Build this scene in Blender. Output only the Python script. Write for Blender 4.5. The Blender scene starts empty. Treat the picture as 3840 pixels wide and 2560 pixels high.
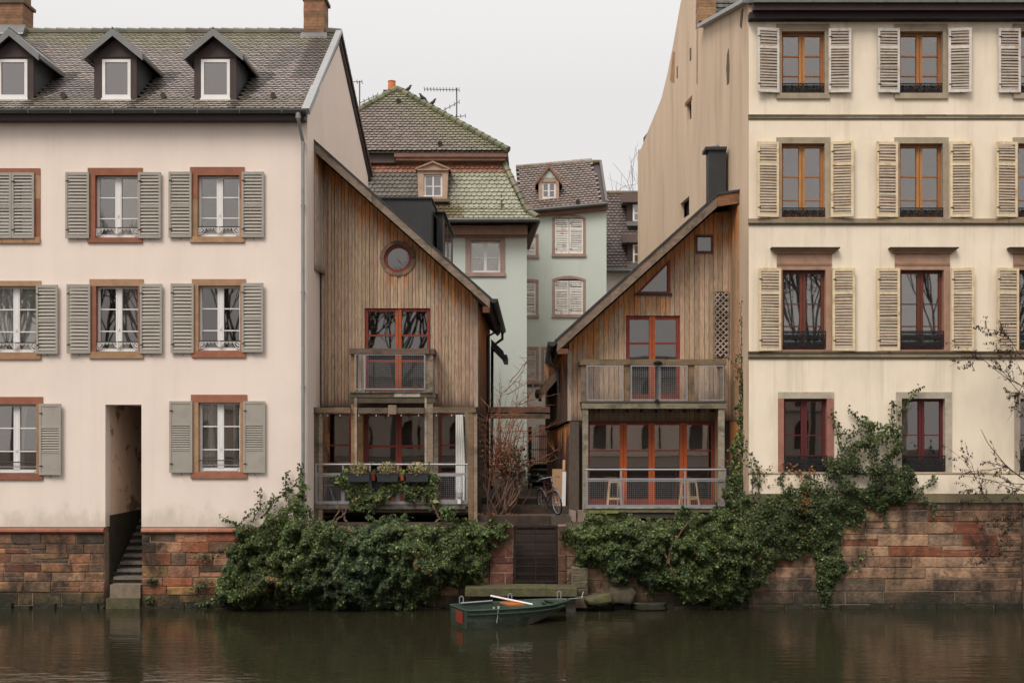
import bpy, math, random
import numpy as np
from mathutils import Vector, Matrix, noise
from mathutils.geometry import tessellate_polygon
R = random.Random(11)
scene = bpy.context.scene
COL = scene.collection
# ---- survey grid: the facade plane is Y=0, 90 grid units to the metre there, eye 30 m away, 4.39 m above the water
S, CX, CY, D, CZ = 90.0, 1225.0, 1000.0, 30.0, 4.39
def X(dx, Y=0.0): return (dx - CX) / S * (D + Y) / D
def Z(dy, Y=0.0): return CZ + (CY - dy) / S * (D + Y) / D
def P(dx, dy, Y=0.0): return Vector((X(dx, Y), Y, Z(dy, Y)))

# ------------------------------------------------------------------ materials
MATS = {}
def M(name, base=(.5, .5, .5), rough=.8, attr=False, amt=.18, scale=4.0, stretch=(1, 1, 1), bump=.15, bscale=40.0,
      bstretch=None, stain=None, sscale=1.2, smin=.5, smax=.7, sstretch=(1, 1, 1), spec=.3, metal=0.0, bdist=.01, detail=6.0, stain2=None, base_stain=None):
    if name in MATS: return MATS[name]
    m = bpy.data.materials.new(name); m.use_nodes = True; MATS[name] = m
    nt = m.node_tree; N = nt.nodes; L = nt.links; b = N['Principled BSDF']
    tc = N.new('ShaderNodeTexCoord')
    def nz(sc, st, det=detail, rgh=.6):
        mp = N.new('ShaderNodeMapping'); mp.inputs['Scale'].default_value = st
        L.new(tc.outputs['Object'], mp.inputs['Vector'])
        n = N.new('ShaderNodeTexNoise'); n.inputs['Scale'].default_value = sc; n.inputs['Detail'].default_value = det
        n.inputs['Roughness'].default_value = rgh
        L.new(mp.outputs['Vector'], n.inputs['Vector']); return n
    def mr(src, a, b_, c, d):
        r = N.new('ShaderNodeMapRange'); r.inputs[1].default_value = a; r.inputs[2].default_value = b_
        r.inputs[3].default_value = c; r.inputs[4].default_value = d; L.new(src, r.inputs[0]); return r.outputs[0]
    if attr:
        at = N.new('ShaderNodeAttribute'); at.attribute_name = 'Col'; src = at.outputs['Color']
    else:
        rgb = N.new('ShaderNodeRGB'); rgb.outputs[0].default_value = (*base, 1); src = rgb.outputs[0]
    n1 = nz(scale, stretch)
    f = mr(n1.outputs['Fac'], .25, .75, 1 - amt, 1 + amt)
    mul = N.new('ShaderNodeVectorMath'); mul.operation = 'SCALE'
    L.new(src, mul.inputs[0]); L.new(f, mul.inputs['Scale']); out = mul.outputs[0]
    if stain:
        n2 = nz(sscale, sstretch, 8.0, .65)
        ff = mr(n2.outputs['Fac'], smin, smax, 0, stain[3] if len(stain) > 3 else .7)
        mx = N.new('ShaderNodeMix'); mx.data_type = 'RGBA'
        L.new(ff, mx.inputs[0]); L.new(out, mx.inputs[6]); mx.inputs[7].default_value = (*stain[:3], 1); out = mx.outputs[2]
    if stain2:   # (r, g, b, amount, scale, lo, hi, stretch)
        n4 = nz(stain2[4], stain2[7], 8.0, .7)
        ff = mr(n4.outputs['Fac'], stain2[5], stain2[6], 0, stain2[3])
        mx = N.new('ShaderNodeMix'); mx.data_type = 'RGBA'
        L.new(ff, mx.inputs[0]); L.new(out, mx.inputs[6]); mx.inputs[7].default_value = (*stain2[:3], 1); out = mx.outputs[2]
    if base_stain:   # dirt and algae rising from the foot, on quay stone also painted undercut shade: (r, g, b, amount, height)
        sx = N.new('ShaderNodeSeparateXYZ'); L.new(tc.outputs['Object'], sx.inputs[0])
        zf_ = mr(sx.outputs[2], 0, base_stain[4], 1, 0); n5 = nz(1.6, (1, 1, .5), 8.0, .7); nf = mr(n5.outputs['Fac'], .3, .7, -.45, .45)
        ad = N.new('ShaderNodeMath'); ad.operation = 'ADD'; L.new(zf_, ad.inputs[0]); L.new(nf, ad.inputs[1])
        ff = mr(ad.outputs[0], .35, .95, 0, base_stain[3])
        mx = N.new('ShaderNodeMix'); mx.data_type = 'RGBA'
        L.new(ff, mx.inputs[0]); L.new(out, mx.inputs[6]); mx.inputs[7].default_value = (*base_stain[:3], 1); out = mx.outputs[2]
    L.new(out, b.inputs['Base Color'])
    b.inputs['Roughness'].default_value = rough; b.inputs['Metallic'].default_value = metal
    b.inputs['Specular IOR Level'].default_value = spec
    if bump:
        n3 = nz(bscale, bstretch or stretch, 5.0)
        bp = N.new('ShaderNodeBump'); bp.inputs['Strength'].default_value = bump; bp.inputs['Distance'].default_value = bdist
        L.new(n3.outputs['Fac'], bp.inputs['Height']); L.new(bp.outputs['Normal'], b.inputs['Normal'])
    return m

def glass_mat(name, tint=(.88, .89, .88), refl=.2, rough=.015):
    m = bpy.data.materials.new(name); m.use_nodes = True; MATS[name] = m
    nt = m.node_tree; N = nt.nodes; L = nt.links; N.remove(N['Principled BSDF'])
    o = N['Material Output']
    t = N.new('ShaderNodeBsdfTransparent'); t.inputs[0].default_value = (*tint, 1)
    g = N.new('ShaderNodeBsdfGlossy'); g.inputs[0].default_value = (.96, .90, .87, 1); g.inputs['Roughness'].default_value = rough
    lw = N.new('ShaderNodeFresnel'); lw.inputs[0].default_value = 1.5
    ad = N.new('ShaderNodeMath'); ad.operation = 'ADD'; ad.inputs[1].default_value = refl - .04; ad.use_clamp = True
    L.new(lw.outputs[0], ad.inputs[0])
    # old panes are slightly wavy
    tc = N.new('ShaderNodeTexCoord'); n = N.new('ShaderNodeTexNoise'); n.inputs['Scale'].default_value = 1.6; n.inputs['Detail'].default_value = 1
    L.new(tc.outputs['Object'], n.inputs['Vector'])
    bp = N.new('ShaderNodeBump'); bp.inputs['Strength'].default_value = .025; bp.inputs['Distance'].default_value = .02
    L.new(n.outputs['Fac'], bp.inputs['Height']); L.new(bp.outputs['Normal'], g.inputs['Normal'])
    mx = N.new('ShaderNodeMixShader'); L.new(ad.outputs[0], mx.inputs[0]); L.new(t.outputs[0], mx.inputs[1]); L.new(g.outputs[0], mx.inputs[2])
    L.new(mx.outputs[0], o.inputs['Surface']); return m

def c3(*a): return tuple(a)
def jit(c, a, r=R):
    k = 1 + r.uniform(-a, a)
    return tuple(max(0, x * k * (1 + r.uniform(-a, a) * .25)) for x in c)
def mixc(a, b, t): return tuple(x * (1 - t) + y * t for x, y in zip(a, b))

PINK = M('pink_plaster', (.80, .672, .585), .9, amt=.035, scale=.7, bump=.25, bscale=60, stain=(.66, .54, .47, .45), sscale=.55, smin=.45, smax=.75, sstretch=(1, 1, .6), bdist=.004, stain2=(.62, .50, .42, .2, 1.1, .5, .72, (2.6, 1, .16)), base_stain=(.46, .41, .32, .6, .75))
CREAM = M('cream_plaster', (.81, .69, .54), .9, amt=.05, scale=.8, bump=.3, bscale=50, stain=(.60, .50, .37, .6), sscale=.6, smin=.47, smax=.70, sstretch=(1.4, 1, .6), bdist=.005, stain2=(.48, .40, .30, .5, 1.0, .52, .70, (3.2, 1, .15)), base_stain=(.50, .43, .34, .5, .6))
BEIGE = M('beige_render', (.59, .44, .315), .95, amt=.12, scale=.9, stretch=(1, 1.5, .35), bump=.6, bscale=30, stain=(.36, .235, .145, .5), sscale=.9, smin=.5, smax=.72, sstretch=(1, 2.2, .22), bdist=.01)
TEAL = M('teal_plaster', (.555, .607, .55), .9, amt=.05, scale=.6, bump=.2, bscale=50, stain=(.46, .50, .43, .6), sscale=.5, smin=.5, smax=.7, sstretch=(2, 2, .4), bdist=.004)
WHITEWALL = M('offwhite_plaster', (.62, .56, .52), .9, amt=.06, scale=1.2, bump=.2)
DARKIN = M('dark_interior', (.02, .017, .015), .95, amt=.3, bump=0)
ROOMIN = M('room_interior', (.10, .085, .07), .95, amt=.3, bump=0)
SAND = M('sandstone_trim', (.36, .16, .09), .85, attr=True, amt=.2, scale=4, bump=.4, bscale=50, bdist=.005, stain=(.12, .09, .06, .35), sscale=3, smin=.55, smax=.7)
STONE = M('quay_stone', (.3, .2, .14), .85, attr=True, amt=.5, scale=4, detail=12.0, bump=.9, bscale=11, bdist=.04, stain=(.030, .022, .017, .9), sscale=1.3, smin=.46, smax=.62, sstretch=(1, 1, .8), stain2=(.36, .22, .13, .28, 3.4, .54, .66, (1, 1, .7)), base_stain=(.026, .026, .015, .93, .75))  # algae at the foot, taken near black to paint in an undercut's shade
MORTAR = M('lime_mortar', (.23, .165, .12), .95, amt=.25, scale=6, bump=.5, bscale=60, stain=(.05, .045, .035, .7), sscale=1.5)
WETSTONE = M('wet_stone', (.052, .046, .036), .6, amt=.4, scale=4, bump=.7, bscale=14, bdist=.03, stain=(.05, .06, .025, .8), sscale=2.5, smin=.5, smax=.65)
STEPST = M('step_stone', (.17, .14, .115), .75, amt=.35, scale=5, bump=.5, bscale=25, stain=(.05, .045, .035, .7), sscale=3)
MOSSY = M('mossy_stone', (.085, .075, .042), .9, amt=.4, scale=6, bump=.9, bscale=18, bdist=.03, stain=(.10, .10, .022, .6), sscale=4, smin=.48, smax=.6)
WOOD = M('weathered_boards', (.25, .18, .13), .85, attr=True, amt=.34, scale=5, stretch=(6, 6, .7), bump=.5, bscale=20, bstretch=(6, 6, .5), bdist=.006, stain=(.05, .036, .026, .55), sscale=4.5, smin=.56, smax=.68, sstretch=(7, 7, 1.1))
WOODH = M('weathered_beam', (.16, .115, .08), .85, attr=True, amt=.3, scale=4, stretch=(1, 4, 4), bump=.5, bscale=20, bstretch=(.8, 6, 6), bdist=.006, stain=(.04, .035, .025, .7), sscale=2.5, smin=.5, smax=.66)
TILE = M('clay_tiles', (.12, .1, .09), .5, attr=True, amt=.10, scale=9, bump=.15, bscale=40, spec=.45, stain=(.05, .045, .035, .35), sscale=1.2, smin=.55, smax=.75)
ZINC = M('zinc_sheet', (.165, .16, .155), .5, amt=.15, scale=3, bump=.08, spec=.5, metal=.35)
ZINCD = M('dark_zinc', (.10, .098, .092), .5, amt=.2, scale=3, bump=.08, spec=.5, metal=.3)
GALV = M('galvanised_steel', (.30, .30, .305), .45, amt=.15, scale=8, bump=.05, spec=.5, metal=.4)
BLACK = M('black_iron', (.012, .012, .012), .55, amt=.3, bump=.1, spec=.4)
BLKMET = M('black_sheet_metal', (.028, .027, .028), .6, amt=.2, bump=.05, spec=.4)
WHITE = M('white_paint', (.72, .69, .66), .5, amt=.05, bump=.04, spec=.4)
SHUT = M('taupe_shutter_paint', (.335, .303, .26), .6, amt=.06, scale=3, bump=.06, stain=(.25, .22, .175, .5), sscale=2.5)
OLDW = M('old_shutter_paint', (.62, .52, .38), .8, attr=True, amt=.16, scale=7, bump=.3, bscale=30, stain=(.34, .22, .12, .75), sscale=4, smin=.55, smax=.68)
BROWNM = M('brown_dormer_board', (.055, .034, .032), .6, amt=.15, bump=.08)
REDF = M('red_window_paint', (.20, .032, .02), .55, amt=.15, scale=6, bump=.05)
ORF = M('orange_window_paint', (.36, .075, .02), .5, amt=.15, scale=6, bump=.05)
WARMF = M('varnished_wood', (.34, .13, .045), .5, attr=True, amt=.22, scale=5, stretch=(4, 4, .6), bump=.1)
FASC = M('purple_brown_fascia', (.06, .032, .034), .6, amt=.2, bump=.08)
BRICK = M('chimney_brick', (.20, .105, .06), .9, attr=True, amt=.3, scale=7, bump=.5, bscale=40, stain=(.09, .075, .04, .6), sscale=3)
LEAF = M('leaves', (.05, .08, .03), .55, attr=True, amt=.2, scale=3, bump=0, spec=.2)
BARK = M('bark', (.10, .065, .045), .9, attr=True, amt=.3, scale=8, bump=.3)
TWIGR = M('red_twigs', (.24, .075, .03), .75, attr=True, amt=.3, scale=8, bump=.1)
EARTH = M('earth', (.055, .042, .03), .95, amt=.4, scale=3, bump=.8, bscale=10, bdist=.03, stain=(.10, .06, .035, .8), sscale=6)
GRAVEL = M('gravel_paving', (.085, .064, .048), .95, amt=.35, scale=20, bump=.6, bscale=40)
CURT = M('white_curtain', (.86, .84, .80), .9, amt=.08, bump=.1)
GLASS = glass_mat('window_glass', refl=.17)
GLASSD = glass_mat('dark_window_glass', tint=(.45, .45, .45), refl=.15)
GLASST = glass_mat('terrace_glass', tint=(.6, .6, .6), refl=.26)
GLASSR = glass_mat('rooflight_glass', tint=(.5, .5, .5), refl=.245)
PAINTG = M('green_boat_paint', (.026, .036, .021), .5, amt=.4, scale=5, bump=.2, stain=(.075, .08, .055, .7), sscale=4, smin=.48, smax=.64, sstretch=(1, 1, 3), spec=.5)
BOATIN = M('boat_inside', (.03, .05, .036), .6, amt=.3, bump=.1)
BOATBOT = M('boat_bottom', (.09, .075, .06), .7, amt=.35, scale=6, bump=.2)
RED = M('red_paint', (.20, .032, .02), .55, amt=.15, bump=.05)
ORANGE = M('orange_plastic', (.45, .12, .03), .5, amt=.1, bump=.03)
PALEW = M('pale_wood', (.64, .43, .23), .6, amt=.15, scale=5, stretch=(3, 3, 1), bump=.1)
CARD = M('cardboard', (.42, .25, .14), .9, amt=.08, bump=.1)
TERRA = M('terracotta', (.30, .09, .045), .8, amt=.15, bump=.1)
PLANT = M('grey_planter_plastic', (.035, .036, .04), .6, amt=.1, bump=.05)
RUBBER = M('rubber', (.012, .012, .012), .8, amt=.1, bump=0)
PINKC = M('pink_cloth', (.45, .08, .14), .9, amt=.1, bump=.05)
BIRD = M('pigeon_feathers', (.05, .05, .06), .8, amt=.3, bump=0)
BULB = M('bulb_glass', (.32, .29, .24), .2, amt=.05, bump=0, spec=.6)

# ------------------------------------------------------------------ mesh builder
ORG = {}
class MB:
    def __init__(s): s.v = []; s.f = []; s.m = []; s.c = []; s.mat = 0; s.col = (1, 1, 1); s.sm = []; s.smooth = False
    def face(s, pts, col=None, mat=None):
        b = len(s.v); s.v.extend([tuple(p) for p in pts]); s.f.append(tuple(range(b, b + len(pts))))
        s.m.append(s.mat if mat is None else mat); s.c.append(col or s.col); s.sm.append(s.smooth)
    def mesh(s, vs, fs, col=None, mat=None):
        b = len(s.v); s.v.extend([tuple(p) for p in vs])
        for f in fs:
            s.f.append(tuple(b + i for i in f)); s.m.append(s.mat if mat is None else mat); s.c.append(col or s.col); s.sm.append(s.smooth)
    BF = [(0, 1, 5, 4), (1, 3, 7, 5), (3, 2, 6, 7), (2, 0, 4, 6), (4, 5, 7, 6), (1, 0, 2, 3)]
    def box(s, x0, x1, y0, y1, z0, z1, col=None, mat=None):
        if x0 > x1: x0, x1 = x1, x0
        if y0 > y1: y0, y1 = y1, y0
        if z0 > z1: z0, z1 = z1, z0
        s.mesh([(x, y, z) for z in (z0, z1) for y in (y0, y1) for x in (x0, x1)], s.BF, col, mat)
    def dbox(s, l, r, t, b, Yf, Yb, col=None, mat=None):   # front face given in survey-grid units at depth Yf
        s.box(X(l, Yf), X(r, Yf), Yf, Yb, Z(b, Yf), Z(t, Yf), col, mat)
    def beam(s, p, q, w, h, up=(0, 0, 1), col=None, mat=None):
        p, q = Vector(p), Vector(q); d = (q - p).normalized(); up = Vector(up)
        if abs(d.dot(up)) > .95: up = Vector((0, 1, 0))
        a = d.cross(up).normalized() * w / 2; u = a.cross(d).normalized() * h / 2
        s.mesh([e + i * a + j * u for e in (p, q) for j in (-1, 1) for i in (-1, 1)], s.BF, col, mat)
    def tube(s, pts, r, n=6, col=None, mat=None, cap=True):
        pts = [Vector(p) for p in pts]; k = len(pts)
        rs = r if isinstance(r, (list, tuple)) else [r] * k
        vs = []; fs = []; prev = None
        for i, p in enumerate(pts):
            d = (pts[min(i + 1, k - 1)] - pts[max(i - 1, 0)])
            d = d.normalized() if d.length > 1e-9 else Vector((0, 0, 1))
            ref = prev if prev is not None else (Vector((1, 0, 0)) if abs(d.x) < .8 else Vector((0, 1, 0)))
            a = (ref - d * ref.dot(d))
            a = a.normalized() if a.length > 1e-6 else d.orthogonal().normalized()
            prev = a; b = d.cross(a)
            for j in range(n):
                t = 2 * math.pi * j / n; vs.append(p + (a * math.cos(t) + b * math.sin(t)) * rs[i])
        for i in range(k - 1):
            for j in range(n):
                j2 = (j + 1) % n; fs.append((i * n + j, i * n + j2, (i + 1) * n + j2, (i + 1) * n + j))
        if cap: fs.append(tuple(range(n - 1, -1, -1))); fs.append(tuple((k - 1) * n + j for j in range(n)))
        s.mesh(vs, fs, col, mat)
    def ring(s, c, r, tr, ax='y', n=10, tn=5, col=None, mat=None, a0=0, a1=2 * math.pi):
        pts = []
        for i in range(n + 1):
            t = a0 + (a1 - a0) * i / n; u, w = math.cos(t) * r, math.sin(t) * r
            pts.append(Vector(c) + (Vector((u, 0, w)) if ax == 'y' else Vector((0, u, w)) if ax == 'x' else Vector((u, w, 0))))
        s.tube(pts, tr, tn, col, mat)
    def lathe(s, prof, c=(0, 0, 0), n=14, col=None, mat=None):
        vs = []; fs = []; c = Vector(c); k = len(prof)
        for r, z in prof:
            for j in range(n): t = 2 * math.pi * j / n; vs.append(c + Vector((r * math.cos(t), r * math.sin(t), z)))
        for i in range(k - 1):
            for j in range(n): j2 = (j + 1) % n; fs.append((i * n + j, i * n + j2, (i + 1) * n + j2, (i + 1) * n + j))
        fs.append(tuple(range(n - 1, -1, -1))); fs.append(tuple((k - 1) * n + j for j in range(n)))
        s.mesh(vs, fs, col, mat)
    def prism(s, pts, vec, col=None, mat=None):
        a = [Vector(p) for p in pts]; v = Vector(vec); n = len(a)
        s.mesh(a + [p + v for p in a], [tuple(range(n)), tuple(range(2 * n - 1, n - 1, -1))] + [(i, i + n, (i + 1) % n + n, (i + 1) % n) for i in range(n)], col, mat)
    def slab(s, outer, holes, mp, vec, col=None, mat=None):   # flat wall with openings cut through it
        loops = [outer] + list(holes); v = Vector(vec)
        tri = tessellate_polygon([[Vector((a, b, 0)) for a, b in l] for l in loops])
        flat = [p for l in loops for p in l]; A = [Vector(mp(a, b)) for a, b in flat]; n = len(A)
        fs = [tuple(t) for t in tri] + [tuple(i + n for i in reversed(t)) for t in tri]
        o = 0
        for l in loops:
            k = len(l)
            for i in range(k): fs.append((o + i, o + (i + 1) % k, o + (i + 1) % k + n, o + i + n))
            o += k
        s.mesh(A + [p + v for p in A], fs, col, mat)
    def build(s, name, mats, parent=None, loc=None):
        if not isinstance(mats, (list, tuple)): mats = [mats]
        me = bpy.data.meshes.new(name)
        if parent is not None: org = ORG[parent.name]
        elif loc is not None: org = Vector(loc)
        else:
            a = np.array(s.v); org = Vector(((a[:, 0].min() + a[:, 0].max()) / 2, (a[:, 1].min() + a[:, 1].max()) / 2, a[:, 2].min()))
        va = np.array(s.v, dtype=np.float64) - np.array(org)
        me.from_pydata(va.tolist(), [], s.f)
        for m in mats: me.materials.append(m)
        me.polygons.foreach_set('material_index', s.m)
        me.polygons.foreach_set('use_smooth', s.sm)
        at = me.color_attributes.new('Col', 'FLOAT_COLOR', 'CORNER')
        buf = []
        for f, c in zip(s.f, s.c):
            if isinstance(c[0], (tuple, list)):
                for q in c: buf.extend((*q, 1.0))
            else: buf.extend((*c, 1.0) * len(f))
        at.data.foreach_set('color', buf)
        me.update()
        o = bpy.data.objects.new(name, me); COL.objects.link(o)
        if parent is not None: o.parent = parent; ORG[o.name] = org
        else: o.location = org; ORG[o.name] = org
        return o

def thing(name, label, cat, loc, group=None):
    o = bpy.data.objects.new(name, None); COL.objects.link(o); o.location = loc; o.empty_display_size = .2
    ORG[o.name] = Vector(loc); o['label'] = label; o['category'] = cat
    if group: o['group'] = group
    return o
def tag(o, label, cat, group=None, kind=None):
    if label: o['label'] = label
    if cat: o['category'] = cat
    if group: o['group'] = group
    if kind: o['kind'] = kind
    return o
def struct(o, label=None): o['kind'] = 'structure'; return o

def leafmesh(name, Pn, Nn, size, col, mat, parent, seed=0, droop=.7, aspect=.42):
    rg = np.random.default_rng(seed); n = len(Pn)
    Pn = np.asarray(Pn, float); Nn = np.asarray(Nn, float); Nn /= np.linalg.norm(Nn, axis=1)[:, None] + 1e-9
    d = rg.normal(size=(n, 3)) * .6; d[:, 2] -= droop
    t = d - Nn * np.sum(d * Nn, axis=1)[:, None]; t /= np.linalg.norm(t, axis=1)[:, None] + 1e-9
    b = np.cross(Nn, t); s = np.asarray(size, float).reshape(-1, 1) * np.ones((n, 1))
    v = np.empty((n, 4, 3))
    v[:, 0] = Pn - t * s * .5; v[:, 1] = Pn + b * s * aspect - t * s * .12 + Nn * s * .12
    v[:, 2] = Pn + t * s * .55; v[:, 3] = Pn - b * s * aspect - t * s * .12 + Nn * s * .12
    org = np.array(ORG[parent.name]); v = (v - org).reshape(-1, 3)
    idx = np.arange(n)[:, None] * 4
    tri = np.concatenate([idx + 0, idx + 2, idx + 1, idx + 0, idx + 3, idx + 2], axis=1).reshape(-1)
    me = bpy.data.meshes.new(name); me.vertices.add(4 * n); me.vertices.foreach_set('co', v.ravel())
    me.loops.add(6 * n); me.loops.foreach_set('vertex_index', tri.astype(np.int32))
    me.polygons.add(2 * n); me.polygons.foreach_set('loop_start', np.arange(0, 6 * n, 3, dtype=np.int32))
    me.update(calc_edges=True); me.validate()
    at = me.color_attributes.new('Col', 'FLOAT_COLOR', 'CORNER')
    c = np.ones((n, 6, 4)); c[:, :, :3] = np.asarray(col)[:, None, :]
    at.data.foreach_set('color', c.ravel())
    me.materials.append(mat)
    o = bpy.data.objects.new(name, me); COL.objects.link(o); o.parent = parent; ORG[o.name] = Vector(org); return o

# ------------------------------------------------------------------ building vocabulary
def tiles(mb, O, U, V, umax, vmax, tw, th, inside, colf, lift=.03, r=R):
    O, U, V = Vector(O), Vector(U).normalized(), Vector(V).normalized(); N = U.cross(V)
    shape = [(0, 1.35), (1, 1.35), (1, .34), (.8, .1), (.5, 0), (.2, .1), (0, .34)]
    for j in range(int(vmax / th) + 1):
        off = (j % 2) * tw / 2
        for i in range(-1, int(umax / tw) + 2):
            u0 = i * tw + off; v0 = j * th
            if not inside(u0 + tw / 2, v0 + th * .5): continue
            c = colf(u0 + tw / 2, v0, i, j)
            k = lift * r.uniform(.92, 1.15); du = r.uniform(-.005, .005); w = tw * .955; dv = r.uniform(-.006, .006)
            top = []; bot = []
            for a, b_ in shape:
                n_ = k * (1 - b_ * .72)
                p = O + U * (u0 + a * w + du) + V * (v0 + b_ * th + dv); top.append(p + N * n_); bot.append(p + N * (n_ - min(.034, lift)))
            n = len(top)
            mb.mesh(top + bot, [tuple(range(n))], c); mb.mesh(top + bot, [(q + n, q + n + 1, q + 1, q) for q in range(2, 6)], tuple(x * .12 for x in c))   # lower edges painted dark as the shade between tile rows
def ridge_tiles(mb, p, q, r0, seg, colf):
    p, q = Vector(p), Vector(q); n = max(1, int((q - p).length / seg)); d = (q - p) / n
    for i in range(n):
        a = p + d * i; b = a + d * 1.12
        mb.tube([a, b], [r0 * 1.06, r0 * .82], 9, colf(i))
def shutter(mb, x0, x1, z0, z1, y, style='new', cf=None, cs=None, r=R):
    # mat 0 frame, mat 1 slats, mat 2 ironwork
    w = x1 - x0; h = z1 - z0; st = .055 if style != 'old' else .06
    y0, y1 = y - .045, y
    mb.box(x0, x0 + st, y0, y1, z0, z1, cf, 0); mb.box(x1 - st, x1, y0, y1, z0, z1, cf, 0)
    def rail(a, b): mb.box(x0 + st, x1 - st, y0 + .002, y1 - .002, a, b, cf, 0)
    def slats(a, b, pitch):
        n = max(1, int(round((b - a) / pitch))); p = (b - a) / n
        for i in range(n):
            zc = a + (i + .5) * p; th = p * (.56 if style != 'old' else .72)
            dz = r.uniform(-.006, .006) if style == 'old' else 0
            if style == 'old' and r.random() < .03: dz -= p * .35
            tl = r.uniform(-.01, .01) if style == 'old' else 0
            cc = jit(cs, .12) if cs else None
            A = [(x0 + st, y0 + .006, zc - th * .62 + dz), (x1 - st, y0 + .006, zc - th * .62 + dz + tl), (x1 - st, y1 - .008, zc + th * .45 + dz + tl), (x0 + st, y1 - .008, zc + th * .45 + dz)]
            mb.prism(A, (0, 0, .011), cc, 1)
    if style == 'panel':
        m1, m2 = z0 + h * .33, z0 + h * .655
        rail(z0, z0 + .07); rail(z1 - .07, z1); rail(m1 - .04, m1); rail(m2, m2 + .04)
        mb.box(x0 + st, x1 - st, y0 + .012, y1 - .01, z0 + .07, m1 - .04, cf, 0); mb.box(x0 + st, x1 - st, y0 + .012, y1 - .01, m2 + .04, z1 - .07, cf, 0)
        slats(m1, m2, .062)
    else:
        fr = .48 if style == 'new' else .70
        m = z0 + h * fr; rail(z0, z0 + .075); rail(z1 - .075, z1); rail(m - .035, m + .035)
        pt = .088 if style == 'new' else .074
        slats(z0 + .075, m - .035, pt); slats(m + .035, z1 - .075, pt)
    mb.box(x0 + st * .2, x0 + w * .16, y0 - .012, y0 - .001, z0 + h * .12, z0 + h * .12 + .022, (.02, .02, .02), 2)
    mb.box(x0 + st * .2, x0 + w * .16, y0 - .012, y0 - .001, z0 + h * .86, z0 + h * .86 + .022, (.02, .02, .02), 2)
    mb.beam((x0 + w * .5, y0 - .015, z0 + .0), (x0 + w * .5 + .05, y0 - .03, z0 - .07), .014, .014, (0, 1, 0), (.02, .02, .02), 2)
def ajar(mb, hx, k):
    mb.v = [(x, y - abs(x - hx) * k, z) for x, y, z in mb.v]
def sash(mb, x0, x1, z0, z1, y, fw, mw, trs, bar, dep=.06, col=None, mcol=None, bott=None):
    c = lambda: col if col is None else jit(col, .06)
    bott = bott or fw * 1.3
    mb.box(x0, x0 + fw, y, y + dep, z0, z1, c()); mb.box(x1 - fw, x1, y, y + dep, z0, z1, c())
    mb.box(x0 + fw, x1 - fw, y + .001, y + dep, z1 - fw, z1, c()); mb.box(x0 + fw, x1 - fw, y + .001, y + dep, z0, z0 + bott, c())
    if mw:
        xm = (x0 + x1) / 2
        mb.box(xm - mw / 2, xm + mw / 2, y - .006, y + dep, z0 + bott, z1 - fw, mcol or c())
        spans = [(x0 + fw, xm - mw / 2), (xm + mw / 2, x1 - fw)]
    else: spans = [(x0 + fw, x1 - fw)]
    for t in trs:
        zz = z1 - (z1 - z0) * t
        for a, b in spans: mb.box(a, b, y + .01, y + dep - .012, zz - bar / 2, zz + bar / 2, c())
def pane(x0, x1, z0, z1, y, parent, mat=GLASS, name='pane'):
    g = MB(); g.box(x0, x1, y, y + .006, z0, z1); return g.build(name, mat, parent)
def curtain_mesh(mb, x0, x1, z0, z1, y, folds=5, gather=0.0, r=R, amp=.03):
    n = folds * 6; top = []; bot = []; mid = []
    for i in range(n + 1):
        t = i / n; yy = y + math.sin(t * folds * 2 * math.pi + r.random() * .6) * amp
        x = x0 + (x1 - x0) * t; xb = x0 + (x1 - x0) * (t * (1 - gather))
        top.append((x, yy, z1)); mid.append((x0 + (x1 - x0) * t * (1 - gather * 1.15), yy, z0 + (z1 - z0) * .45)); bot.append((xb, yy, z0))
    mb.smooth = True
    for i in range(n):
        mb.face([mid[i], mid[i + 1], top[i + 1], top[i]]); mb.face([bot[i], bot[i + 1], mid[i + 1], mid[i]])
def wire_panel(mb, x0, x1, z0, z1, y, fr=.03, sp=.05, wr=.005, side=None):
    # framed panel of welded mesh in the XZ plane at depth y
    mb.box(x0, x0 + fr, y - fr / 2, y + fr / 2, z0, z1); mb.box(x1 - fr, x1, y - fr / 2, y + fr / 2, z0, z1)
    mb.box(x0 + fr, x1 - fr, y - fr / 2 + .001, y + fr / 2 - .001, z0, z0 + fr); mb.box(x0 + fr, x1 - fr, y - fr / 2 + .001, y + fr / 2 - .001, z1 - fr, z1)
    n = max(2, int((x1 - x0) / sp))
    for i in range(1, n): x = x0 + (x1 - x0) * i / n; mb.box(x - wr / 2, x + wr / 2, y - wr, y, z0 + fr, z1 - fr)
    n = max(2, int((z1 - z0) / sp))
    for i in range(1, n): z = z0 + (z1 - z0) * i / n; mb.box(x0 + fr, x1 - fr, y + .001, y + wr, z - wr / 2, z + wr / 2)
GREYW, ORW, DKW = (.405, .275, .188), (.50, .20, .068), (.07, .05, .036)
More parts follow.
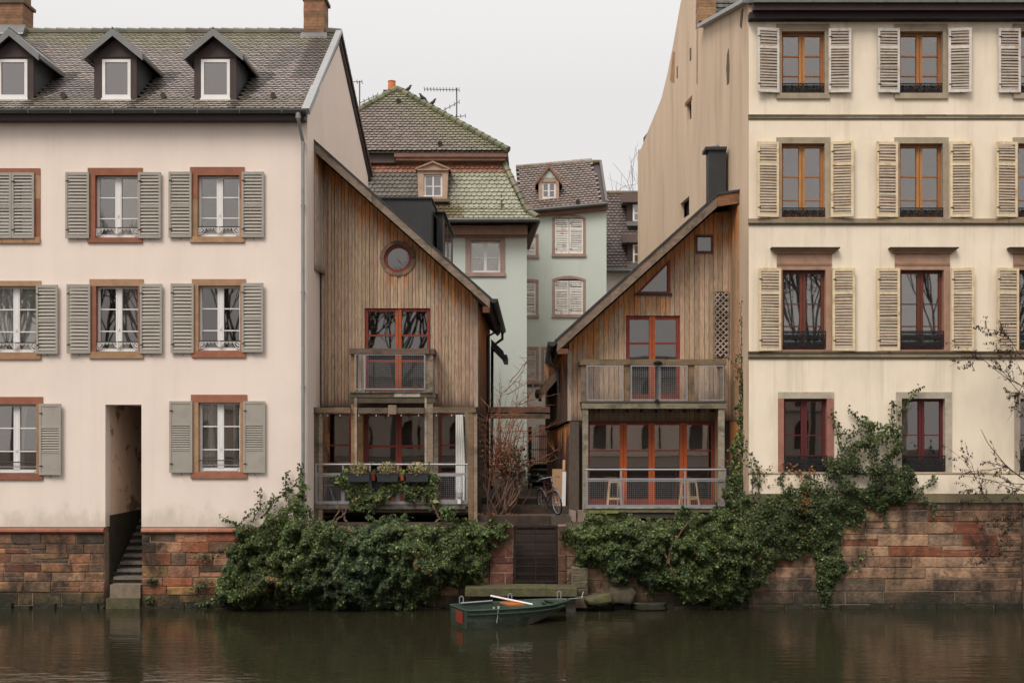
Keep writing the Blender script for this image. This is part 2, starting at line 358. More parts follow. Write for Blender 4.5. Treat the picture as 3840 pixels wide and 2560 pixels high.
def planks(mb, x0, x1, top, bot, y, holes=(), w=.105, frame=None, orange=(.3, 1.3), dark=(.1, .5), r=R, base=GREYW, orlow=None, th=.022):
    """vertical boards; top(x), bot(x) in metres; frame maps (x, y, z) to the world; holes: f(x) -> (z0, z1) or None"""
    fm = frame or (lambda a, b, c: (a, b, c)); x = x0; ph = r.uniform(0, 9); alt = 0
    while x < x1 - .01:
        ww = min(w * r.uniform(.82, 1.2), x1 - x)
        if x1 - (x + ww) < .03: ww = x1 - x
        bc = jit(base, .2); L = orange[0] + (orange[1] - orange[0]) * r.random() ** 1.6
        L *= .6 + .9 * abs(noise.noise(Vector((x * .9 + ph, 0, 0))))+.25
        dk = dark[0] + (dark[1] - dark[0]) * r.random() ** 2; oc = jit(ORW, .25); yo = r.uniform(0, .006) + (.016 if alt % 2 else 0); alt += 1
        def colr(z, xx):
            t = max(0.0, 1 - (top(xx) - z) / max(L, .01)); t = min(1, t * 1.9) ** 1.15
            c = mixc(bc, oc, min(.92, t))
            if orlow:
                for (ox0, ox1, oz, ol) in orlow:
                    if ox0 - .05 < xx < ox1 + .05 and z < oz:
                        c = mixc(c, oc, max(0, min(.85, 1.2 - (oz - z) / (ol * (L / orange[1] + .35)))))
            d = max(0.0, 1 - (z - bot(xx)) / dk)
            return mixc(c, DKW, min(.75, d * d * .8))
        nsub = 1
        xm = x + ww / 2
        hs = [h for h in holes if h(x + .001) or h(xm) or h(x + ww - .001)]
        if hs: nsub = 5
        gap = .010
        for k in range(nsub):
            a = x + gap * (k == 0) + (ww - gap) * k / nsub * 1.0; b = x + gap + (ww - gap) * (k + 1) / nsub if nsub > 1 else x + ww
            if nsub > 1: a = x + gap + (ww - gap) * k / nsub
            m = (a + b) / 2
            segs = [((bot(a), bot(b)), (top(a), top(b)))]
            for h in holes:
                hv = h(m)
                if not hv: continue
                ns = []
                for (lo, hi) in segs:
                    if hv[1] <= min(lo) or hv[0] >= max(hi): ns.append((lo, hi)); continue
                    if hv[0] > max(lo) + .01: ns.append((lo, (hv[0], hv[0])))
                    if hv[1] < min(hi) - .01: ns.append(((hv[1], hv[1]), hi))
                segs = ns
            for lo, hi in segs:
                n = max(1, int((max(hi) - min(lo)) / .22)); yf = y - th - yo
                for q in range(n):
                    za0 = lo[0] + (hi[0] - lo[0]) * q / n; za1 = lo[0] + (hi[0] - lo[0]) * (q + 1) / n
                    zb0 = lo[1] + (hi[1] - lo[1]) * q / n; zb1 = lo[1] + (hi[1] - lo[1]) * (q + 1) / n
                    ca, cb = colr(za0, m), colr(za1, m)
                    mb.face([fm(a, yf, za0), fm(b, yf, zb0), fm(b, yf, zb1), fm(a, yf, za1)], (ca, ca, cb, cb))
                    mb.face([fm(a, y, za0), fm(a, yf, za0), fm(a, yf, za1), fm(a, y, za1)], (ca, ca, cb, cb))
                    mb.face([fm(b, yf, zb0), fm(b, y, zb0), fm(b, y, zb1), fm(b, yf, zb1)], (ca, ca, cb, cb))
                mb.face([fm(a, y, lo[0]), fm(b, y, lo[1]), fm(b, yf, lo[1]), fm(a, yf, lo[0])], mixc(bc, DKW, .5))
                mb.face([fm(a, yf, hi[0]), fm(b, yf, hi[1]), fm(b, y, hi[1]), fm(a, y, hi[0])], bc)
        x += ww
def rect(l, r, t, b, Y=0): return [(X(l, Y), Z(b, Y)), (X(r, Y), Z(b, Y)), (X(r, Y), Z(t, Y)), (X(l, Y), Z(t, Y))]
def rhole(l, r, t, b, Y):
    xl, xr, zb, zt = X(l, Y), X(r, Y), Z(b, Y), Z(t, Y)
    return lambda x: (zb, zt) if xl < x < xr else None
def stones(mb, x0, x1, z0, z1, y, palette, hs, ws, r=R, ylow=None, chip=.014):
    z = z0
    while z < z1 - .04:
        h = r.uniform(*hs)
        if z1 - (z + h) < .1: h = z1 - z
        x = x0 - r.uniform(0, .3); first = True
        while x < x1:
            w = r.uniform(*ws); a, b = max(x, x0), min(x + w, x1)
            if x1 - (x + w) < .12: b = x1; w = x1 - x
            subs = [(z, h)]
            if h > .24 and r.random() < .2: k_ = r.uniform(.42, .58); subs = [(z, h * k_), (z + h * k_, h * (1 - k_))]
            for zq, hq in subs if b - a > .03 else ():
                c = palette((a + b) / 2, zq + hq / 2); yo = y + r.uniform(-.016, .016); g = .005; q_ = lambda: r.uniform(-.004, .009)
                A = [(a + g + q_(), zq + g + q_()), (b - g - q_(), zq + g + q_()), (b - g - q_(), zq + hq - g - q_()), (a + g + q_(), zq + hq - g - q_())]
                j = lambda: chip * r.uniform(.5, 1.9); F = [(A[0][0] + j(), A[0][1] + j()), (A[1][0] - j(), A[1][1] + j()), (A[2][0] - j(), A[2][1] - j()), (A[3][0] + j(), A[3][1] - j())]
                B = [Vector((p, y + .035, q)) for p, q in A]; Mi = [Vector((p, yo + .014, q)) for p, q in A]; Fr = [Vector((p, yo + r.uniform(-.004, .006), q)) for p, q in F]
                mb.mesh(B + Mi + Fr, [(8, 9, 10, 11)] + [(4 + i, 4 + (i + 1) % 4, 8 + (i + 1) % 4, 8 + i) for i in range(4)] + [(i, (i + 1) % 4, 4 + (i + 1) % 4, 4 + i) for i in range(4)], c)
            x += w
        z += h
# ================================================================== PINK HOUSE
ph = thing('pink_house', 'pale pink plastered riverside house with grey slatted shutters, three dormers and mossy tiled roof', 'house', (X(300), 0, 2.06))
RS, OS = (.28, .11, .065), (.35, .205, .115)       # red and ochre sandstone
XP = X(706)
# (opening l,r,t,b) (surround l,r,t,b) colours: lintel, jambs L, jambs R, sill ; shutters ; extras
PW = [
 dict(o=(-17, 80, 403, 545), s=(-33, 93, 387, 559), c=(RS, RS, (OS, RS), OS), sh=[(-22, 29, 398, 548), (29, 81, 398, 548)], st='new', closed=True),
 dict(o=(219, 317, 403, 546), s=(202, 328, 386, 558), c=(RS, RS, (OS, RS), RS), sh=[(153, 207, 397, 548), (319, 372, 397, 548)], st='new', rail='lace'),
 dict(o=(454, 550, 403, 544), s=(437, 562, 384, 557), c=(RS, (RS, OS), (RS, OS), OS), sh=[(389, 442, 396, 546), (556, 608, 396, 546)], st='new', rail='lace'),
 dict(o=(-17, 83, 657, 810), s=(-33, 95, 645, 825), c=(OS, OS, OS, OS), sh=[(-90, -36, 655, 813), (85, 136, 655, 813)], st='new', rail='lace', blind=1),
 dict(o=(221, 318, 657, 808), s=(206, 330, 641, 823), c=(OS, RS, RS, OS), sh=[(157, 210, 654, 812), (323, 375, 653, 812)], st='new', rail='lace', dark=True),
 dict(o=(456, 552, 656, 806), s=(441, 565, 641, 821), c=(OS, OS, (OS, RS), RS), sh=[(394, 447, 652, 811), (556, 607, 651, 809)], st='new', rail='lace', dark=True),
 dict(o=(-17, 84, 928, 1087), s=(-33, 99, 911, 1101), c=(RS, OS, (OS, OS), RS), sh=[(-92, -36, 927, 1090), (92, 144, 927, 1090)], st='panel', rail='bar', curt=2),
 dict(o=(456, 552, 924, 1083), s=(439, 568, 906, 1098), c=(RS, OS, OS, RS), sh=[(391, 444, 921, 1085), (560, 611, 921, 1085)], st='panel', rail='bar', curt=1),
]
w = MB()
outer = [(X(-420), 2.06), (X(242), 2.06), (X(242), Z(929)), (X(325), Z(929)), (X(325), 2.06), (XP, 2.06), (XP, Z(256)), (X(-420), Z(256))]
w.slab(outer, [rect(*d['s']) for d in PW], lambda a, b: (a, 0, b), (0, .35, 0))
# gable wall with its two roof slopes
ez, rz, bz = Z(256) + .02, 16.30, 13.55
gab = [(.35, 2.06), (11, 2.06), (11, bz), (4.6, rz - .08), (4.6, rz - .08), (.35, ez + .1)]
gab = [(.35, 2.06), (11, 2.06), (11, bz), (4.8, rz - .1), (.35, Z(256) + .25)]
w.slab(gab, [], lambda a, b: (XP - .35, a, b), (.35, 0, 0))
w.box(X(-420), XP - .35, 10.7, 11, 2.06, bz - .1)
wall = w.build('wall', PINK, ph)
b = MB(); b.box(X(-420), X(225), 1.5, 1.55, 2.1, 12.4); b.box(X(345), XP - .4, 1.5, 1.55, 2.1, 12.4); b.box(X(-420), XP - .4, .36, 1.55, 12.4, 12.45)
b.build('room_backing', ROOMIN, ph)
# passage through to the courtyard
b = MB(); xl, xr = X(242), X(325)
b.box(xl - .2, xl, .35, 4.2, 2.3, Z(929) + .2); b.box(xr, xr + .2, .35, 4.2, 2.06, Z(929) + .2)
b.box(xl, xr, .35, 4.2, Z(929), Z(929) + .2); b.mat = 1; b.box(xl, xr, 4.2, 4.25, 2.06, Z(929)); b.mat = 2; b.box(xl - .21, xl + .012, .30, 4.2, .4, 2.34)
pm = M('passage_plaster', (.76, .58, .455), .9, amt=.1, scale=2, bump=.3, stain=(.22, .13, .08, .8), sscale=1.3, smin=.56, smax=.60)
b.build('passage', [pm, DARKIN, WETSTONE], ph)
for d in PW:
    ol, orr, ot, ob = d['o']; sl, sr, st_, sb = d['s']; cl, cj, ck, cs = d['c']
    x0, x1, z0, z1 = X(ol), X(orr), Z(ob), Z(ot); sx0, sx1, sz0, sz1 = X(sl), X(sr), Z(sb), Z(st_)
    m = MB(); f = -.022
    m.box(sx0, sx1, f, .30, z1, sz1, jit(cl, .1)); m.box(sx0, sx1, f - .03, .30, sz0, z0, jit(cs, .1))
    for (a, bb, cc) in ((sx0, x0, cj), (x1, sx1, ck)):
        if isinstance(cc[0], tuple):
            q = z0 + (z1 - z0) * .62; m.box(a, bb, f, .30, z0, q - .004, jit(cc[1], .1)); m.box(a, bb, f, .30, q, z1, jit(cc[0], .1))
        else: m.box(a, bb, f, .30, z0, z1, jit(cc, .1))
    win = m.build('window', SAND, ph)
    m = MB(); sash(m, x0, x1, z0, z1, .13, .055, .16, (.345, .68), .028, bott=.10)
    m.box(x0 + .1, x1 - .1, .10, .13, z0 + .02, z0 + .06)
    xm = (x0 + x1) / 2
    for s_ in (-1, 1): m.box(xm + s_ * .045 - .006, xm + s_ * .045 + .006, .118, .124, z0 + .1, z1 - .06)
    m.box(xm - .012, xm + .012, .10, .124, z0 + .55, z0 + .62)
    m.build('frame', WHITE, win)
    pane(x0 + .04, x1 - .04, z0 + .04, z1 - .04, .165, win, GLASSD if d.get('dark') else GLASS)
    if d.get('curt') == 1:
        m = MB(); curtain_mesh(m, x0 + .02, x0 + .48, z0 + .05, z1 - .04, .28, 5, .02); curtain_mesh(m, x1 - .25, x1 - .03, z0 + .05, z1 - .04, .28, 3, .35); m.build('curtain', CURT, win)
    if d.get('curt') == 2:
        m = MB(); curtain_mesh(m, x1 - .62, x1 - .35, z0 + .05, z1 - .04, .28, 3, .3); m.build('curtain', CURT, win)
    if d.get('blind'):
        m = MB(); m.box(x0 + .02, x1 - .02, .25, .26, z0 + .3, z1); m.build('blind', CURT, win)
    for (a, bb, t, bt) in d['sh']:
        m = MB(); shutter(m, X(a) + .004, X(bb) - .004, Z(bt), Z(t), -.035, d['st'])
        if not d.get('closed'): ajar(m, X(bb) if bb < (ol + orr) / 2 else X(a), R.uniform(0, .09))
        m.build('shutter', [SHUT, SHUT, BLACK], win)
    if d.get('rail') == 'lace':
        m = MB(); zr = z0 + .26; m.mat = 1; m.box(x0, x1, .02, .045, zr - .012, zr + .012); m.mat = 0
        for sx, dr in ((x0, 1), (x1, -1)):
            for rr in (.06, .12, .17):
                m.ring((sx + dr * .012, .035, zr - .02 - .0), rr, .009, 'y', 6, 4, a0=-math.pi / 2 if dr > 0 else math.pi, a1=0 if dr > 0 else 1.5 * math.pi)
            m.tube([(sx + dr * .01, .035, zr - .01), (sx + dr * .01, .035, zr - .22)], .011, 4)
            m.ring((sx + dr * .06, .035, zr - .08), .03, .010, 'y', 8, 4)
        n = 9
        for i in range(n):
            xx = x0 + .17 + (x1 - x0 - .34) * i / (n - 1); m.ring((xx, .035, zr - .045), .024, .009, 'y', 8, 4)
        for rr in (.04, .085): m.ring((xm, .035, zr - .055), rr, .010, 'y', 8, 4, a0=math.pi, a1=2 * math.pi)
        m.tube([(xm, .035, zr), (xm, .035, zr - .17)], [.03, .012], 5); m.ring((xm, .035, zr - .1), .03, .01, 'y', 8, 4)
        m.box(x0, x1, .025, .04, zr - .028, zr - .014)
        m.build('railing', [WHITE, BLACK], win)
    if d.get('rail') == 'bar':
        m = MB(); m.tube([(x0, .04, z0 + .29), (x1, .04, z0 + .29)], .016, 6); m.tube([(x0, .05, z0 + .17), (x1, .05, z0 + .17)], .010, 5, mat=1); m.build('railing', [BLACK, GALV], win)
# roof
yE, zE = -.34, Z(250, -.34); yR = 4.8; sl = Vector((0, yR - yE, rz - zE)); Ls = sl.length; V = sl.normalized(); xL = X(-420)
XE = XP + .04
r = MB(); r.prism([(xL, yE, zE - .06), (xL, yR, rz - .06), (xL, 11.3, bz - .06 - .08), (xL, 11.3, bz - .26), (xL, yR, rz - .3), (xL, yE, zE - .2)], (XE - xL, 0, 0), (.03, .027, .025))
DCX = [X(29, .25), X(267, .25), X(496, .25)]
def dormer_hit(x, y, z): return False
def ptile(u, v, i, j):
    t = v / Ls; x = xL + u; n = noise.noise(Vector((x * .8, v * .8, 3)))
    c = jit((.285, .235, .21), .12)
    if t > .62: c = mixc(c, jit((.26, .24, .13), .15), min(.85, (t - .62) * 1.9 + n * .35))
    if n < -.34: c = mixc(c, (.13, .115, .105), .45)
    if t < .12: c = mixc(c, jit((.10, .095, .045), .2), .35)
    # darker tiles along the right side of each dormer
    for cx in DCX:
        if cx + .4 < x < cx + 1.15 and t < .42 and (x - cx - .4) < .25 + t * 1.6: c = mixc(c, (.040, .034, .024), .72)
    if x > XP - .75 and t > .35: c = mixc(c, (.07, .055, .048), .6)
    return c
HW = .62
def pin(u, v):
    x = xL + u
    if x > XP - .02 or v > Ls - .02: return False
    y = yE + V.y * v
    for cx in DCX:
        if abs(x - cx) < HW - .06 and .08 < y < 1.75: return False
    return True
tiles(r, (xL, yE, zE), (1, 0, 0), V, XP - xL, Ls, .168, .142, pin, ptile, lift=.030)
ridge_tiles(r, (xL, yR, rz + .02), (XE, yR, rz + .02), .125, .34, lambda i: jit((.10, .09, .065), .3))
# rear slope tile edge seen from the alley
for k in range(22):
    t0, t1 = k / 22, (k + 1) / 22
    p = Vector((XE, yR, rz)).lerp(Vector((XE, 11.4, bz)), t0); q = Vector((XE, yR, rz)).lerp(Vector((XE, 11.4, bz)), t1)
    c = jit((.085, .045, .03), .25)
    r.beam(p + Vector((.02, 0, -.02)), q + Vector((.02, 0, -.05)), .12, .10, col=c); r.beam(p + Vector((-.02, 0, -.16)), q + Vector((-.02, 0, -.18)), .08, .14, col=jit((.05, .03, .022), .2))
roof = r.build('roof', TILE, ph)
m = MB()   # zinc verge along the gable
pA, pB = Vector((XP + .03, yE + .0, zE - .02)), Vector((XP + .03, yR, rz + .06))
m.beam(pA.lerp(pB, .18), pB, .17, .10); m.beam(pA + Vector((0, -.05, -.06)), pA.lerp(pB, .24) + Vector((.012, 0, .02)), .20, .16)
m.build('verge_flashing', M('pale_zinc', (.30, .295, .29), .5, amt=.1, bump=.05, metal=.2, spec=.5), roof)
for dx in (148, 377, 629):
    y_ = .25; z_ = zE + (y_ - yE) / V.y * V.z; m = MB(); m.tube([(X(dx, y_), y_ - .10, z_ + .06), (X(dx, y_), y_ + .12, z_ + .10)], [.075, .03], 8, (.06, .05, .04)); m.build('vent_tile', TILE, roof)
g = MB(); gx0, gx1 = xL, X(704, -.42)
prof = [(-.43 + .085 * math.cos(a), zE - .06 + .085 * math.sin(a)) for a in [math.pi + math.pi * i / 8 for i in range(9)]]
pp = [(gx0, y, z) for y, z in prof] + [(gx0, y * 1.0 + (.008 if i < 4 else -.008 if i > 4 else 0), z + .01) for i, (y, z) in list(enumerate(prof))[::-1]]
g.prism(pp, (gx1 - gx0, 0, 0)); g.box(gx0, gx1, -.525, -.508, zE - .075, zE - .045)
for k in range(12): xx = gx0 + 1.06 * k + .3; g.box(xx, xx + .02, -.53, -.505, zE - .16, zE - .04)
g.build('gutter', ZINCD, ph)
g = MB(); g.box(gx0, XP - .01, -.33, -.02, zE - .27, zE - .19); g.build('soffit', BROWNM, ph)
g = MB(); xg = X(690, -.15)
g.tube([(xg, -.42, zE - .1), (xg, -.42, zE - .3), (xg + .02, -.30, zE - .48), (xg + .06, -.14, zE - .78), (xg + .06, -.12, 2.3)], .045, 10)
g.tube([(xg, -.42, zE - .12), (xg, -.42, zE - .27)], .07, 10)
for zz in (zE - .85, 10.2, 8.0, 5.6, 3.4): g.tube([(xg + .06, -.12, zz), (xg + .06, -.12, zz + .05)], .058, 10); g.box(xg + .04, xg + .08, -.1, .01, zz + .01, zz + .03)
g.build('downpipe', M('pipe_zinc', (.25, .25, .245), .5, amt=.15, bump=.05, metal=.3, spec=.5), ph)
# dormers
for k, (px, wl, wr, fl, fr_, pk) in enumerate(((21, -4, 63, -18, 77, 68), (259, 235, 300, 216, 314, 68), (492, 462, 528, 446, 543, 68))):
    yF = .25; cx = X((wl + wr) / 2, yF); z0 = Z(232, yF); zt = Z(137, yF); hw = X(fr_, yF) - X((fl + fr_) / 2, yF)
    cx = X((fl + fr_) / 2, yF); ze = Z(129, yF); zp = Z(89, yF)
    yb = yE + (zp + .15 - zE) / V.z * V.y; yc = yE + (ze - zE) / V.z * V.y; yb0 = yE + (z0 - zE) / V.z * V.y
    m = MB(); wx0, wx1 = X(wl, yF), X(wr, yF)
    m.slab([(cx - hw, z0), (cx + hw, z0), (cx + hw, ze), (cx, zp), (cx - hw, ze)], [[(wx0, z0 + .06), (wx1, z0 + .06), (wx1, zt), (wx0, zt)]], lambda a, c: (a, yF, c), (0, .08, 0))
    m.box(cx - hw, cx + hw, yF - .02, yF, ze - .03, ze)
    m.mat = 1
    for s_ in (-1, 1):
        xx = cx + s_ * (hw - .02); m.prism([(xx, yF + .08, z0 - .05), (xx, yF + .08, ze), (xx, yc + .1, ze), (xx, yb0 + .2, z0 - .05)], (-s_ * .03, 0, 0))
    m.mat = 2; m.box(cx - hw + .03, cx + hw - .03, yF + .55, yF + .57, z0, ze)
    dm = m.build('dormer', [BROWNM, M('slate_cheek', (.075, .075, .074), .6, amt=.2, bump=.1), ROOMIN], ph)
    # little gabled zinc roof
    m = MB(); oh = .22; yf2 = yF - .22; rise = (zp - ze) / hw; t_ = .055
    for s_ in (-1, 1):
        e = Vector((cx + s_ * (hw + oh), yf2, ze - oh * rise + .0)); p = Vector((cx, yf2, zp + .0)); up = Vector((0, 0, .20))
        m.prism([e, p, p + up, e + up * .95], (0, .035, 0), mat=0)
        e2 = Vector((cx + s_ * (hw + oh), yf2 + .035, ze - oh * rise + .13)); p2 = Vector((cx, yf2 + .035, zp + .14)); up2 = Vector((0, 0, t_))
        ln = yb - yf2
        ee = yE + (e2.z - zE) / V.z * V.y - yf2
        m.mesh([e2, p2, p2 + up2, e2 + up2, e2 + Vector((0, max(.6, ee), 0)), p2 + Vector((0, ln, 0)), p2 + up2 + Vector((0, ln, 0)), e2 + up2 + Vector((0, max(.6, ee), 0))], [(0, 1, 2, 3), (7, 6, 5, 4), (0, 4, 5, 1), (3, 2, 6, 7), (0, 3, 7, 4)], mat=0)
        a = e + Vector((s_ * .0, .04, .08)); m.tube([a, a + Vector((0, max(.5, ee), 0))], .035, 7, mat=0)
    m.tube([(cx, yf2, zp + .2), (cx, yb, zp + .2)], .03, 6)
    m.build('dormer_roof', ZINC, dm)
    m = MB(); sash(m, wx0, wx1, z0 + .06, zt, yF - .01, .075, 0, (), .02, dep=.07); m.box(wx0 - .02, wx1 + .02, yF - .04, yF - .01, z0 + .0, z0 + .06); m.build('frame', WHITE, dm)
    pane(wx0 + .05, wx1 - .05, z0 + .1, zt - .05, yF + .03, dm, GLASSR)
    m = MB(); m.box(cx - hw - .05, cx + hw + .05, yF - .12, yF - .005, z0 - .10, z0 - .005); m.build('sill_flashing', ZINC, dm)
# chimneys
def brickstack(m, x0, x1, y0, y1, z0, z1, base, r=R):
    n = max(1, int((z1 - z0) / .085))
    for i in range(n):
        a, c = z0 + (z1 - z0) * i / n, z0 + (z1 - z0) * (i + 1) / n; o = r.uniform(0, .006)
        m.box(x0 + o, x1 - o, y0 + o, y1 - o, a, c - .006, jit(base, .22))
    m.box(x0 + .012, x1 - .012, y0 + .012, y1 - .012, z0, z1 - .02, (.16, .12, .09))
for (l, rr, t, fb) in ((-22, 52, 8, 62), (697, 744, -2, 80)):
    m = MB(); yc = 4.6; brickstack(m, X(l, yc), X(rr, yc), yc, yc + .75, rz - .5, Z(t, yc), (.26, .135, .075)); m.box(X(l, yc) - .05, X(rr, yc) + .06, yc - .06, yc + .8, Z(t, yc), Z(t, yc) + .09, (.12, .09, .06)); m.box(X(l, yc) + .05, X(rr, yc) - .05, yc + .08, yc + .7, Z(t, yc) + .09, Z(t, yc) + .8, (.22, .11, .06))
    ch = m.build('chimney', BRICK, ph)
    m = MB(); yq = yc - .25; m.prism([(X(l, yc) - .06, yc - .01, Z(fb - 2, yc)), (X(rr, yc) + .08, yc - .01, Z(fb - 2, yc)), (X(rr, yc) + .16, yq - .1, Z(fb + 19, yq)), (X(l, yc) - .1, yq - .1, Z(fb + 19, yq))], (0, .02, .05)); m.box(X(l, yc) - .05, X(rr, yc) + .07, yc - .03, yc + .78, rz - .35, Z(fb - 4, yc)); m.build('flashing', ZINC, ch)

# ================================================================== CREAM HOUSE
ch_ = thing('cream_house', 'tall cream plastered house with peeling slatted shutters and black iron window railings', 'house', (X(2100), 0, 2.7))
XC = X(1720); TP, OC = (.34, .27, .19), (.33, .20, .135); PKS = (.33, .15, .11); GRS = (.40, .34, .26)
CWD = []
for ci, (off, offs) in enumerate(((0, 0), (271, 273), (543, 546))):
    CWD += [
     dict(row=1, o=(1795 + off, 1894 + off, 73, 215), s=(1783 + off, 1905 + off, 56, 228), c=(TP, TP, TP, TP), sh=[(1737 + off * 1.018, 1789 + off * 1.018, 68, 215), (1901 + off * 1.012, 1953 + off * 1.012, 68, 215)], rail=.27, fr=(.34, .125, .04)),
     dict(row=2, o=(1795 + off, 1894 + off, 330, 500), s=(1783 + off, 1907 + off, 316, 502), c=(TP, TP, TP, TP), sh=[(1737 + off * 1.006, 1788 + off * 1.006, 328, 500), (1906 + off * 1.009, 1957 + off * 1.009, 327, 500)], rail=.25, fr=(.36, .14, .045)),
     dict(row=3, o=(1797 + off, 1896 + off, 620, 803), s=(1784 + off, 1910 + off, 582, 806), c=(OC, OC, OC, OC), sh=[(1740 + off * 1.003, 1793 + off * 1.003, 617, 806), (1910 + off * 1.003, 1961 + off * 1.003, 617, 806)], rail=.48, fr=(.13, .035, .018), hood=1),
     dict(row=4, o=(1800 + off, 1899 + off, 915, 1083), s=(1787 + off, 1915 + off, 900, 1086), c=(GRS, (PKS if ci == 0 else GRS), (PKS if ci == 0 else (GRS if ci == 1 else OC)), TP), sh=[], rail=.42, fr=(.10, .018, .018)),
    ]
w = MB(); XCR = X(2345) + 3.3
w.slab([(XC, 1.9), (XCR, 1.9), (XCR, Z(40)), (XC, Z(40))], [rect(*d['s']) for d in CWD], lambda a, c: (a, 0, c), (0, .35, 0))
w.box(XC, XCR, -.05, 0, Z(1133), Z(1090)); w.build('wall', CREAM, ch_)
b = MB(); b.box(XC + .4, XCR, 1.5, 1.55, 2.7, 14.95); b.box(XC + .02, XCR, .36, 1.5, 14.95, 15.0); b.build('room_backing', ROOMIN, ch_)
def YS(dx):
    k = (dx - CX) / (S * D); return (XC - D * k) / (k + .0881)
def SW(dx, dy): y = YS(dx); return (y, Z(dy, y))
def swp(a, c, off=0): return (XC - .0881 * a - off, a, c)
outl = [(.0, 2.0), (0, Z(8)), SW(1617, 62), SW(1603, 30), SW(1600, -60), SW(1588, -95), SW(1563, 8), SW(1549.5, 85), SW(1534, 165), SW(1519, 227), SW(1490, 297), SW(1465, 360), (YS(1465), 2.0)]
def opn(pts): return [SW(*p) for p in pts]
h1 = opn([(1577, 283), (1588, 272), (1588, 230), (1577, 242)]); h2 = opn([(1563, 507), (1583, 493), (1583, 450), (1563, 468)])
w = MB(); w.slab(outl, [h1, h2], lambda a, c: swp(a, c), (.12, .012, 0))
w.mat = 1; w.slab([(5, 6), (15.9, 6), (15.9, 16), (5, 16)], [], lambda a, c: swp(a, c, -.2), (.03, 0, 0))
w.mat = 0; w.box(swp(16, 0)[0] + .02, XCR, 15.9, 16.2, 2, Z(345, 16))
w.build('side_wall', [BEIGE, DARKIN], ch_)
# plaster scars and the little lintel on the side wall
for pts, c in (([(1671, 195), (1675, 190), (1676, 150), (1674, 112), (1671, 125), (1669, 160)], (.13, .085, .05)), ([(1585, 140), (1588, 138), (1588, 110), (1585, 112)], (.14, .09, .055)), ([(1555, 180), (1557, 178), (1557, 152), (1555, 154)], (.15, .10, .06)), ([(1700, 60), (1704, 66), (1708, 20), (1703, 26)], (.16, .10, .06)), ([(1520 + 20, 185), (1549, 190), (1550, 120), (1546, 118)], (.36, .20, .10)), ([(1600, 190), (1603, 195), (1604, 20), (1601, 24)], (.38, .26, .17)), ([(1574, 245), (1590, 228), (1590, 219), (1574, 237)], (.24, .11, .06))):
    w = MB(); w.prism([Vector(swp(*SW(*p), .003)) for p in pts], (-.012, 0, 0), c); w.build('plaster_scar', M('scar_plaster', (.2, .13, .08), .95, attr=True, amt=.2, bump=.3), ch_)
w = MB(); A, B = Vector(swp(-.1, Z(2, -.1), .05)), Vector(swp(*SW(1617, 60), .05)); w.beam(A, B + (B - A) * .01, .30, .10); w.build('verge_flashing', M('pale_zinc'), ch_)
w = MB(); xs = swp(8, 0)[0]
zr_ = Z(62, YS(1617)) - .12; yr_ = YS(1617)
w.mesh([(XC + .03, -.3, Z(-5)), (XCR, -.3, Z(-5)), (XCR, yr_, zr_), (swp(yr_, 0)[0] + .03, yr_, zr_)], [(0, 1, 2, 3)], (.06, .055, .05))
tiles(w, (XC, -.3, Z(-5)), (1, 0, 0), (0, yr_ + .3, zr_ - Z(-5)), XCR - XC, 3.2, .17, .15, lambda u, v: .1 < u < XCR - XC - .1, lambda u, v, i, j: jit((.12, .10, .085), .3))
yq = YS(1612) + .0; xq = swp(yq, 0)[0]
for k in range(9):
    for j in range(5): w.beam((xq + .02 + .16 * k, yq + .16, Z(42 - 10 * j, yq)), (xq + .17 + .16 * k, yq + .16, Z(42 - 10 * j, yq)), .22, .09, col=jit((.14, .125, .11), .45))
w.build('roof', TILE, ch_)
w = MB(); yq2 = yq + .02; brickstack(w, X(1606, yq2), X(1645, yq2), yq2, yq2 + .8, Z(48, yq2), Z(-70, yq2), (.33, .185, .10)); w.build('chimney', BRICK, ch_)
w = MB(); gx0 = X(1722)
w.box(gx0, XCR, -.5, -.38, Z(22), Z(-6)); w.mat = 1; w.box(gx0 + .02, XCR, -.40, -.18, Z(36), Z(22) - .004); w.mat = 2; w.box(gx0 - .05, XCR, -.26, 0, Z(51), Z(36) - .004)
for k in range(9): w.mat = 0; xx = gx0 + .9 * k + .6; w.box(xx, xx + .02, -.515, -.5, Z(22), Z(-6))
w.build('eaves_gutter', [M('green_zinc', (.13, .135, .115), .55, amt=.2, bump=.05, metal=.2), FASC, M('dark_eave_board', (.028, .018, .019), .7, amt=.2)], ch_)
w = MB(); sc_ = lambda: jit(TP, .18)
def course(t, bt, pr, base, gs=True):
    x = XC - .02
    while x < XCR:
        l = R.uniform(.7, 1.6); w.box(x, min(x + l - .004, XCR), -pr, 0, Z(bt), Z(t), jit(base, .22)); x += l
    w.box(XC - .02, XCR, -pr * .55, 0, Z(bt + 4), Z(bt) - .002, jit((.16, .12, .08), .1))
course(264, 267, .05, (.24, .20, .13)); course(268.5, 272, .03, (.30, .25, .17)); course(503, 513, .07, (.25, .185, .125)); course(807, 811, .09, (.10, .085, .06)); course(812, 820, .06, (.26, .19, .125)); course(1084, 1088, .03, (.40, .33, .23)); course(1134, 1153, .11, (.135, .115, .065))
w.build('string_course', SAND, ch_)
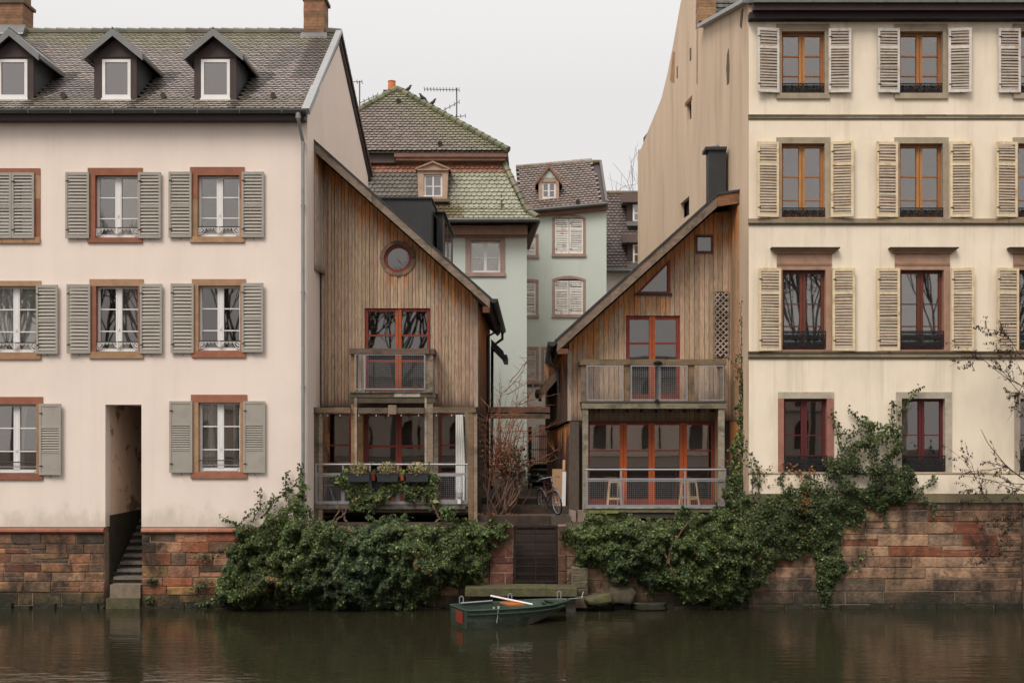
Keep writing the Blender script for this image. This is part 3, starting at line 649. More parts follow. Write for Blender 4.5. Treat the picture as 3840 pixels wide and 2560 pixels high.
for d in CWD:
    ol, orr, ot, ob = d['o']; sl, sr, st_, sb = d['s']; cl, cj, ck, cs = d['c']; x0, x1, z0, z1 = X(ol), X(orr), Z(ob), Z(ot); sx0, sx1, sz0, sz1 = X(sl), X(sr), Z(sb), Z(st_); xm = (x0 + x1) / 2
    m = MB(); f = -.025
    m.box(sx0, sx1, f, .30, z1, sz1, jit(cl, .1)); m.box(sx0, sx1, f - (.03 if d['row'] == 1 else 0), .30, sz0, z0, jit(cs, .1)); m.box(sx0, x0, f, .30, z0, z1, jit(cj, .1)); m.box(x1, sx1, f, .30, z0, z1, jit(ck, .1))
    if d.get('hood'):
        for i, (t, pr, ex) in enumerate(((570, .20, 15), (573.5, .15, 11), (577, .10, 7), (580, .07, 4))):
            m.box(X(sl - ex), X(sr + ex), -pr, 0, Z(t + 3.3), Z(t), (.06, .05, .04) if i == 0 else jit((.33, .19, .12), .1))
        m.box(sx0, sx1, f - .012, f, Z(610), Z(606), (.26, .14, .09))
    win = m.build('window', SAND, ch_)
    m = MB(); fc = d['fr']; ts = {1: (.37, .69), 2: (.43, .75), 3: (.42, .70), 4: (.50, .78)}[d['row']]
    sash(m, x0, x1, z0, z1, .14, .075, .15, ts, .028, dep=.07, col=fc, mcol=jit(mixc(fc, (.5, .26, .08), .35) if d['row'] < 3 else fc, .1))
    m.box(xm - .006, xm + .006, .125, .14, z0 + .1, z1 - .08, mixc(fc, (0, 0, 0), .5)); m.build('frame', WARMF, win)
    pane(x0 + .05, x1 - .05, z0 + .05, z1 - .05, .18, win, GLASS if d['row'] < 4 else GLASSD)
    m = MB(); h = d['rail']; yr = -.03 if d['row'] > 1 else .03; zr = z0 + h; a, c = x0 + .005, x1 - .005
    zb = z0 + (.03 if d['row'] != 3 else .06); TK = .018 if d['row'] < 3 else .014
    m.box(a, c, yr - .014, yr + .014, zr - .03, zr); m.box(a, c, yr - .01, yr + .01, zb, zb + .014); m.box(a, c, yr - .008, yr + .008, zr - .065, zr - .052)
    for sx in (a, xm, c - .016): m.box(sx - (.02 if sx == xm else 0), sx + .024, yr - .01, yr + .01, zb, zr)
    hh = zr - .065 - zb; n = 6 if hh < .3 else 8; rr = (c - a) / n / 2
    rows = 1 if hh < .3 else 2
    for q in range(rows):
        zc = zb + hh * (q + .5) / rows
        for i in range(n):
            xc = a + (2 * i + 1) * rr; rv = min(rr * .9, hh / rows * .48); m.ring((xc, yr, zc), rv, TK, 'y', 9, 4); m.ring((xc, yr, zc), rv * .45, TK, 'y', 7, 4)
            m.tube([(xc - rr, yr, zc - rv), (xc + rr, yr, zc + rv)], .010, 4); m.tube([(xc - rr, yr, zc + rv), (xc + rr, yr, zc - rv)], .010, 4)
    for i in range(n): xc = a + (2 * i + 1) * rr; m.tube([(xc, yr, zr - .06), (xc, yr, zr - .01)], .006, 4)
    m.build('railing', BLACK, win)
    for (a, bb, t, bt) in d['sh']:
        m = MB(); pale = d['row'] == 1
        fcx = jit((.58, .52, .47) if pale else (.66, .52, .33), .06); shutter(m, X(a) + .004, X(bb) - .004, Z(bt), Z(t), -.05, 'old', fcx, (.36, .30, .25) if pale else (.40, .315, .235)); ajar(m, X(bb) if bb < (ol + orr) / 2 else X(a), R.uniform(0, .14))
        m.build('shutter', [OLDW, OLDW, BLACK], win)
# ================================================================== TIMBER HOUSE BESIDE THE PINK HOUSE
YF, YB = 1.75, .9      # boarded front / balcony and verge plane
def wcol(k=.18): return jit((.20, .13, .08), k)
def rw(): return R.choice([(.21, .155, .11), (.26, .145, .065), (.17, .125, .09), (.23, .18, .13)])
th1 = thing('timber_house', 'narrow weathered timber house with round porthole window leaning roof against the pink house', 'house', (X(920, YF), YF, 2.3))
ax0, az0 = X(720, YB), Z(319, YB); ax1, az1 = X(1126, YB), Z(681, YB); asl = (az1 - az0) / (ax1 - ax0)
def ztop1(x): return az0 + asl * (x - ax0)
L1, R1 = X(738, YF), X(1097, YF); zb1 = Z(933, YF)
rc, rr_ = (X(914, YF), Z(594, YF)), (X(948, YF) - X(914, YF))
def round_hole(x):
    d = abs(x - rc[0]); q = rr_ * .97
    if d >= q: return None
    h = math.sqrt(q * q - d * d); return (rc[1] - h, rc[1] + h)
door_u = (838, 988, 708, 898)
m = MB()
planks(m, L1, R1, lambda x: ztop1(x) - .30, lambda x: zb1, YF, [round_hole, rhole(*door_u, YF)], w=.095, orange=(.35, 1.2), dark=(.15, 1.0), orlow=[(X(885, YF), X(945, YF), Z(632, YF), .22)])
# cladding returned along the neighbour's gable under the verge
planks(m, YB, YF - .03, lambda y: az0 - .35, lambda y: Z(620, YB), 0, frame=lambda a, y, z: (XP + .012 - y * .9 + (a - YB) * .14, a, z), base=(.42, .32, .25), orange=(.6, 1.2))
# east side above the lower storey
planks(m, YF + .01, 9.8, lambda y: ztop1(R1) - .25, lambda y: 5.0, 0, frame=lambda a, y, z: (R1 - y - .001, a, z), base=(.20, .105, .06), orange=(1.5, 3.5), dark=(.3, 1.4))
m.box(R1 - .09, R1 + .012, YF - .05, YF + .06, zb1 - .02, ztop1(R1) - .35, (.33, .26, .205))
# solid wall behind the boards
m.slab([(L1, zb1 + .02), (R1 - .03, zb1 + .02), (R1 - .03, ztop1(R1) - .34), (L1, ztop1(L1) - .34)], [rect(838, 988, 708, 898, YF), [(rc[0] + rr_ * .97 * math.cos(t), rc[1] + rr_ * .97 * math.sin(t)) for t in [i * math.pi / 12 for i in range(24)]]], lambda a, c: (a, YF + .001, c), (0, .2, 0), (.03, .022, .017))
m.box(R1 - .12, R1 - .005, YF + .21, 9.8, 2.3, ztop1(R1) - .3, (.03, .022, .017)); m.box(L1, R1, 9.81, 9.9, 2.3, 9, (.12, .09, .07))
# overlapping horizontal boards on the side of the ground storey
z = 2.25
while z < 4.98:
    h = .15; c = jit((.17, .115, .08), .2); m.mesh([(R1 + .03, YF - .02, z), (R1 + .03, 9.8, z), (R1 + .005, 9.8, z + h), (R1 + .005, YF - .02, z + h), (R1, YF - .02, z), (R1, 9.8, z)], [(0, 1, 2, 3), (4, 5, 1, 0)], c); z += h
wall = m.build('wall', WOOD, th1)
m = MB(); m.box(L1 + .05, R1 - .2, 4.2, 4.25, 2.3, 8); m.build('room_backing', ROOMIN, th1)
m = MB(); o1 = Vector((ax0, YB, az0)); o2 = Vector((ax1, YB, az1)); nrm = Vector((-asl, 0, 1)).normalized()
m.prism([o1 + Vector((0, .05, -.06)), o2 + Vector((0, .05, -.06)), o2 + Vector((0, .05, -.20)), o1 + Vector((0, .05, -.20))], (0, 9.2, 0), (.035, .033, .032), 0)
m.prism([o1 + Vector((0, -.03, 0)), o2 + Vector((.05, -.03, -.045)), o2 + Vector((.05, -.03, -.10)), o1 + Vector((0, -.03, -.055))], (0, 9.3, 0), (.03, .03, .032), 0)
for k in range(22):   # rafter ends under the eave
    y = 1.1 + k * .4; m.beam((R1 - .1, y, ztop1(R1 - .1) - .28), (ax1 - .02, y, ztop1(ax1 - .02) - .28), .09, .14, col=(.05, .03, .022))
roof = m.build('roof', M('dark_roof_sheet', (.04, .04, .042), .55, attr=True, amt=.15, bump=.05, spec=.4), th1)
m = MB()
for k in range(3):
    t0, t1 = k / 3, (k + 1) / 3; a, b = o1.lerp(o2, t0), o1.lerp(o2, t1 - .002)
    m.prism([a + Vector((0, 0, -.04)), b + Vector((0, 0, -.04)), b + Vector((0, 0, -.31)), a + Vector((0, 0, -.31))], (0, .045, 0), jit((.225, .165, .12), .1))
m.box(ax1 - .2, ax1 - .02, YB + .01, YB + .06, az1 - .42, az1 - .26, (.14, .05, .03))
m.build('barge_board', WOODH, th1)
def gutter(m, x, y0, y1, z, r=.085):
    pr = [(x + r * math.cos(a), z + r * math.sin(a)) for a in [math.pi + math.pi * i / 8 for i in range(9)]]
    m.prism([(px, y0, pz) for px, pz in pr], (0, y1 - y0, 0))
m = MB(); gutter(m, ax1 + .09, YB - .04, 10.2, az1 - .06, .11); m.build('gutter', BLKMET, th1)
m = MB(); gx, gz = ax1 + .09, az1 - .15; m.tube([(gx, 9.6, gz), (gx, 9.6, gz - .25), (R1 + .12, 9.6, gz - .5), (R1 + .1, 9.6, 2.4)], .05, 8); m.build('downpipe', BLKMET, th1); m = MB()
m.tube([(gx, 6.5, gz), (gx, 6.5, gz - .22), (R1 + .1, 6.5, gz - .42), (R1 + .09, 6.5, 2.6)], .045, 8); m.build('downpipe', BLKMET, th1)
m = MB(); yc = 8.0; a, b = P(1128, 778, yc), P(1156, 806, yc); m.prism([a, b, b + Vector((0, 0, -.25)), a + Vector((0, 0, -.25))], (0, 2, 0)); m.box(b.x - .02, b.x + .12, yc - .1, yc + 2, b.z - .32, b.z - .12); m.build('side_canopy', BLKMET, th1)
# black box dormer
m = MB(); y0 = 3.2
def dm_(l, r, t, b, ya, yb2, m=m): m.box(X(l, ya), X(r, ya), ya, yb2, Z(b, ya), Z(t, ya))
dm_(868, 990, 457, 640, y0, 9.0); m.box(X(866, y0) - .05, X(993, y0), y0 - .05, 9, Z(457, y0), Z(453, y0)); dm_(1003, 1017, 489, 640, y0 + .9, 8.4); m.box(X(992, y0), X(1018, y0 + .9) + .06, y0 + .8, 8.5, Z(489, y0 + .9), Z(486, y0 + .9))
dm = m.build('dormer', BLKMET, th1)
m = MB(); xx = X(1017, y0 + .9); m.box(xx + .002, xx + .012, y0 + 1.6, y0 + 2.6, Z(600, 5), Z(510, 5)); m.box(xx + .002, xx + .012, y0 + 3.0, y0 + 4.2, Z(600, 5), Z(510, 5)); m.build('pane', GLASSR, dm)
# porthole
m = MB(); c0 = Vector((rc[0], YF - .06, rc[1]))
for k in range(10):
    a0, a1 = k * math.pi / 5 + .02, (k + 1) * math.pi / 5; ri, ro = rr_ * .93, rr_ * 1.20; c = jit((.21, .13, .085), .15)
    ps = [c0 + Vector((ro * math.cos(a0 + (a1 - a0) * i / 4), 0, ro * math.sin(a0 + (a1 - a0) * i / 4))) for i in range(5)] + [c0 + Vector((ri * math.cos(a1 - (a1 - a0) * i / 4), 0, ri * math.sin(a1 - (a1 - a0) * i / 4))) for i in range(5)]
    m.prism(ps, (0, .10, 0), c)
rw_ = m.build('round_window', WOODH, th1)
m = MB()
for k in range(24):
    a0, a1 = k * math.pi / 12, (k + 1) * math.pi / 12; ro, ri = rr_ * .97, rr_ * .76
    m.prism([c0 + Vector((ro * math.cos(a), .05, ro * math.sin(a))) for a in (a0, a1)] + [c0 + Vector((ri * math.cos(a), .05, ri * math.sin(a))) for a in (a1, a0)], (0, .16, 0))
m.build('frame', REDF, rw_)
m = MB(); m.prism([c0 + Vector((rr_ * .9 * math.cos(i * math.pi / 12), .13, rr_ * .9 * math.sin(i * math.pi / 12))) for i in range(24)], (0, .006, 0)); m.build('pane', GLASSD, rw_)
m = MB(); m.mesh([c0 + Vector((.00, .20, .02)), c0 + Vector((.02, .20, -.30)), c0 + Vector((.18, .22, -.26)), c0 + Vector((.24, .20, -.1)), c0 + Vector((.08, .23, -.12)), c0 + Vector((.16, .20, .04))], [(0, 1, 4), (1, 2, 4), (2, 3, 4), (3, 5, 4)]); m.build('cloth', PINKC, rw_)
def door(parent, l, r, t, b, Y, mull, trs, cols, fw, name='glazed_door', glass=GLASSD, kick=None):
    """mull: list of (l, r) mullions; trs: transom bars (t, b)"""
    m = MB(); xl, xr, zt, zb = X(l, Y), X(r, Y), Z(t, Y), Z(b, Y); y0, y1 = Y + .02, Y + .10
    m.box(xl, xl + fw, y0, y1, zb, zt, mat=0); m.box(xr - fw, xr, y0, y1, zb, zt, mat=0); m.box(xl + fw, xr - fw, y0 + .002, y1, zt - fw, zt, mat=0); m.box(xl + fw, xr - fw, y0 + .002, y1, zb, zb + fw * 1.3, mat=0)
    xs = [xl + fw]
    for (a, c, mt) in mull: m.box(X(a, Y), X(c, Y), y0 - .012, y1, zb + .02, zt - .02, mat=mt); xs += [X(a, Y), X(c, Y)]
    for a, c, mt in mull: m.box((X(a, Y) + X(c, Y)) / 2 - .005, (X(a, Y) + X(c, Y)) / 2 + .005, y0 - .016, y0 - .011, zb + .05, zt - .05, mat=2)
    xs.append(xr - fw)
    for i in range(0, len(xs), 2):
        for (a, c) in trs: m.box(xs[i], xs[i + 1], y0 + .012, y1 - .015, Z(c, Y), Z(a, Y), mat=0)
    d = m.build(name, [REDF, ORF, BLACK], parent); pane(xl + .03, xr - .03, zb + .03, zt - .03, Y + .065, d, glass); return d
door(th1, *door_u, YF, [(908, 922, 1)], [(768, 772), (826, 832)], 0, .085, 'balcony_door')
# ---- balcony
BY = .95
m = MB(); xl, xr = X(803, BY), X(1000, BY)
m.box(xl, xr, BY, YF - .04, Z(912, BY), Z(902, BY), (.10, .08, .055)); m.box(xl + .03, xr - .0, BY + .02, BY + .14, Z(925, BY), Z(912, BY) - .003, (.085, .065, .045))
for k in range(16): m.box(xl + .02 + k * .135, xl + .145 + k * .135, BY - .035, YF - .06, Z(902, BY) + .002, Z(898, BY), jit((.14, .12, .09), .2))
m.box(X(905, BY), X(965, BY), BY - .008, BY - .001, Z(911, BY), Z(903, BY), (.42, .37, .30))
bal = m.build('balcony', WOODH, th1)
m = MB(); hb, ht = Z(813, BY), Z(800, BY)
m.box(xl - .0, X(986, BY), BY - .05, BY + .10, hb, ht, (.13, .085, .065)); m.box(X(983, BY) + .035, X(986, BY) + .13, BY - .0, YF - .05, hb + .004, ht - .006, (.11, .075, .06)); m.box(xl - .02, xl + .10, BY + .102, YF - .05, hb + .004, ht - .006, (.12, .08, .06)); m.build('handrail', WOODH, bal)
for (l, r, cA, yp) in ((806, 820, (.28, .16, .075), BY + .02), (977, 994, (.235, .175, .12), BY + .02)):
    m = MB(); m.box(X(l, BY), X(r, BY), yp + .015, yp + .145, Z(1160, BY), Z(813, BY) - .004, cA); m.box(X(l, BY) + (.09 if l < 900 else -.02), X(l, BY) + (.155 if l < 900 else .03), yp - .003, yp + .013, Z(1160, BY), Z(815, BY), (.33, .27, .21)); m.build('post', WOODH, bal)
m = MB(); wire_panel(m, X(815, BY), X(977, BY), Z(895, BY), Z(813, BY), BY - .02, .03, .052, .0038); m.box(X(836, BY), X(840, BY), BY - .035, BY - .01, Z(895, BY), Z(814, BY)); m.build('mesh_panel', GALV, bal)
m = MB()
for k in range(26): y = BY + .15 + k * .05; m.box(X(990, BY) + .02, X(990, BY) + .026, y, y + .005, Z(895, BY), Z(815, BY))
for k in range(16): zz = Z(895, BY) + k * .057; m.box(X(990, BY) + .027, X(990, BY) + .033, BY + .14, YF - .06, zz, zz + .005)
m.build('mesh_panel', GALV, bal)
# ---- ground storey: recessed glazing behind a timber frame and deck
zf, zd = Z(948, YB), Z(1156, YB)
m = MB()
xs0, xs1 = L1 + .02, R1
WG = [(752, 806, 946, 1068), (838, 986, 946, 1152), (1009, 1066, 950, 1150)]
m.slab([(xs0, 2.25), (xs1, 2.25), (xs1, zb1 - .002), (xs0, zb1 - .002)], [rect(*q, YF) for q in WG], lambda a, c: (a, YF, c), (0, .2, 0), (.10, .075, .055))
for l, r in ((738, 752), (806, 836), (988, 1007), (1068, 1097)):
    x = X(l, YF)
    while x < X(r, YF) - .03: w_ = min(.11, X(r, YF) - x); m.box(x + .004, x + w_, YF - .025, YF - .002, 2.4, zb1 - .05, jit(rw(), .15)); x += w_
m.build('lower_wall', WOOD, th1)
d1 = door(th1, 752, 806, 946, 1068, YF, [], [(1020, 1024)], 0, .06, 'side_window')
d2 = door(th1, 838, 986, 946, 1152, YF, [(909, 922, 0)], [(1022, 1027), (1085, 1092)], 0, .09, 'terrace_door')
d3 = door(th1, 1009, 1066, 950, 1150, YF, [], [(1020, 1024), (1083, 1088)], 0, .06, 'side_door')
m = MB(); m.box(X(720, YB), X(806, BY), YB - .06, YB + .12, Z(948, YB), Z(935, YB), wcol()); m.box(X(824, BY), X(976, BY), YB - .06, YB + .12, Z(949, YB), Z(936, YB), (.12, .085, .06)); m.box(X(995, BY), X(1093, YB), YB - .06, YB + .12, Z(947, YB), Z(934, YB), wcol())
m.box(X(1084, YB), X(1094, YB), YB + .122, YF + .1, Z(947, YB), Z(935, YB), (.10, .07, .05)); m.box(X(722, YB), X(732, YB), YB + .122, YF - .02, Z(947, YB), Z(935, YB), (.10, .07, .05))
m.box(X(893, BY), X(912, BY), YB - .11, YB - .062, Z(951, YB), Z(930, YB), (.22, .16, .12))
fr = m.build('timber_frame', WOODH, th1)
for l, r, c in ((722, 731, (.13, .10, .07)), (732, 741, (.26, .20, .15)), (1076, 1087, (.20, .12, .065)), (1088, 1096, (.25, .19, .14))):
    m = MB(); m.box(X(l, YB), X(r, YB), YB - .03 if l in (732, 1076) else YB - .01, YB + .09, 2.0, zf - .003, c); m.build('post', WOODH, fr)
m = MB(); m.box(X(742, YF), X(755, YF), YF - .16, YF - .03, Z(1070, YF), Z(948, YF), (.24, .15, .085)); m.prism([P(744, 1010, YF - .2), P(748, 970, YF - .2), P(757, 1000, YF - .2), P(757, 1045, YF - .2)], (0, .05, 0), (.34, .15, .055)); m.build('brace', WOODH, fr); m = MB(); m.box(X(823, YF), X(836, YF), YF - .14, YF - .03, 2.7, zf, (.25, .14, .07)); m.build('post', WOODH, fr); m = MB(); m.box(X(998, YF), X(1007, YF), YF - .12, YF - .03, 2.7, zf, (.29, .225, .18)); m.build('post', WOODH, fr)
m = MB(); m.box(X(722, YB), X(1078, YB), YB - .02, YF - .03, Z(1163, YB), Z(1156, YB), (.12, .095, .07)); m.box(X(724, YB), X(1078, YB), YB + .02, YB + .14, Z(1176, YB), Z(1163, YB) - .002, (.07, .055, .04))
for k in range(14): x = X(730, YB) + k * .285; m.box(x, x + .09, YB + .15, YF, Z(1175, YB), Z(1163, YB) - .002, (.085, .06, .04))
for k in range(12): m.box(X(724, YB) + k * .33, X(724, YB) + k * .33 + .32, YB - .06, YB - .022, Z(1168, YB), Z(1159, YB), jit((.13, .105, .08), .25))
m.box(X(1010, YB), X(1014, YB), YB + .2, YB + .3, 1.6, Z(1163, YB), (.06, .045, .035)); m.box(X(880, YB), X(884, YB), YB + .2, YB + .3, 1.6, Z(1163, YB), (.06, .045, .035))
m.build('deck', WOODH, th1)
m = MB(); m.tube([P(724, 1066, YB), P(984, 1066, YB)], .027, 8); m.tube([P(988, 1066, YB), P(1074, 1066, YB)], .027, 8)
m.box(X(725, YB), X(978, YB), YB - .02, YB + .02, Z(1091, YB), Z(1086, YB)); m.box(X(990, YB), X(1072, YB), YB - .02, YB + .02, Z(1091, YB), Z(1086, YB))
for l in (724, 786, 848, 912, 976, 1070): m.box(X(l, YB), X(l + 4, YB), YB - .018, YB + .018, Z(1160, YB), Z(1068, YB))
m.box(X(727, YB), X(976, YB), YB - .045, YB - .018, Z(1157, YB), Z(1151, YB)); m.box(X(990, YB), X(1072, YB), YB - .045, YB + .018, Z(1157, YB), Z(1149, YB))
rl = m.build('railing', GALV, th1)
for l, r in ((728, 786), (790, 848), (852, 912), (916, 976)):
    m = MB(); wire_panel(m, X(l, YB), X(r, YB), Z(1152, YB), Z(1092, YB), YB - .03, .022, .05, .0036); m.build('mesh_panel', GALV, rl)
m = MB(); wire_panel(m, X(1004, YB), X(1062, YB), Z(1149, YB), Z(1091, YB), YB - .03, .025, .05, .0038); m.build('mesh_panel', GALV, rl)
m = MB(); curtain_mesh(m, X(1047, YF), X(1064, YF), Z(1148, YF), Z(952, YF), YF - .10, 4, -.25, amp=.025); o = m.build('curtain', CURT); tag(o, 'long white outdoor curtain hanging at the right end of the timber deck', 'curtain')

# ================================================================== TIMBER HOUSE BESIDE THE CREAM HOUSE
th2 = thing('timber_house', 'wider weathered timber house with triangular window and long mesh balcony beside the cream house', 'house', (X(1500, YF), YF, 2.3))
b0 = Vector((X(1279, YB), YB, Z(776, YB))); b1 = Vector((X(1648, YB), YB, Z(443, YB))); b2 = Vector((X(1706, YB), YB, Z(434, YB)))
s1 = (b1.z - b0.z) / (b1.x - b0.x); s2 = (b2.z - b1.z) / (b2.x - b1.x)
def ztop2(x): return b0.z + s1 * (x - b0.x) if x < b1.x else b1.z + s2 * (x - b1.x)
L2, R2 = X(1306, YF), X(1679, YF); zb2 = Z(966, YF)
tri = [(1463, 674), (1537, 674), (1537, 599)]; sq = (1597, 1638, 540, 583); du = (1438, 1562, 725, 916)
tx0, tx1, tz0, tz1 = X(1463, YF), X(1537, YF), Z(674, YF), Z(599, YF)
def tri_hole(x): return (tz0, tz0 + (tz1 - tz0) * (x - tx0) / (tx1 - tx0)) if tx0 < x < tx1 else None
m = MB()
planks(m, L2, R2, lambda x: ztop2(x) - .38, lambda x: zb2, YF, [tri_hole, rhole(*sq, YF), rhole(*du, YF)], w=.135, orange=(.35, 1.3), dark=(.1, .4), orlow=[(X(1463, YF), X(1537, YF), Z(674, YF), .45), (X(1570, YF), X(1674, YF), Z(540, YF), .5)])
planks(m, YB + .02, YF - .03, lambda y: b2.z - .42, lambda y: Z(966, YF), 0, frame=lambda a, y, z: (XC - .0881 * a - .012 + y * .9, a, z), base=(.36, .225, .135), orange=(1.0, 1.8), w=.15)
planks(m, YB + .02, YF - .03, lambda y: zb2 - .02, lambda y: 3.0, 0, frame=lambda a, y, z: (XC - .0881 * a - .012 + y * .9, a, z), base=(.32, .16, .07), w=.6)
SB = Vector((.45, 9.2, 0)); SA = Vector((L2, YF + .01, 0))
def sidef(a, y, z):
    t = a / 7.2; p = SA.lerp(SB, t); return (p.x - .02 + y * .9, p.y, z)
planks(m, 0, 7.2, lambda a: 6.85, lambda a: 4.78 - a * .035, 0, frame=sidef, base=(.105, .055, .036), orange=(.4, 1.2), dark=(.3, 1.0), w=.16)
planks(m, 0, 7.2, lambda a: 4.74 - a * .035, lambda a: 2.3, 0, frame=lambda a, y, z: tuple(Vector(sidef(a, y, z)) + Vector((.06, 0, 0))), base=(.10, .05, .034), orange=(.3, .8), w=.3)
m.box(L2 - .03, L2 + .075, YF - .05, YF + .08, zb2, 6.7, (.36, .285, .225))
m.slab([(L2 + .02, zb2 + .02), (R2, zb2 + .02), (R2, ztop2(R2) - .42), (b1.x, b1.z - .42), (L2 + .02, ztop2(L2) - .42)], [rect(sq[0], sq[1], sq[2], sq[3], YF), rect(*du, YF), [(tx0, tz0), (tx1, tz0), (tx1, tz1)]], lambda a, c: (a, YF + .001, c), (0, .2, 0), (.03, .022, .017))
m.prism([SA + Vector((.06, .2, 2.3)), SB + Vector((.08, 0, 2.3)), SB + Vector((.08, 0, 6.8)), SA + Vector((.06, .2, 6.8))], (.06, 0, 0), (.025, .018, .014)); m.prism([(.45, 9.25, 2.3), (4.7, 9.25, 2.3), (4.7, 9.25, ztop2(4.7) - .5), (b0.x + .1, 9.25, ztop2(b0.x + .1) - .5), (.45, 9.25, 6.3)], (0, .1, 0), (.1, .08, .06))
# shed wall, post and louvred boards below
zz = 2.35
while zz < 4.4:
    c = jit((.15, .105, .07), .2); m.box(L2 + .01, L2 + .25, YF - .06 - R.uniform(0, .02), YF + .1, zz, zz + .105, c); zz += .115
m.build('wall', WOOD, th2)
m = MB(); m.prism([(L2 + .2, 4.4, 2.3), (R2, 4.4, 2.3), (R2, 4.4, ztop2(R2) - .5), (b1.x, 4.4, b1.z - .5), (L2 + .2, 4.4, ztop2(L2 + .2) - .5)], (0, .05, 0)); m.build('room_backing', ROOMIN, th2)
m = MB(); yv = Vector((0, .05, 0))
def dz(v, k): return v + Vector((0, 0, k))
for p, q in ((b0, b1), (b1, b2)):
    m.prism([dz(p, -.06) + yv, dz(q, -.06) + yv, dz(q, -.22) + yv, dz(p, -.22) + yv], (0, 9.0, 0), (.05, .032, .024)); e = Vector((-.06, 0, -.055)) if p is b0 else Vector()
    m.prism([p + e + Vector((0, -.035, .0)), q + Vector((0, -.035, 0)), q + Vector((0, -.035, -.055)), p + e + Vector((0, -.035, -.055))], (0, 9.1, 0), (.035, .035, .037))
for k in range(20): y = 1.1 + k * .4; m.beam((b0.x + .03, y, b0.z - .30), (L2 + .1, y, ztop2(L2 + .1) - .30), .09, .14, col=(.05, .03, .022))
m.build('roof', M('dark_roof_sheet'), th2)
m = MB()
for p, q, n, base in ((b0, b1, 3, (.20, .14, .10)), (b1, b2, 1, (.25, .12, .055))):
    for k in range(n):
        a, c = p.lerp(q, k / n), p.lerp(q, (k + 1) / n - .002); cc = jit(base, .12)
        m.prism([dz(a, -.04), dz(c, -.04), dz(c, -.36), dz(a, -.36)], (0, .045, 0), cc)
m.box(b0.x + .02, b0.x + .3, YB + .01, YB + .07, b0.z - .42, b0.z - .28, (.16, .06, .03)); m.build('barge_board', WOODH, th2)
m = MB(); gutter(m, b0.x - .12, YB - .04, 9.5, b0.z - .10, .12); m.build('gutter', BLKMET, th2)
m = MB(); gx, gz = b0.x - .12, b0.z - .2; m.tube([(gx, 3.2, gz), (gx, 3.2, gz - .3), (gx + .2, 3.2, gz - .55), (gx + .22, 3.2, 5.6)], .045, 8); m.build('downpipe', BLKMET, th2)
m = MB(); y0 = 4.4; a, c = P(1239, 893, y0), P(1288, 834, y0)
m.prism([a, c, dz(c, -.10), dz(a, -.10)], (0, 4, 0), (.04, .035, .03)); m.prism([dz(a, -.02) + Vector((.02, -.04, 0)), dz(c, -.02) + Vector((0, -.04, 0)), dz(c, -.36) + Vector((0, -.04, 0)), dz(a, -.30) + Vector((.02, -.04, 0))], (0, .045, 0), (.15, .095, .065)); m.tube([a + Vector((-.05, -.1, -.08)), a + Vector((-.05, 4, -.08))], .08, 8, (.015, .015, .015)); m.tube([a + Vector((.0, .3, -.1)), a + Vector((.02, .3, -.35))], .05, 6, (.015, .015, .015))
m.build('side_canopy', WOODH, th2)
m = MB(); fx, fy = X(1628, 1.95), 1.95; fw = X(1668, 1.95) - fx
m.box(fx, fx + fw, fy, fy + .5, 10.25, Z(345, fy)); m.box(fx - .1, fx + fw + .01, fy - .06, fy + .56, Z(345, fy), Z(338, fy)); m.lathe([(.09, 0), (.09, .1), (.05, .14)], (fx + fw * .5, fy + .25, Z(338, fy)), 10, mat=1); m.build('flue', [BLKMET, GALV], th2)
# windows
m = MB()
def trif(k, ya, yb, mt):
    a, b, c = Vector((tx0, 0, tz0)), Vector((tx1, 0, tz0)), Vector((tx1, 0, tz1)); cen = (a + b + c) / 3
    ins = [p + (cen - p) * k for p in (a, b, c)]; out = [p - (cen - p) * .10 for p in (a, b, c)]
    for i in range(3):
        j = (i + 1) % 3; m.prism([Vector((q.x, ya, q.z)) for q in (out[i], out[j], ins[j], ins[i])], (0, yb - ya, 0), mat=mt)
trif(.17, YF - .05, YF + .10, 0); w_ = m.build('triangular_window', REDF, th2)
m = MB(); m.prism([(tx0, YF + .05, tz0), (tx1, YF + .05, tz0), (tx1, YF + .05, tz1)], (0, .006, 0)); m.build('pane', GLASSD, w_)
m = MB(); m.box(tx0 - .06, tx1 + .07, YF - .10, YF - .02, tz0 - .05, tz0 - .0); m.build('sill', BLKMET, w_)
m = MB(); sash(m, X(1597, YF), X(1638, YF), Z(583, YF), Z(540, YF), YF - .06, .055, 0, (), .02, dep=.14); w_ = m.build('square_window', M('dark_red_brown_paint', (.085, .03, .025), .5, amt=.15, bump=.05), th2); pane(X(1600, YF), X(1635, YF), Z(580, YF), Z(543, YF), YF, w_, GLASSD)
door(th2, *du, YF, [(1491, 1505, 1)], [(786, 790), (832, 838)], 0, .10, 'balcony_door', GLASSD)
m = MB(); lx0, lx1, lz0, lz1 = X(1641, YF), X(1671, YF), Z(822, YF), Z(670, YF); yy = YF - .06
for d_ in (1, -1):
    t = lz0 - .4
    while t < lz1 + .4:
        # clip the diagonal lath to the rectangle
        w_ = lx1 - lx0; za, zc = t, t + d_ * w_; pts = []
        for s_ in np.linspace(0, 1, 9):
            z_ = za + (zc - za) * s_
            if lz0 <= z_ <= lz1: pts.append((lx0 + w_ * s_, yy - (.012 if d_ > 0 else 0), z_))
        if len(pts) > 1: m.beam(pts[0], pts[-1], .010, .034, (0, 0, 1), jit((.42, .32, .25), .12))
        t += .155
for x_ in (lx0 - .02, lx1): m.box(x_, x_ + .025, yy - .02, yy + .02, lz0, lz1, (.26, .2, .15))
m.box(lx0, lx1, yy + .012, yy + .018, lz0, lz1, (.05, .035, .027))  # dark sheet added behind the laths as shade in the lattice gaps
m.build('trellis', WOODH, th2)
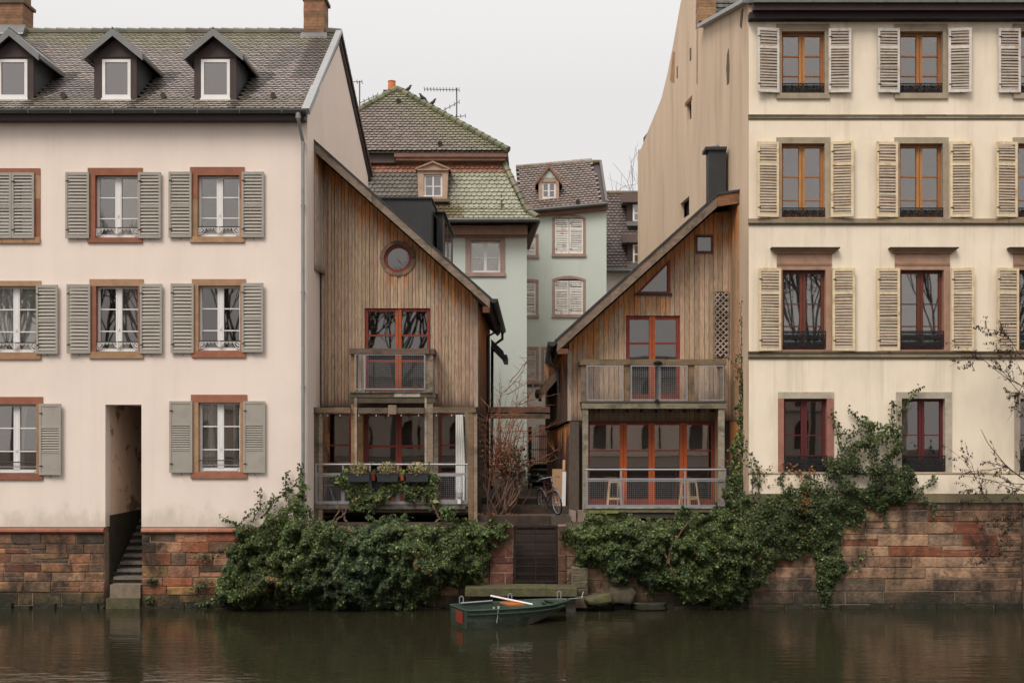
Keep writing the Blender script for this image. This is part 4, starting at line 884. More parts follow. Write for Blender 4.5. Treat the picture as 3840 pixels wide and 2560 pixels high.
# ---- balcony
m = MB(); xl, xr = X(1336, YB), X(1667, YB)
m.box(xl, xr, YB, YF - .04, Z(937, YB), Z(925, YB), (.115, .09, .06)); m.box(xl, xr, YB - .05, YB - .002, Z(938, YB), Z(926, YB), (.21, .17, .115)); m.box(xl - .02, xr + .02, YB - .06, YF - .05, Z(925, YB) + .002, Z(921, YB), (.075, .06, .045))
for k in range(10): m.box(xl + .1 + k * .38, xl + .19 + k * .38, YB + .05, YF - .05, Z(945, YB), Z(937, YB) - .002, (.07, .05, .035))
bal = m.build('balcony', WOODH, th2)
m = MB(); m.box(X(1332, YB), X(1668, YB), YB - .06, YB + .10, Z(838, YB), Z(825, YB), (.175, .12, .068)); m.box(X(1332, YB), X(1343, YB), YB + .102, YF - .04, Z(837, YB), Z(826, YB), (.12, .09, .06)); m.box(X(1656, YB), X(1668, YB), YB + .102, YF - .04, Z(837, YB), Z(826, YB), (.12, .09, .06)); m.build('handrail', WOODH, bal)
for l, r, c in ((1335, 1346, (.15, .11, .075)), (1433, 1447, (.19, .12, .065)), (1580, 1595, (.20, .13, .075)), (1653, 1664, (.21, .15, .10))):
    m = MB(); m.box(X(l, YB), X(r, YB), YB - .015, YB + .09, Z(921, YB), Z(838, YB) - .003, c); m.build('post', WOODH, bal)
m = MB(); m.box(X(1346, YB), X(1349, YB) , YB + .0, YB + .02, 5.2, 6.1); m.tube([P(1510, 840, YB - .12), P(1509, 922, YB - .12)], .012, 6); m.lathe([(.10, 0), (.12, .04), (.05, .09)], P(1511, 836, YB - .08), 8); m.lathe([(.05, 0), (.06, .06), (.02, .1)], P(1509, 924, YB - .12), 8); m.build('parasol_bracket', BLACK, bal)
for l, r in ((1347, 1432), (1448, 1512), (1514, 1579), (1605, 1662)):
    m = MB(); wire_panel(m, X(l, YB), X(r, YB), Z(921, YB) + .01, Z(838, YB) - .01, YB - .04, .03, .05, .0036); m.build('mesh_panel', GALV, bal)
# ---- ground storey
gx0, gx1, gt, gb = 1349, 1640, 970, 1160
m = MB(); m.slab([(L2 + .25, 2.3), (R2, 2.3), (R2, zb2 - .003), (L2 + .25, zb2 - .003)], [rect(gx0, gx1, gt, gb, YF)], lambda a, c: (a, YF, c), (0, .2, 0), (.06, .042, .03))
planks(m, X(gx0, YF), X(gx1, YF), lambda x: zb2 - .004, lambda x: Z(968, YF), YF - .002, base=(.10, .07, .05))
m.box(X(1641, YF), X(1653, YF), YF - .10, YF - .002, 2.6, Z(940, YF), (.24, .135, .06)); m.box(X(1349, YF) - .13, X(1349, YF), YF - .10, YF - .002, 2.6, Z(940, YF), (.20, .10, .045))
m.box(X(1309, YF - .2), X(1330, YF - .2), YF - .2, YF - .05, 2.3, Z(968, YF), (.095, .07, .055)); m.build('lower_wall', WOOD, th2)
for l, r in ((1306, 1324), (1326, 1346)):
    m = MB(); m.prism([P(l, 1198, 1.2), P(r, 1198, 1.2), P(r - 1, 1174, 1.2), P(l + 2, 1172, 1.2)], (0, .6, 0)); m.build('footing', M('pale_footing', (.27, .20, .16), .9, amt=.3, scale=6, bump=.5), th2)
door(th2, gx0, gx1, gt, gb, YF, [(1424, 1440, 1), (1490, 1504, 1), (1561, 1578, 1)], [(1033, 1036), (1098, 1102), (1146, 1158)], 0, .07, 'terrace_door', GLASST)
for l, r, c in ((1338, 1351, (.24, .20, .145)), (1650, 1664, (.30, .25, .19))):
    m = MB(); m.box(X(l, YB), X(r, YB), YB - .011, YB + .12, 2.0, Z(938, YB) - .002, c); m.build('post', WOODH, th2)
m = MB(); m.box(X(1340, YB), X(1668, YB), YB - .02, YF - .03, Z(1176, YB), Z(1167, YB), (.13, .11, .06)); m.box(X(1342, YB), X(1668, YB), YB + .03, YB + .13, Z(1190, YB), Z(1176, YB) - .002, (.05, .04, .03)); m.box(X(1352, YB), X(1420, YB), YB - .03, YB - .021, Z(1178, YB), Z(1172, YB), (.17, .19, .045))
for k in range(24): m.box(X(1345, YB) + k * .15, X(1345, YB) + k * .15 + .14, YB - .05, YF - .04, Z(1167, YB) + .002, Z(1165, YB) + .012, jit((.33, .29, .24), .2))
m.build('deck', WOODH, th2)
m = MB(); m.tube([P(1344, 1078, YB), P(1668, 1078, YB)], .028, 8); m.box(X(1346, YB), X(1667, YB), YB - .02, YB + .02, Z(1102, YB), Z(1097.5, YB))
for l in (1345, 1424, 1571, 1664): m.box(X(l, YB), X(l + 4, YB), YB - .018, YB + .018, Z(1167, YB), Z(1079, YB))
m.box(X(1346, YB), X(1667, YB), YB - .045, YB - .02, Z(1165, YB), Z(1160, YB)); rl = m.build('railing', GALV, th2)
for l, r in ((1348, 1420), (1430, 1567), (1577, 1665)):
    m = MB(); wire_panel(m, X(l, YB), X(r, YB), Z(1160.5, YB), Z(1103, YB), YB - .03, .024, .05, .0036); m.build('mesh_panel', GALV, rl)
# ================================================================== HOUSES BEHIND
YA = 15.0
ta = thing('green_house', 'pale green old house with mossy mansard roof standing behind the alley', 'house', (X(1050, YA), YA, 2.4))
wl, wr = X(780, YA), X(1210, YA); zE_ = Z(512, YA)
m = MB(); aw = (1080, 1149, 553, 626); m.slab([(wl, 2.3), (wr, 2.3), (wr, zE_), (wl, zE_)], [rect(1069, 1160, 546, 635, YA)], lambda a, c: (a, YA, c), (0, .35, 0)); m.box(wr - 1.4, wr - .02, YA + 7.5, YA + 7.8, 2.3, zE_)
m.prism([(wr - .002, YA + .35, 2.3), (wr - 1.3, YA + 7.5, 2.3), (wr - 1.3, YA + 7.5, zE_), (wr - .002, YA + .35, zE_)], (-.3, 0, 0))
m.build('wall', TEAL, ta)
m = MB(); m.box(X(1125, YA) - .0, X(1210, YA) - .02, YA - .02, YA - .003, 2.3, Z(1082, YA)); m.build('base_panel', M('grey_green_panel', (.20, .215, .17), .9, amt=.12, scale=2, bump=.2), ta)
def bgwindow(parent, o, s, Y, col, frame=WHITE, shut=None, arch=0, name='window', trs=(.52,), fw=.07, old=(.62, .58, .53)):
    x0, x1, z0, z1 = X(o[0], Y), X(o[1], Y), Z(o[3], Y), Z(o[2], Y); sx0, sx1, sz0, sz1 = X(s[0], Y), X(s[1], Y), Z(s[3], Y), Z(s[2], Y)
    m = MB(); f = Y - .03
    m.box(sx0, x0, f, Y + .3, z0, z1, jit(col, .08)); m.box(x1, sx1, f, Y + .3, z0, z1, jit(col, .08)); m.box(sx0 - .02, sx1 + .02, f - .04, Y + .3, sz0, z0, jit(col, .08))
    if arch:
        n = 8; up = [(sx0 + (sx1 - sx0) * i / n, sz1 + arch * math.sin(math.pi * i / n)) for i in range(n + 1)]; lo = [(sx1 + (sx0 - sx1) * i / n, z1 + (arch * math.sin(math.pi * i / n) if 0 < i < n else 0)) for i in range(n + 1)]
        m.prism([(a, f, c) for a, c in up + lo], (0, .33, 0), jit(col, .08))
    else: m.box(sx0, sx1, f, Y + .3, z1, sz1, jit(col, .08))
    w_ = m.build(name, SAND, parent)
    if shut:
        for a, c in ((x0, (x0 + x1) / 2), ((x0 + x1) / 2, x1)):
            m = MB(); shutter(m, a + .01, c - .01, z0 + .01, z1 + arch * .3, Y + .05, 'old', jit(old, .05), jit(mixc(old, (.5, .47, .44), .35), .05)); m.build('shutter', [OLDW, OLDW, BLACK], w_)
        m = MB(); m.box(x0, x1, Y + .2, Y + .21, z0, z1 + arch); m.build('backing', DARKIN, w_)
    else:
        m = MB(); sash(m, x0, x1, z0, z1, Y + .12, fw, fw * 1.7, trs, .035); m.build('frame', frame, w_); pane(x0 + .03, x1 - .03, z0 + .03, z1 - .03, Y + .16, w_)
    return w_
MAUVE = (.36, .245, .205)
w_ = bgwindow(ta, aw, (1069, 1160, 545, 635), YA, MAUVE, trs=(.52,))
m = MB(); x0, x1 = X(1080, YA), X(1149, YA); curtain_mesh(m, x0 + .08, x0 + .5, Z(624, YA), Z(590, YA), YA + .25, 3, .2); curtain_mesh(m, x1 - .5, x1 - .08, Z(624, YA), Z(590, YA), YA + .25, 3, .2); m.build('curtain', CURT, w_)
# mansard: flared foot, steep slope, cornice, hipped top
YE = YA - .75; z0 = Z(502, YE); xr0 = X(1238, YE)
def edge_x(z):   # right hip outline
    pts = [(502, 1237), (487, 1215), (470, 1203), (445, 1192), (410, 1174), (375, 1157)]
    for (ya, xa), (yb, xb) in zip(pts, pts[1:]):
        if ya >= z >= yb: return xa + (xb - xa) * (ya - z) / (ya - yb)
    return pts[-1][1] if z < 375 else pts[0][1]
m = MB()
MG, MB_ = (.155, .165, .085), (.15, .12, .095)
prof = [(YE, 502), (YE + .38, 478), (YE + .95, 372)]   # foot, knee, top
pz = [Z(b_, a_) for a_, b_ in prof]
wlx = X(740, YE)
m.prism([(wlx, prof[0][0], pz[0] - .12), (wlx, prof[1][0], pz[1] - .08), (wlx, prof[2][0], pz[2] - .05), (wlx, prof[2][0] + 4, pz[2] - .05), (wlx, prof[2][0] + 4, pz[0] - .12)], (X(1157, YE + .95) - wlx - .05, 0, 0), (.04, .04, .03))
m.prism([(X(1150, prof[2][0]), prof[2][0] + .06, pz[2] - .1), (X(1188, prof[1][0]), prof[1][0] + .06, pz[1] - .1), (X(1232, YE), YE + .08, pz[0] - .1), (X(1150, YE), YE + .08, pz[0] - .1)], (-.5, 3.0, 0), (.05, .055, .03))
def mcol(u, v, i, j, dx, dy):
    n = noise.noise(Vector((dx * .012, dy * .015, 5))); c = jit(MB_, .12)
    g = (dx - 1010) / 90 + n * 1.0
    g = max(0, min(1, g)); c = mixc(jit((.10, .082, .062), .15), jit((.30, .295, .205), .10), g)
    if 366 <= dy < 399: c = mixc(c, jit((.28, .10, .05), .25), .9)
    if dy > 478 and dx < 1060: c = mixc(c, jit((.14, .10, .03), .2), .6)
    return c
for k in range(2):
    (ya, da), (yb, db) = prof[k], prof[k + 1]; O = Vector((wlx, ya, pz[k])); Vv = Vector((0, yb - ya, pz[k + 1] - pz[k])); Lv = Vv.length; Vn = Vv.normalized()
    def dd(u, v): yy = ya + Vn.y * v; zz = pz[k] + Vn.z * v; q = D / (D + yy) * S; return CX + (wlx + u) * q, CY - (zz - CZ) * q
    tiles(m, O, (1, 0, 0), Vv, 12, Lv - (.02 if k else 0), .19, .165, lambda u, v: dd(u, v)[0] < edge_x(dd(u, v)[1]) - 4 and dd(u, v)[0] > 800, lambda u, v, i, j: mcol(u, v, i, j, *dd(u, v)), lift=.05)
hp = [P(edge_x(y_) , y_, YE + t_) for y_, t_ in ((500, 0), (487, .2), (472, .4), (445, .55), (410, .75), (378, .93))]
for p_, q_ in zip(hp, hp[1:]): ridge_tiles(m, p_, q_, .14, .26, lambda i: jit((.13, .115, .06), .35))
# upper hipped roof
YU = YE + .55; zu = Z(347, YU); ap = P(912, 204, YU + 2.6); er = X(1167, YU); el = X(660, YU)
Vv = Vector((0, ap.y - YU, ap.z - zu)); Lv = Vv.length
m.mesh([(el, YU, zu - .06), (er, YU, zu - .06), tuple(ap - Vector((0, 0, .1))), (er, YU + 6, zu), (el, YU + 6, zu)], [(0, 1, 2), (1, 3, 2), (4, 0, 2), (3, 4, 2), (0, 4, 3, 1)], (.05, .045, .035))
def ucol(u, v, i, j):
    t = v / Lv; n = noise.noise(Vector(((el + u) * .5, v * .7, 9))); c = jit((.19, .15, .125), .14); g = n * 1.1 + (t - .55) * 1.3
    xx = el + u; ed = (er - (er - ap.x) * t) - xx
    if ed < 2.2: g = max(g, .85 - ed * .35)
    return mixc(c, jit((.18, .175, .095), .22), max(0, min(.8, g)))
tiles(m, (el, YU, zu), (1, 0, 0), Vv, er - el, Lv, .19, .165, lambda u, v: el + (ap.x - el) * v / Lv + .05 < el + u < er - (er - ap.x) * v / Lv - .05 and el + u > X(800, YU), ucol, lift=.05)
ridge_tiles(m, (er, YU, zu + .04), ap, .14, .33, lambda i: jit((.12, .12, .055), .35)); ridge_tiles(m, (el, YU, zu + .04), ap, .14, .33, lambda i: jit((.12, .11, .06), .35))
for dx_, dy_ in ((1011, 330), (916, 232)): p_ = P(dx_, dy_, YU + 2.6 * (347 - dy_) / 143 - .1); m.tube([p_ + Vector((0, -.12, -.02)), p_ + Vector((0, .2, .05))], [.10, .05], 7, (.03, .028, .025))
rf = m.build('roof', TILE, ta)
m = MB(); BW = (.20, .105, .075)
m.box(X(905, YU), X(1166, YU), YU + .02, YU + .4, Z(360, YU), Z(350, YU), BW); m.box(X(908, YU), X(1160, YU), YU + .10, YU + .42, Z(367, YU), Z(360, YU) - .003, (.27, .16, .11)); m.box(X(840, YU), X(905, YU), YU + .2, YU + .4, Z(371, YU), Z(352, YU), (.12, .09, .08))
m.box(wlx, X(1150, YU), YU + .25, YU + .6, Z(370, YU), Z(360, YU), (.13, .10, .09))
m.box(wlx, X(1212, YA), YA - .35, YA - .002, Z(542, YA), Z(522, YA), (.26, .16, .115)); m.box(wlx, X(1209, YA), YA - .12, YA - .001, Z(546, YA), Z(542, YA) - .002, (.38, .23, .20))
m.mesh([P(1237, 508, YE), P(1238, 500, YE), P(1214, 566, YA + 1.6), P(1213, 576, YA + 1.6), P(1208, 545, YA), P(1208, 512, YA)], [(0, 1, 2, 3), (0, 3, 4), (0, 4, 5)], (.09, .055, .04))
m.build('cornice', SAND, ta)
m = MB(); m.tube([(wlx, YE - .06, z0 - .06), (xr0, YE - .06, z0 - .06)], .085, 8); m.tube([(xr0, YE - .06, z0 - .06), P(1213, 570, YA + 1.6)], .075, 8); m.tube([P(843, 360, YU), P(846, 380, YU - .2), P(850, 396, YU - .1)], .06, 6); m.build('gutter', ZINCD, ta)
yd = YE + .35; m = MB()
d0, d1, dz0, dz1 = X(961, yd), X(1027, yd), Z(457, yd), Z(391, yd); xm = (d0 + d1) / 2
m.slab([(d0, dz0), (d1, dz0), (d1 + .04, dz1), (xm + .25, dz1 + .22), (xm, dz1 + .26), (xm - .25, dz1 + .22), (d0 - .04, dz1)], [rect(973, 1016, 400, 452, yd)], lambda a, c: (a, yd, c), (0, .25, 0), (.43, .29, .21))
m.prism([(d0 - .12, yd - .09, dz1 - .0), (xm, yd - .09, dz1 + .27), (d1 + .12, yd - .09, dz1 - .0), (d1 + .12, yd - .09, dz1 + .06), (xm, yd - .09, dz1 + .34), (d0 - .12, yd - .09, dz1 + .06)], (0, .6, 0), (.33, .21, .15)); m.box(d0 - .05, d1 + .08, yd - .1, yd + .2, dz0 - .12, dz0 - .01, (.16, .11, .075)); m.box(d0 - .05, d1 + .06, yd - .08, yd - .002, dz1 - .02, dz1 + .03, (.36, .24, .17))
m.box(d0 + .05, d1 - .05, yd + .251, yd + 1.2, dz0, dz1, (.06, .05, .04))
dm = m.build('dormer', SAND, ta); m = MB(); sash(m, X(973, yd), X(1016, yd), dz0 + .05, Z(400, yd), yd + .08, .07, .05, (.5,), .035); m.box(X(973, yd), X(1016, yd), yd + .0, yd + .03, dz0 + .09, dz0 + .14); m.build('frame', WHITE, dm); pane(X(975, yd), X(1014, yd), dz0 + .08, Z(402, yd), yd + .12, dm)
m = MB(); yk = YU + 2.9; brickstack(m, X(880, yk), X(913, yk), yk, yk + .6, Z(250, yk), Z(206, yk), (.07, .06, .045)); ck = m.build('chimney', BRICK, ta)
m = MB(); m.lathe([(.17, 0), (.15, .38), (.17, .42), (.14, .44)], (X(900, yk + .3), yk + .3, Z(206, yk)), 12); m.build('chimney_pot', M('orange_clay_pot', (.55, .17, .045), .7, amt=.1, bump=.05), ck)

YBb = 19.0
tb = thing('green_house', 'pale green house with white closed shutters and small gabled dormer closing the alley', 'house', (X(1300, YBb), YBb, 2.4))
bl, br = X(1195, YBb), X(1393, YBb); zbl, zbr = Z(494, YBb), Z(476, YBb)
BWN = [((1274, 1340, 505, 583), (1268, 1345, 500, 590)), ((1274, 1340, 647, 722), (1268, 1345, 641, 729)), ((1180, 1231, 545, 586), (1174, 1237, 538, 593)), ((1180, 1231, 650, 724), (1174, 1237, 643, 730))]
m = MB(); m.slab([(bl - 2, Z(905, YBb)), (br, Z(905, YBb)), (br, zbr), (bl - 2, zbl - .1)], [rect(*s_, YBb) for o_, s_ in BWN] + [rect(1176, 1238, 796, 880, YBb), rect(1243, 1300, 796, 880, YBb)], lambda a, c: (a, YBb, c), (0, .35, 0)); m.mat = 1
m.box(bl - 2, br, YBb, YBb + .35, 2.3, Z(905, YBb) - .002); m.mat = 0; m.box(br - .35, br, YBb + .35, YBb + 8, 2.3, zbr); m.box(bl - 2, br, YBb + 8, YBb + 8.3, 2.3, zbr)
m.build('wall', [TEAL, WHITEWALL], tb)
m = MB(); m.box(X(1238, YBb), X(1256, YBb), YBb - .04, YBb - .002, 2.4, Z(975, YBb), (.34, .20, .16)); m.build('doorcase', SAND, tb); m = MB(); m.box(X(1222, YBb), X(1238, YBb) - .003, YBb - .02, YBb - .001, 2.4, Z(980, YBb), (.60, .52, .48)); m.build('door', SAND, tb); m = MB(); m.box(X(1205, YBb), X(1262, YBb), YBb - .06, YBb - .003, Z(888, YBb), Z(883, YBb), (.05, .04, .035)); m.box(X(1222, YBb), X(1240, YBb), YBb - .05, YBb - .041, Z(1080, YBb), Z(1070, YBb), (.34, .2, .16)); m.build('ledge', SAND, tb)
for i, (o_, s_) in enumerate(BWN): bgwindow(tb, o_, s_, YBb, MAUVE, shut=True, arch=.14 if i < 2 else .05, old=(.78, .74, .69))
for o_, s_ in (((1182, 1232, 802, 874), (1176, 1238, 796, 880)), ((1249, 1294, 802, 874), (1243, 1300, 796, 880))): bgwindow(tb, o_, s_, YBb, MAUVE, shut=True, old=(.56, .50, .46))
m = MB(); m.box(bl - 2, bl + .9, YBb - .1, YBb - .001, Z(497, YBb), Z(486, YBb) - .03, (.22, .14, .10)); m.prism([(bl, YBb - .18, zbl - .14), (br + .05, YBb - .18, zbr - .14), (br + .05, YBb - .18, zbr + .12), (bl, YBb - .18, zbl + .12)], (0, .178, 0), (.22, .135, .10)); m.build('cornice', SAND, tb)
m = MB(); yb2 = YBb - .3; el2, er2 = Vector((bl, yb2, zbl + .14)), Vector((br - .02, yb2, zbr + .14)); U = (er2 - el2).normalized(); yr2 = yb2 + 2.2; rl_, rrr = P(1185, 385, yr2), P(1379, 372, yr2)
m.mesh([el2 - Vector((0, 0, .08)), er2 - Vector((0, 0, .08)), rrr - Vector((0, 0, .08)), rl_ - Vector((0, 0, .08)), er2 + Vector((0, 6, 0)), el2 + Vector((0, 6, 0))], [(0, 1, 2, 3), (3, 2, 4, 5), (1, 4, 2), (0, 3, 5)], (.05, .04, .04))
Vv = (rl_ - el2) - U * (rl_ - el2).dot(U); Lv = Vv.length; Uu = (er2 - el2).length
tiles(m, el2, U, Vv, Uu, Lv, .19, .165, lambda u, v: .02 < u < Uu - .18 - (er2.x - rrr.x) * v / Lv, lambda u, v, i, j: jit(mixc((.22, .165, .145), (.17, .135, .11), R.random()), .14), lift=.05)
ridge_tiles(m, rl_, rrr, .11, .33, lambda i: jit((.15, .12, .08), .3)); m.beam(er2, rrr, .10, .16, col=(.13, .10, .085))
for dx_, dy_ in ((1330, 391), (1327, 466)): p_ = P(dx_, dy_, yb2 + (2.0 if dy_ < 420 else .1)); m.tube([p_ + Vector((0, -.2, 0)), p_ + Vector((0, .2, .05))], [.10, .06], 7, (.03, .028, .025))
m.build('roof', TILE, tb)
m = MB(); m.tube([el2 + Vector((0, -.05, -.05)), er2 + Vector((.05, -.05, -.05))], .075, 8); m.build('gutter', ZINCD, tb)
m = MB(); yd = yb2 + .35; d0, d1, dz0, dz1, xm = X(1237, yd), X(1284, yd), Z(462, yd), Z(412, yd), X(1261, yd)
m.slab([(d0, dz0), (d1, dz0), (d1, dz1), (xm, Z(383, yd)), (d0, dz1)], [rect(1244, 1277, 418, 457, yd)], lambda a, c: (a, yd, c), (0, .2, 0), (.42, .29, .22)); m.mesh([(d0 + .1, yd - .01, dz1 + .05), (d1 - .1, yd - .01, dz1 + .05), (xm, yd - .01, Z(391, yd))], [(0, 1, 2)], (.40, .46, .40))
for s_, xx in ((-1, d0), (1, d1)): m.prism([(xx + s_ * .14, yd - .1, dz1 - .12), (xm, yd - .1, Z(379, yd)), (xm, yd - .1, Z(379, yd) - .14), (xx + s_ * .14, yd - .1, dz1 - .26)], (0, 1.3, 0), (.24, .12, .085))
m.box(d0 - .05, d1 + .08, yd - .12, yd + .3, Z(470, yd), Z(464, yd), (.24, .12, .08)); m.box(d1 - .04, d1, yd + .2, yd + 1.3, dz0, dz1, (.36, .42, .36)); m.box(d0 + .05, d1 - .05, yd + .3, yd + 1, dz0, dz1, (.05, .04, .04))
dm = m.build('dormer', SAND, tb); m = MB(); sash(m, X(1244, yd), X(1277, yd), Z(457, yd), Z(418, yd), yd + .06, .08, .08, (.5,), .04); m.build('frame', WHITE, dm); pane(X(1246, yd), X(1275, yd), Z(455, yd), Z(420, yd), yd + .1, dm)

YCc = 24.0
tc_ = thing('tiled_house', 'house with steep dark tiled roof and two box dormers half hidden behind the beige gable', 'house', (X(1430, YCc), YCc, 2.4))
m = MB(); l, r_ = X(1386, YCc), X(1500, YCc); m.box(l, r_ + 3, YCc, YCc + 6, 2.3, Z(625, YCc)); m.build('wall', WHITEWALL, tc_)
m = MB(); O = Vector((l, YCc - .3, Z(622, YCc))); T = P(1388, 444, YCc + 1.9); Vv = Vector((0, T.y - O.y, T.z - O.z)); Lv = Vv.length; m.prism([O - Vector((0, 0, .08)), O + Vv - Vector((0, 0, .08)), O + Vv + Vector((0, 4, -4))], (r_ + 3 - l, 0, 0), (.05, .04, .04))
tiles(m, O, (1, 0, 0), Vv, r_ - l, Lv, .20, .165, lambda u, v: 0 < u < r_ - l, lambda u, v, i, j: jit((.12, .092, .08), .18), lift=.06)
ridge_tiles(m, O + Vv, O + Vv + Vector((r_ - l + 2, 0, 0)), .12, .33, lambda i: jit((.12, .08, .05), .3)); m.build('roof', TILE, tc_)
m = MB(); m.tube([O + Vector((0, -.08, -.05)), O + Vector((r_ - l + 2, -.08, -.05))], .10, 8); m.build('gutter', ZINCD, tc_)
for t, bt, tt in ((470, 508, 448), (562, 605, 530)):
    yd = YCc - .1 + (.9 if t < 500 else 0); m = MB(); a, c = X(1441, yd), X(1500, yd); m.box(a, c, yd, yd + 1.5, Z(bt + 4, yd), Z(t - 4, yd), mat=0); m.box(a - .25, c, yd - .3, yd + 1.8, Z(t - 3, yd), Z(t - 22, yd), mat=2); m.box(a + .25, a + 1.2, yd - .05, yd - .002, Z(bt, yd), Z(t, yd), mat=1); m.box(a - .05, c, yd - .2, yd - .051, Z(bt + 12, yd), Z(bt + 2, yd), mat=3)
    dm = m.build('dormer', [BROWNM, WHITE, M('old_tile_cover', (.13, .095, .08), .8, amt=.4, scale=20, bump=.5), ZINC], tc_)
    for zz, zy in ((t + 3, (t + bt) / 2 - 1), ((t + bt) / 2 + 2, bt - 3)): pane(a + .33, a + 1.15, Z(zy, yd), Z(zz, yd), yd - .062, dm, GLASSR)

# antennas
def aerial(name, base, top, arms, label):
    m = MB(); m.tube([base, top], .026, 6)
    for (t, dx0, dz0_, dx1, dz1_, n) in arms:
        c = Vector(base).lerp(Vector(top), t); a, b = c + Vector((dx0, 0, dz0_)), c + Vector((dx1, 0, dz1_)); m.tube([a, b], .016, 5)
        for i in range(n): q = a.lerp(b, i / max(1, n - 1)); m.tube([q + Vector((0, -.25, -.0)), q + Vector((0, .25, .0))], .008, 4); m.tube([q + Vector((0, 0, -.09)), q + Vector((0, 0, .09))], .008, 4)
    return tag(m.build(name, ZINCD), label, 'antenna')
ya_ = 17.3; bt_, tp_ = P(1049, 286, ya_), P(1049, 202, ya_)
aerial('roof_antenna', bt_, tp_, [(.93, -1.3, .05, .1, .02, 12), (.55, -.65, -.30, .1, .1, 5), (.22, -.4, -.05, .35, .02, 5)], 'tall grey aerial mast with comb-like arms on the mossy hipped roof')
aerial('roof_antenna', P(826, 262, ya_ + 1), P(826, 186, ya_ + 1), [(.97, -.3, 0, .1, 0, 3), (.40, 0, -.1, .75, .25, 5), (.2, 0, 0, .5, .05, 4)], 'thin aerial mast beside the orange chimney pot at the rear gable')
# pigeons
for (dx_, dy_, f, lb) in ((938, 213, 1, 'dark pigeon perched nearest the roof peak on the mossy hip'), (974, 231, -1, 'dark pigeon perched between two others on the mossy hip'), (996, 244, 1, 'dark pigeon perched lowest on the mossy hip roof')):
    t_ = (dx_ - 912) / (1167 - 912); p0 = ap.lerp(Vector((er, YU, zu)), t_) + Vector((0, 0, .14)); m = MB(); m.smooth = True
    m.tube([p0 + .75 * Vector((a_ * f, 0, c_)) for a_, c_ in ((-.24, -.09), (-.12, .05), (0, .10), (.10, .20), (.13, .29), (.17, .31), (.23, .29))], [.011, .045, .072, .056, .038, .034, .006], 8)
    for s_ in (-1, 1): m.tube([p0 + Vector((.02 * f, s_ * .03, .03)), p0 + Vector((.03 * f, s_ * .03, -.14))], .012, 4)
    tag(m.build('pigeon', BIRD), lb, 'pigeon', 'pigeons on the mossy roof')

# ================================================================== QUAY WALLS, STEPS, GATE
def pal_left(x, z):
    c = R.choice([(.34, .13, .06), (.36, .16, .075), (.38, .235, .10), (.27, .105, .055), (.44, .29, .17), (.13, .085, .06), (.30, .16, .10), (.22, .09, .05), (.10, .07, .05), (.40, .21, .13)])
    if x < X(250): c = mixc(c, R.choice([(.28, .165, .10), (.085, .06, .045), (.36, .19, .11), (.06, .045, .037)]), .55)
    if z > 1.5 and R.random() < .5: c = mixc(c, (.075, .06, .048), .75)
    if z < .3: c = mixc(c, (.10, .095, .045), .6)
    return jit(tuple(q * k for q, k in zip(c, (.86, .80, .76))), .15)
def pal_right(x, z):
    c = R.choice([(.42, .27, .175), (.39, .245, .16), (.45, .30, .195), (.36, .215, .14), (.33, .21, .14), (.44, .28, .18), (.30, .215, .15), (.40, .25, .16)])
    if z < .45: c = mixc(c, R.choice([(.07, .056, .042), (.14, .11, .08), (.11, .07, .045)]), .8)
    elif z < .85: c = mixc(c, (.10, .085, .065), R.random() * .9)
    elif R.random() < .12: c = (.27, .105, .06)
    return jit(tuple(q * k for q, k in zip(c, (.80, .74, .70))), .14)
def quay(x0, x1, z1, y, label, pal, hs, ws, cop=None, depth=3.0):
    m = MB(); stones(m, x0, x1, -.25, z1, y, pal, hs, ws); m.mat = 1; m.box(x0 + .004, x1 - .004, y + .022, y + depth, -.6, z1 - .002)
    m.mat = 2; x = x0
    while x < x1: l = R.uniform(.3, 1.1); m.box(x, min(x1, x + l * R.uniform(.7, 1)), y - R.uniform(.03, .14), y + .02, -.5, R.uniform(.0, .15)); x += l
    q = m.build('quay_wall', [STONE, MORTAR, M('slimy_footing', (.028, .026, .017), .5, amt=.5, scale=5, bump=.8, bscale=12, bdist=.03)], loc=((x0 + x1) / 2, y, 0)); tag(q, label, 'quay wall')  # slimy footing, coloured near black to add the shade of a waterline undercut
    if cop:
        m = MB(); x = x0
        while x < x1 - .01:
            l = min(R.uniform(.9, 1.9), x1 - x); h = cop; c = jit(R.choice([(.26, .11, .07), (.29, .14, .09), (.22, .15, .085), (.24, .10, .065)]), .15); a, b = x + .003, x + l - .003
            pr = [(y + .3, z1), (y - .05, z1), (y - .085, z1 + h * .3), (y - .075, z1 + h * .7), (y - .03, z1 + h), (y + .3, z1 + h)]
            m.prism([(a, py, pz_) for py, pz_ in pr], (b - a, 0, 0), c); x += l
        m.build('coping', SAND, q)
    return q
quay(X(-420), X(242) - .01, Z(1223), -.04, 'mottled dark red sandstone quay wall left of the narrow passage steps', pal_left, (.22, .33), (.35, .95), .13)
quay(X(326) + .01, X(1125), Z(1223), -.04, 'red and ochre sandstone quay wall right of the passage steps running under ivy', pal_left, (.22, .34), (.35, .85), .13)
quay(X(1297), X(1716) - .01, Z(1226), -.06, 'dark sandstone quay wall hidden by ivy under the right timber house', pal_right, (.26, .36), (.5, 1.5))
quay(X(1716), X(2346), Z(1155), -.06, 'long pinkish sandstone quay wall below the cream house', pal_right, (.26, .36), (.5, 1.5))
quay(X(2346) + .01, X(2420) + 3, Z(1155), -.22, 'projecting sandstone pier at the far end of the quay below the cream house', pal_right, (.3, .4), (.6, 1.2))
m = MB(); xl, xr = X(242) + .01, X(326) - .01; nst = 10
m.mat = 2; m.box(xl + .06, xr, -.16, .22, -.4, .26); m.mat = 3; m.box(xl + .14, xr, -.10, .30, .264, .60); m.mat = 0
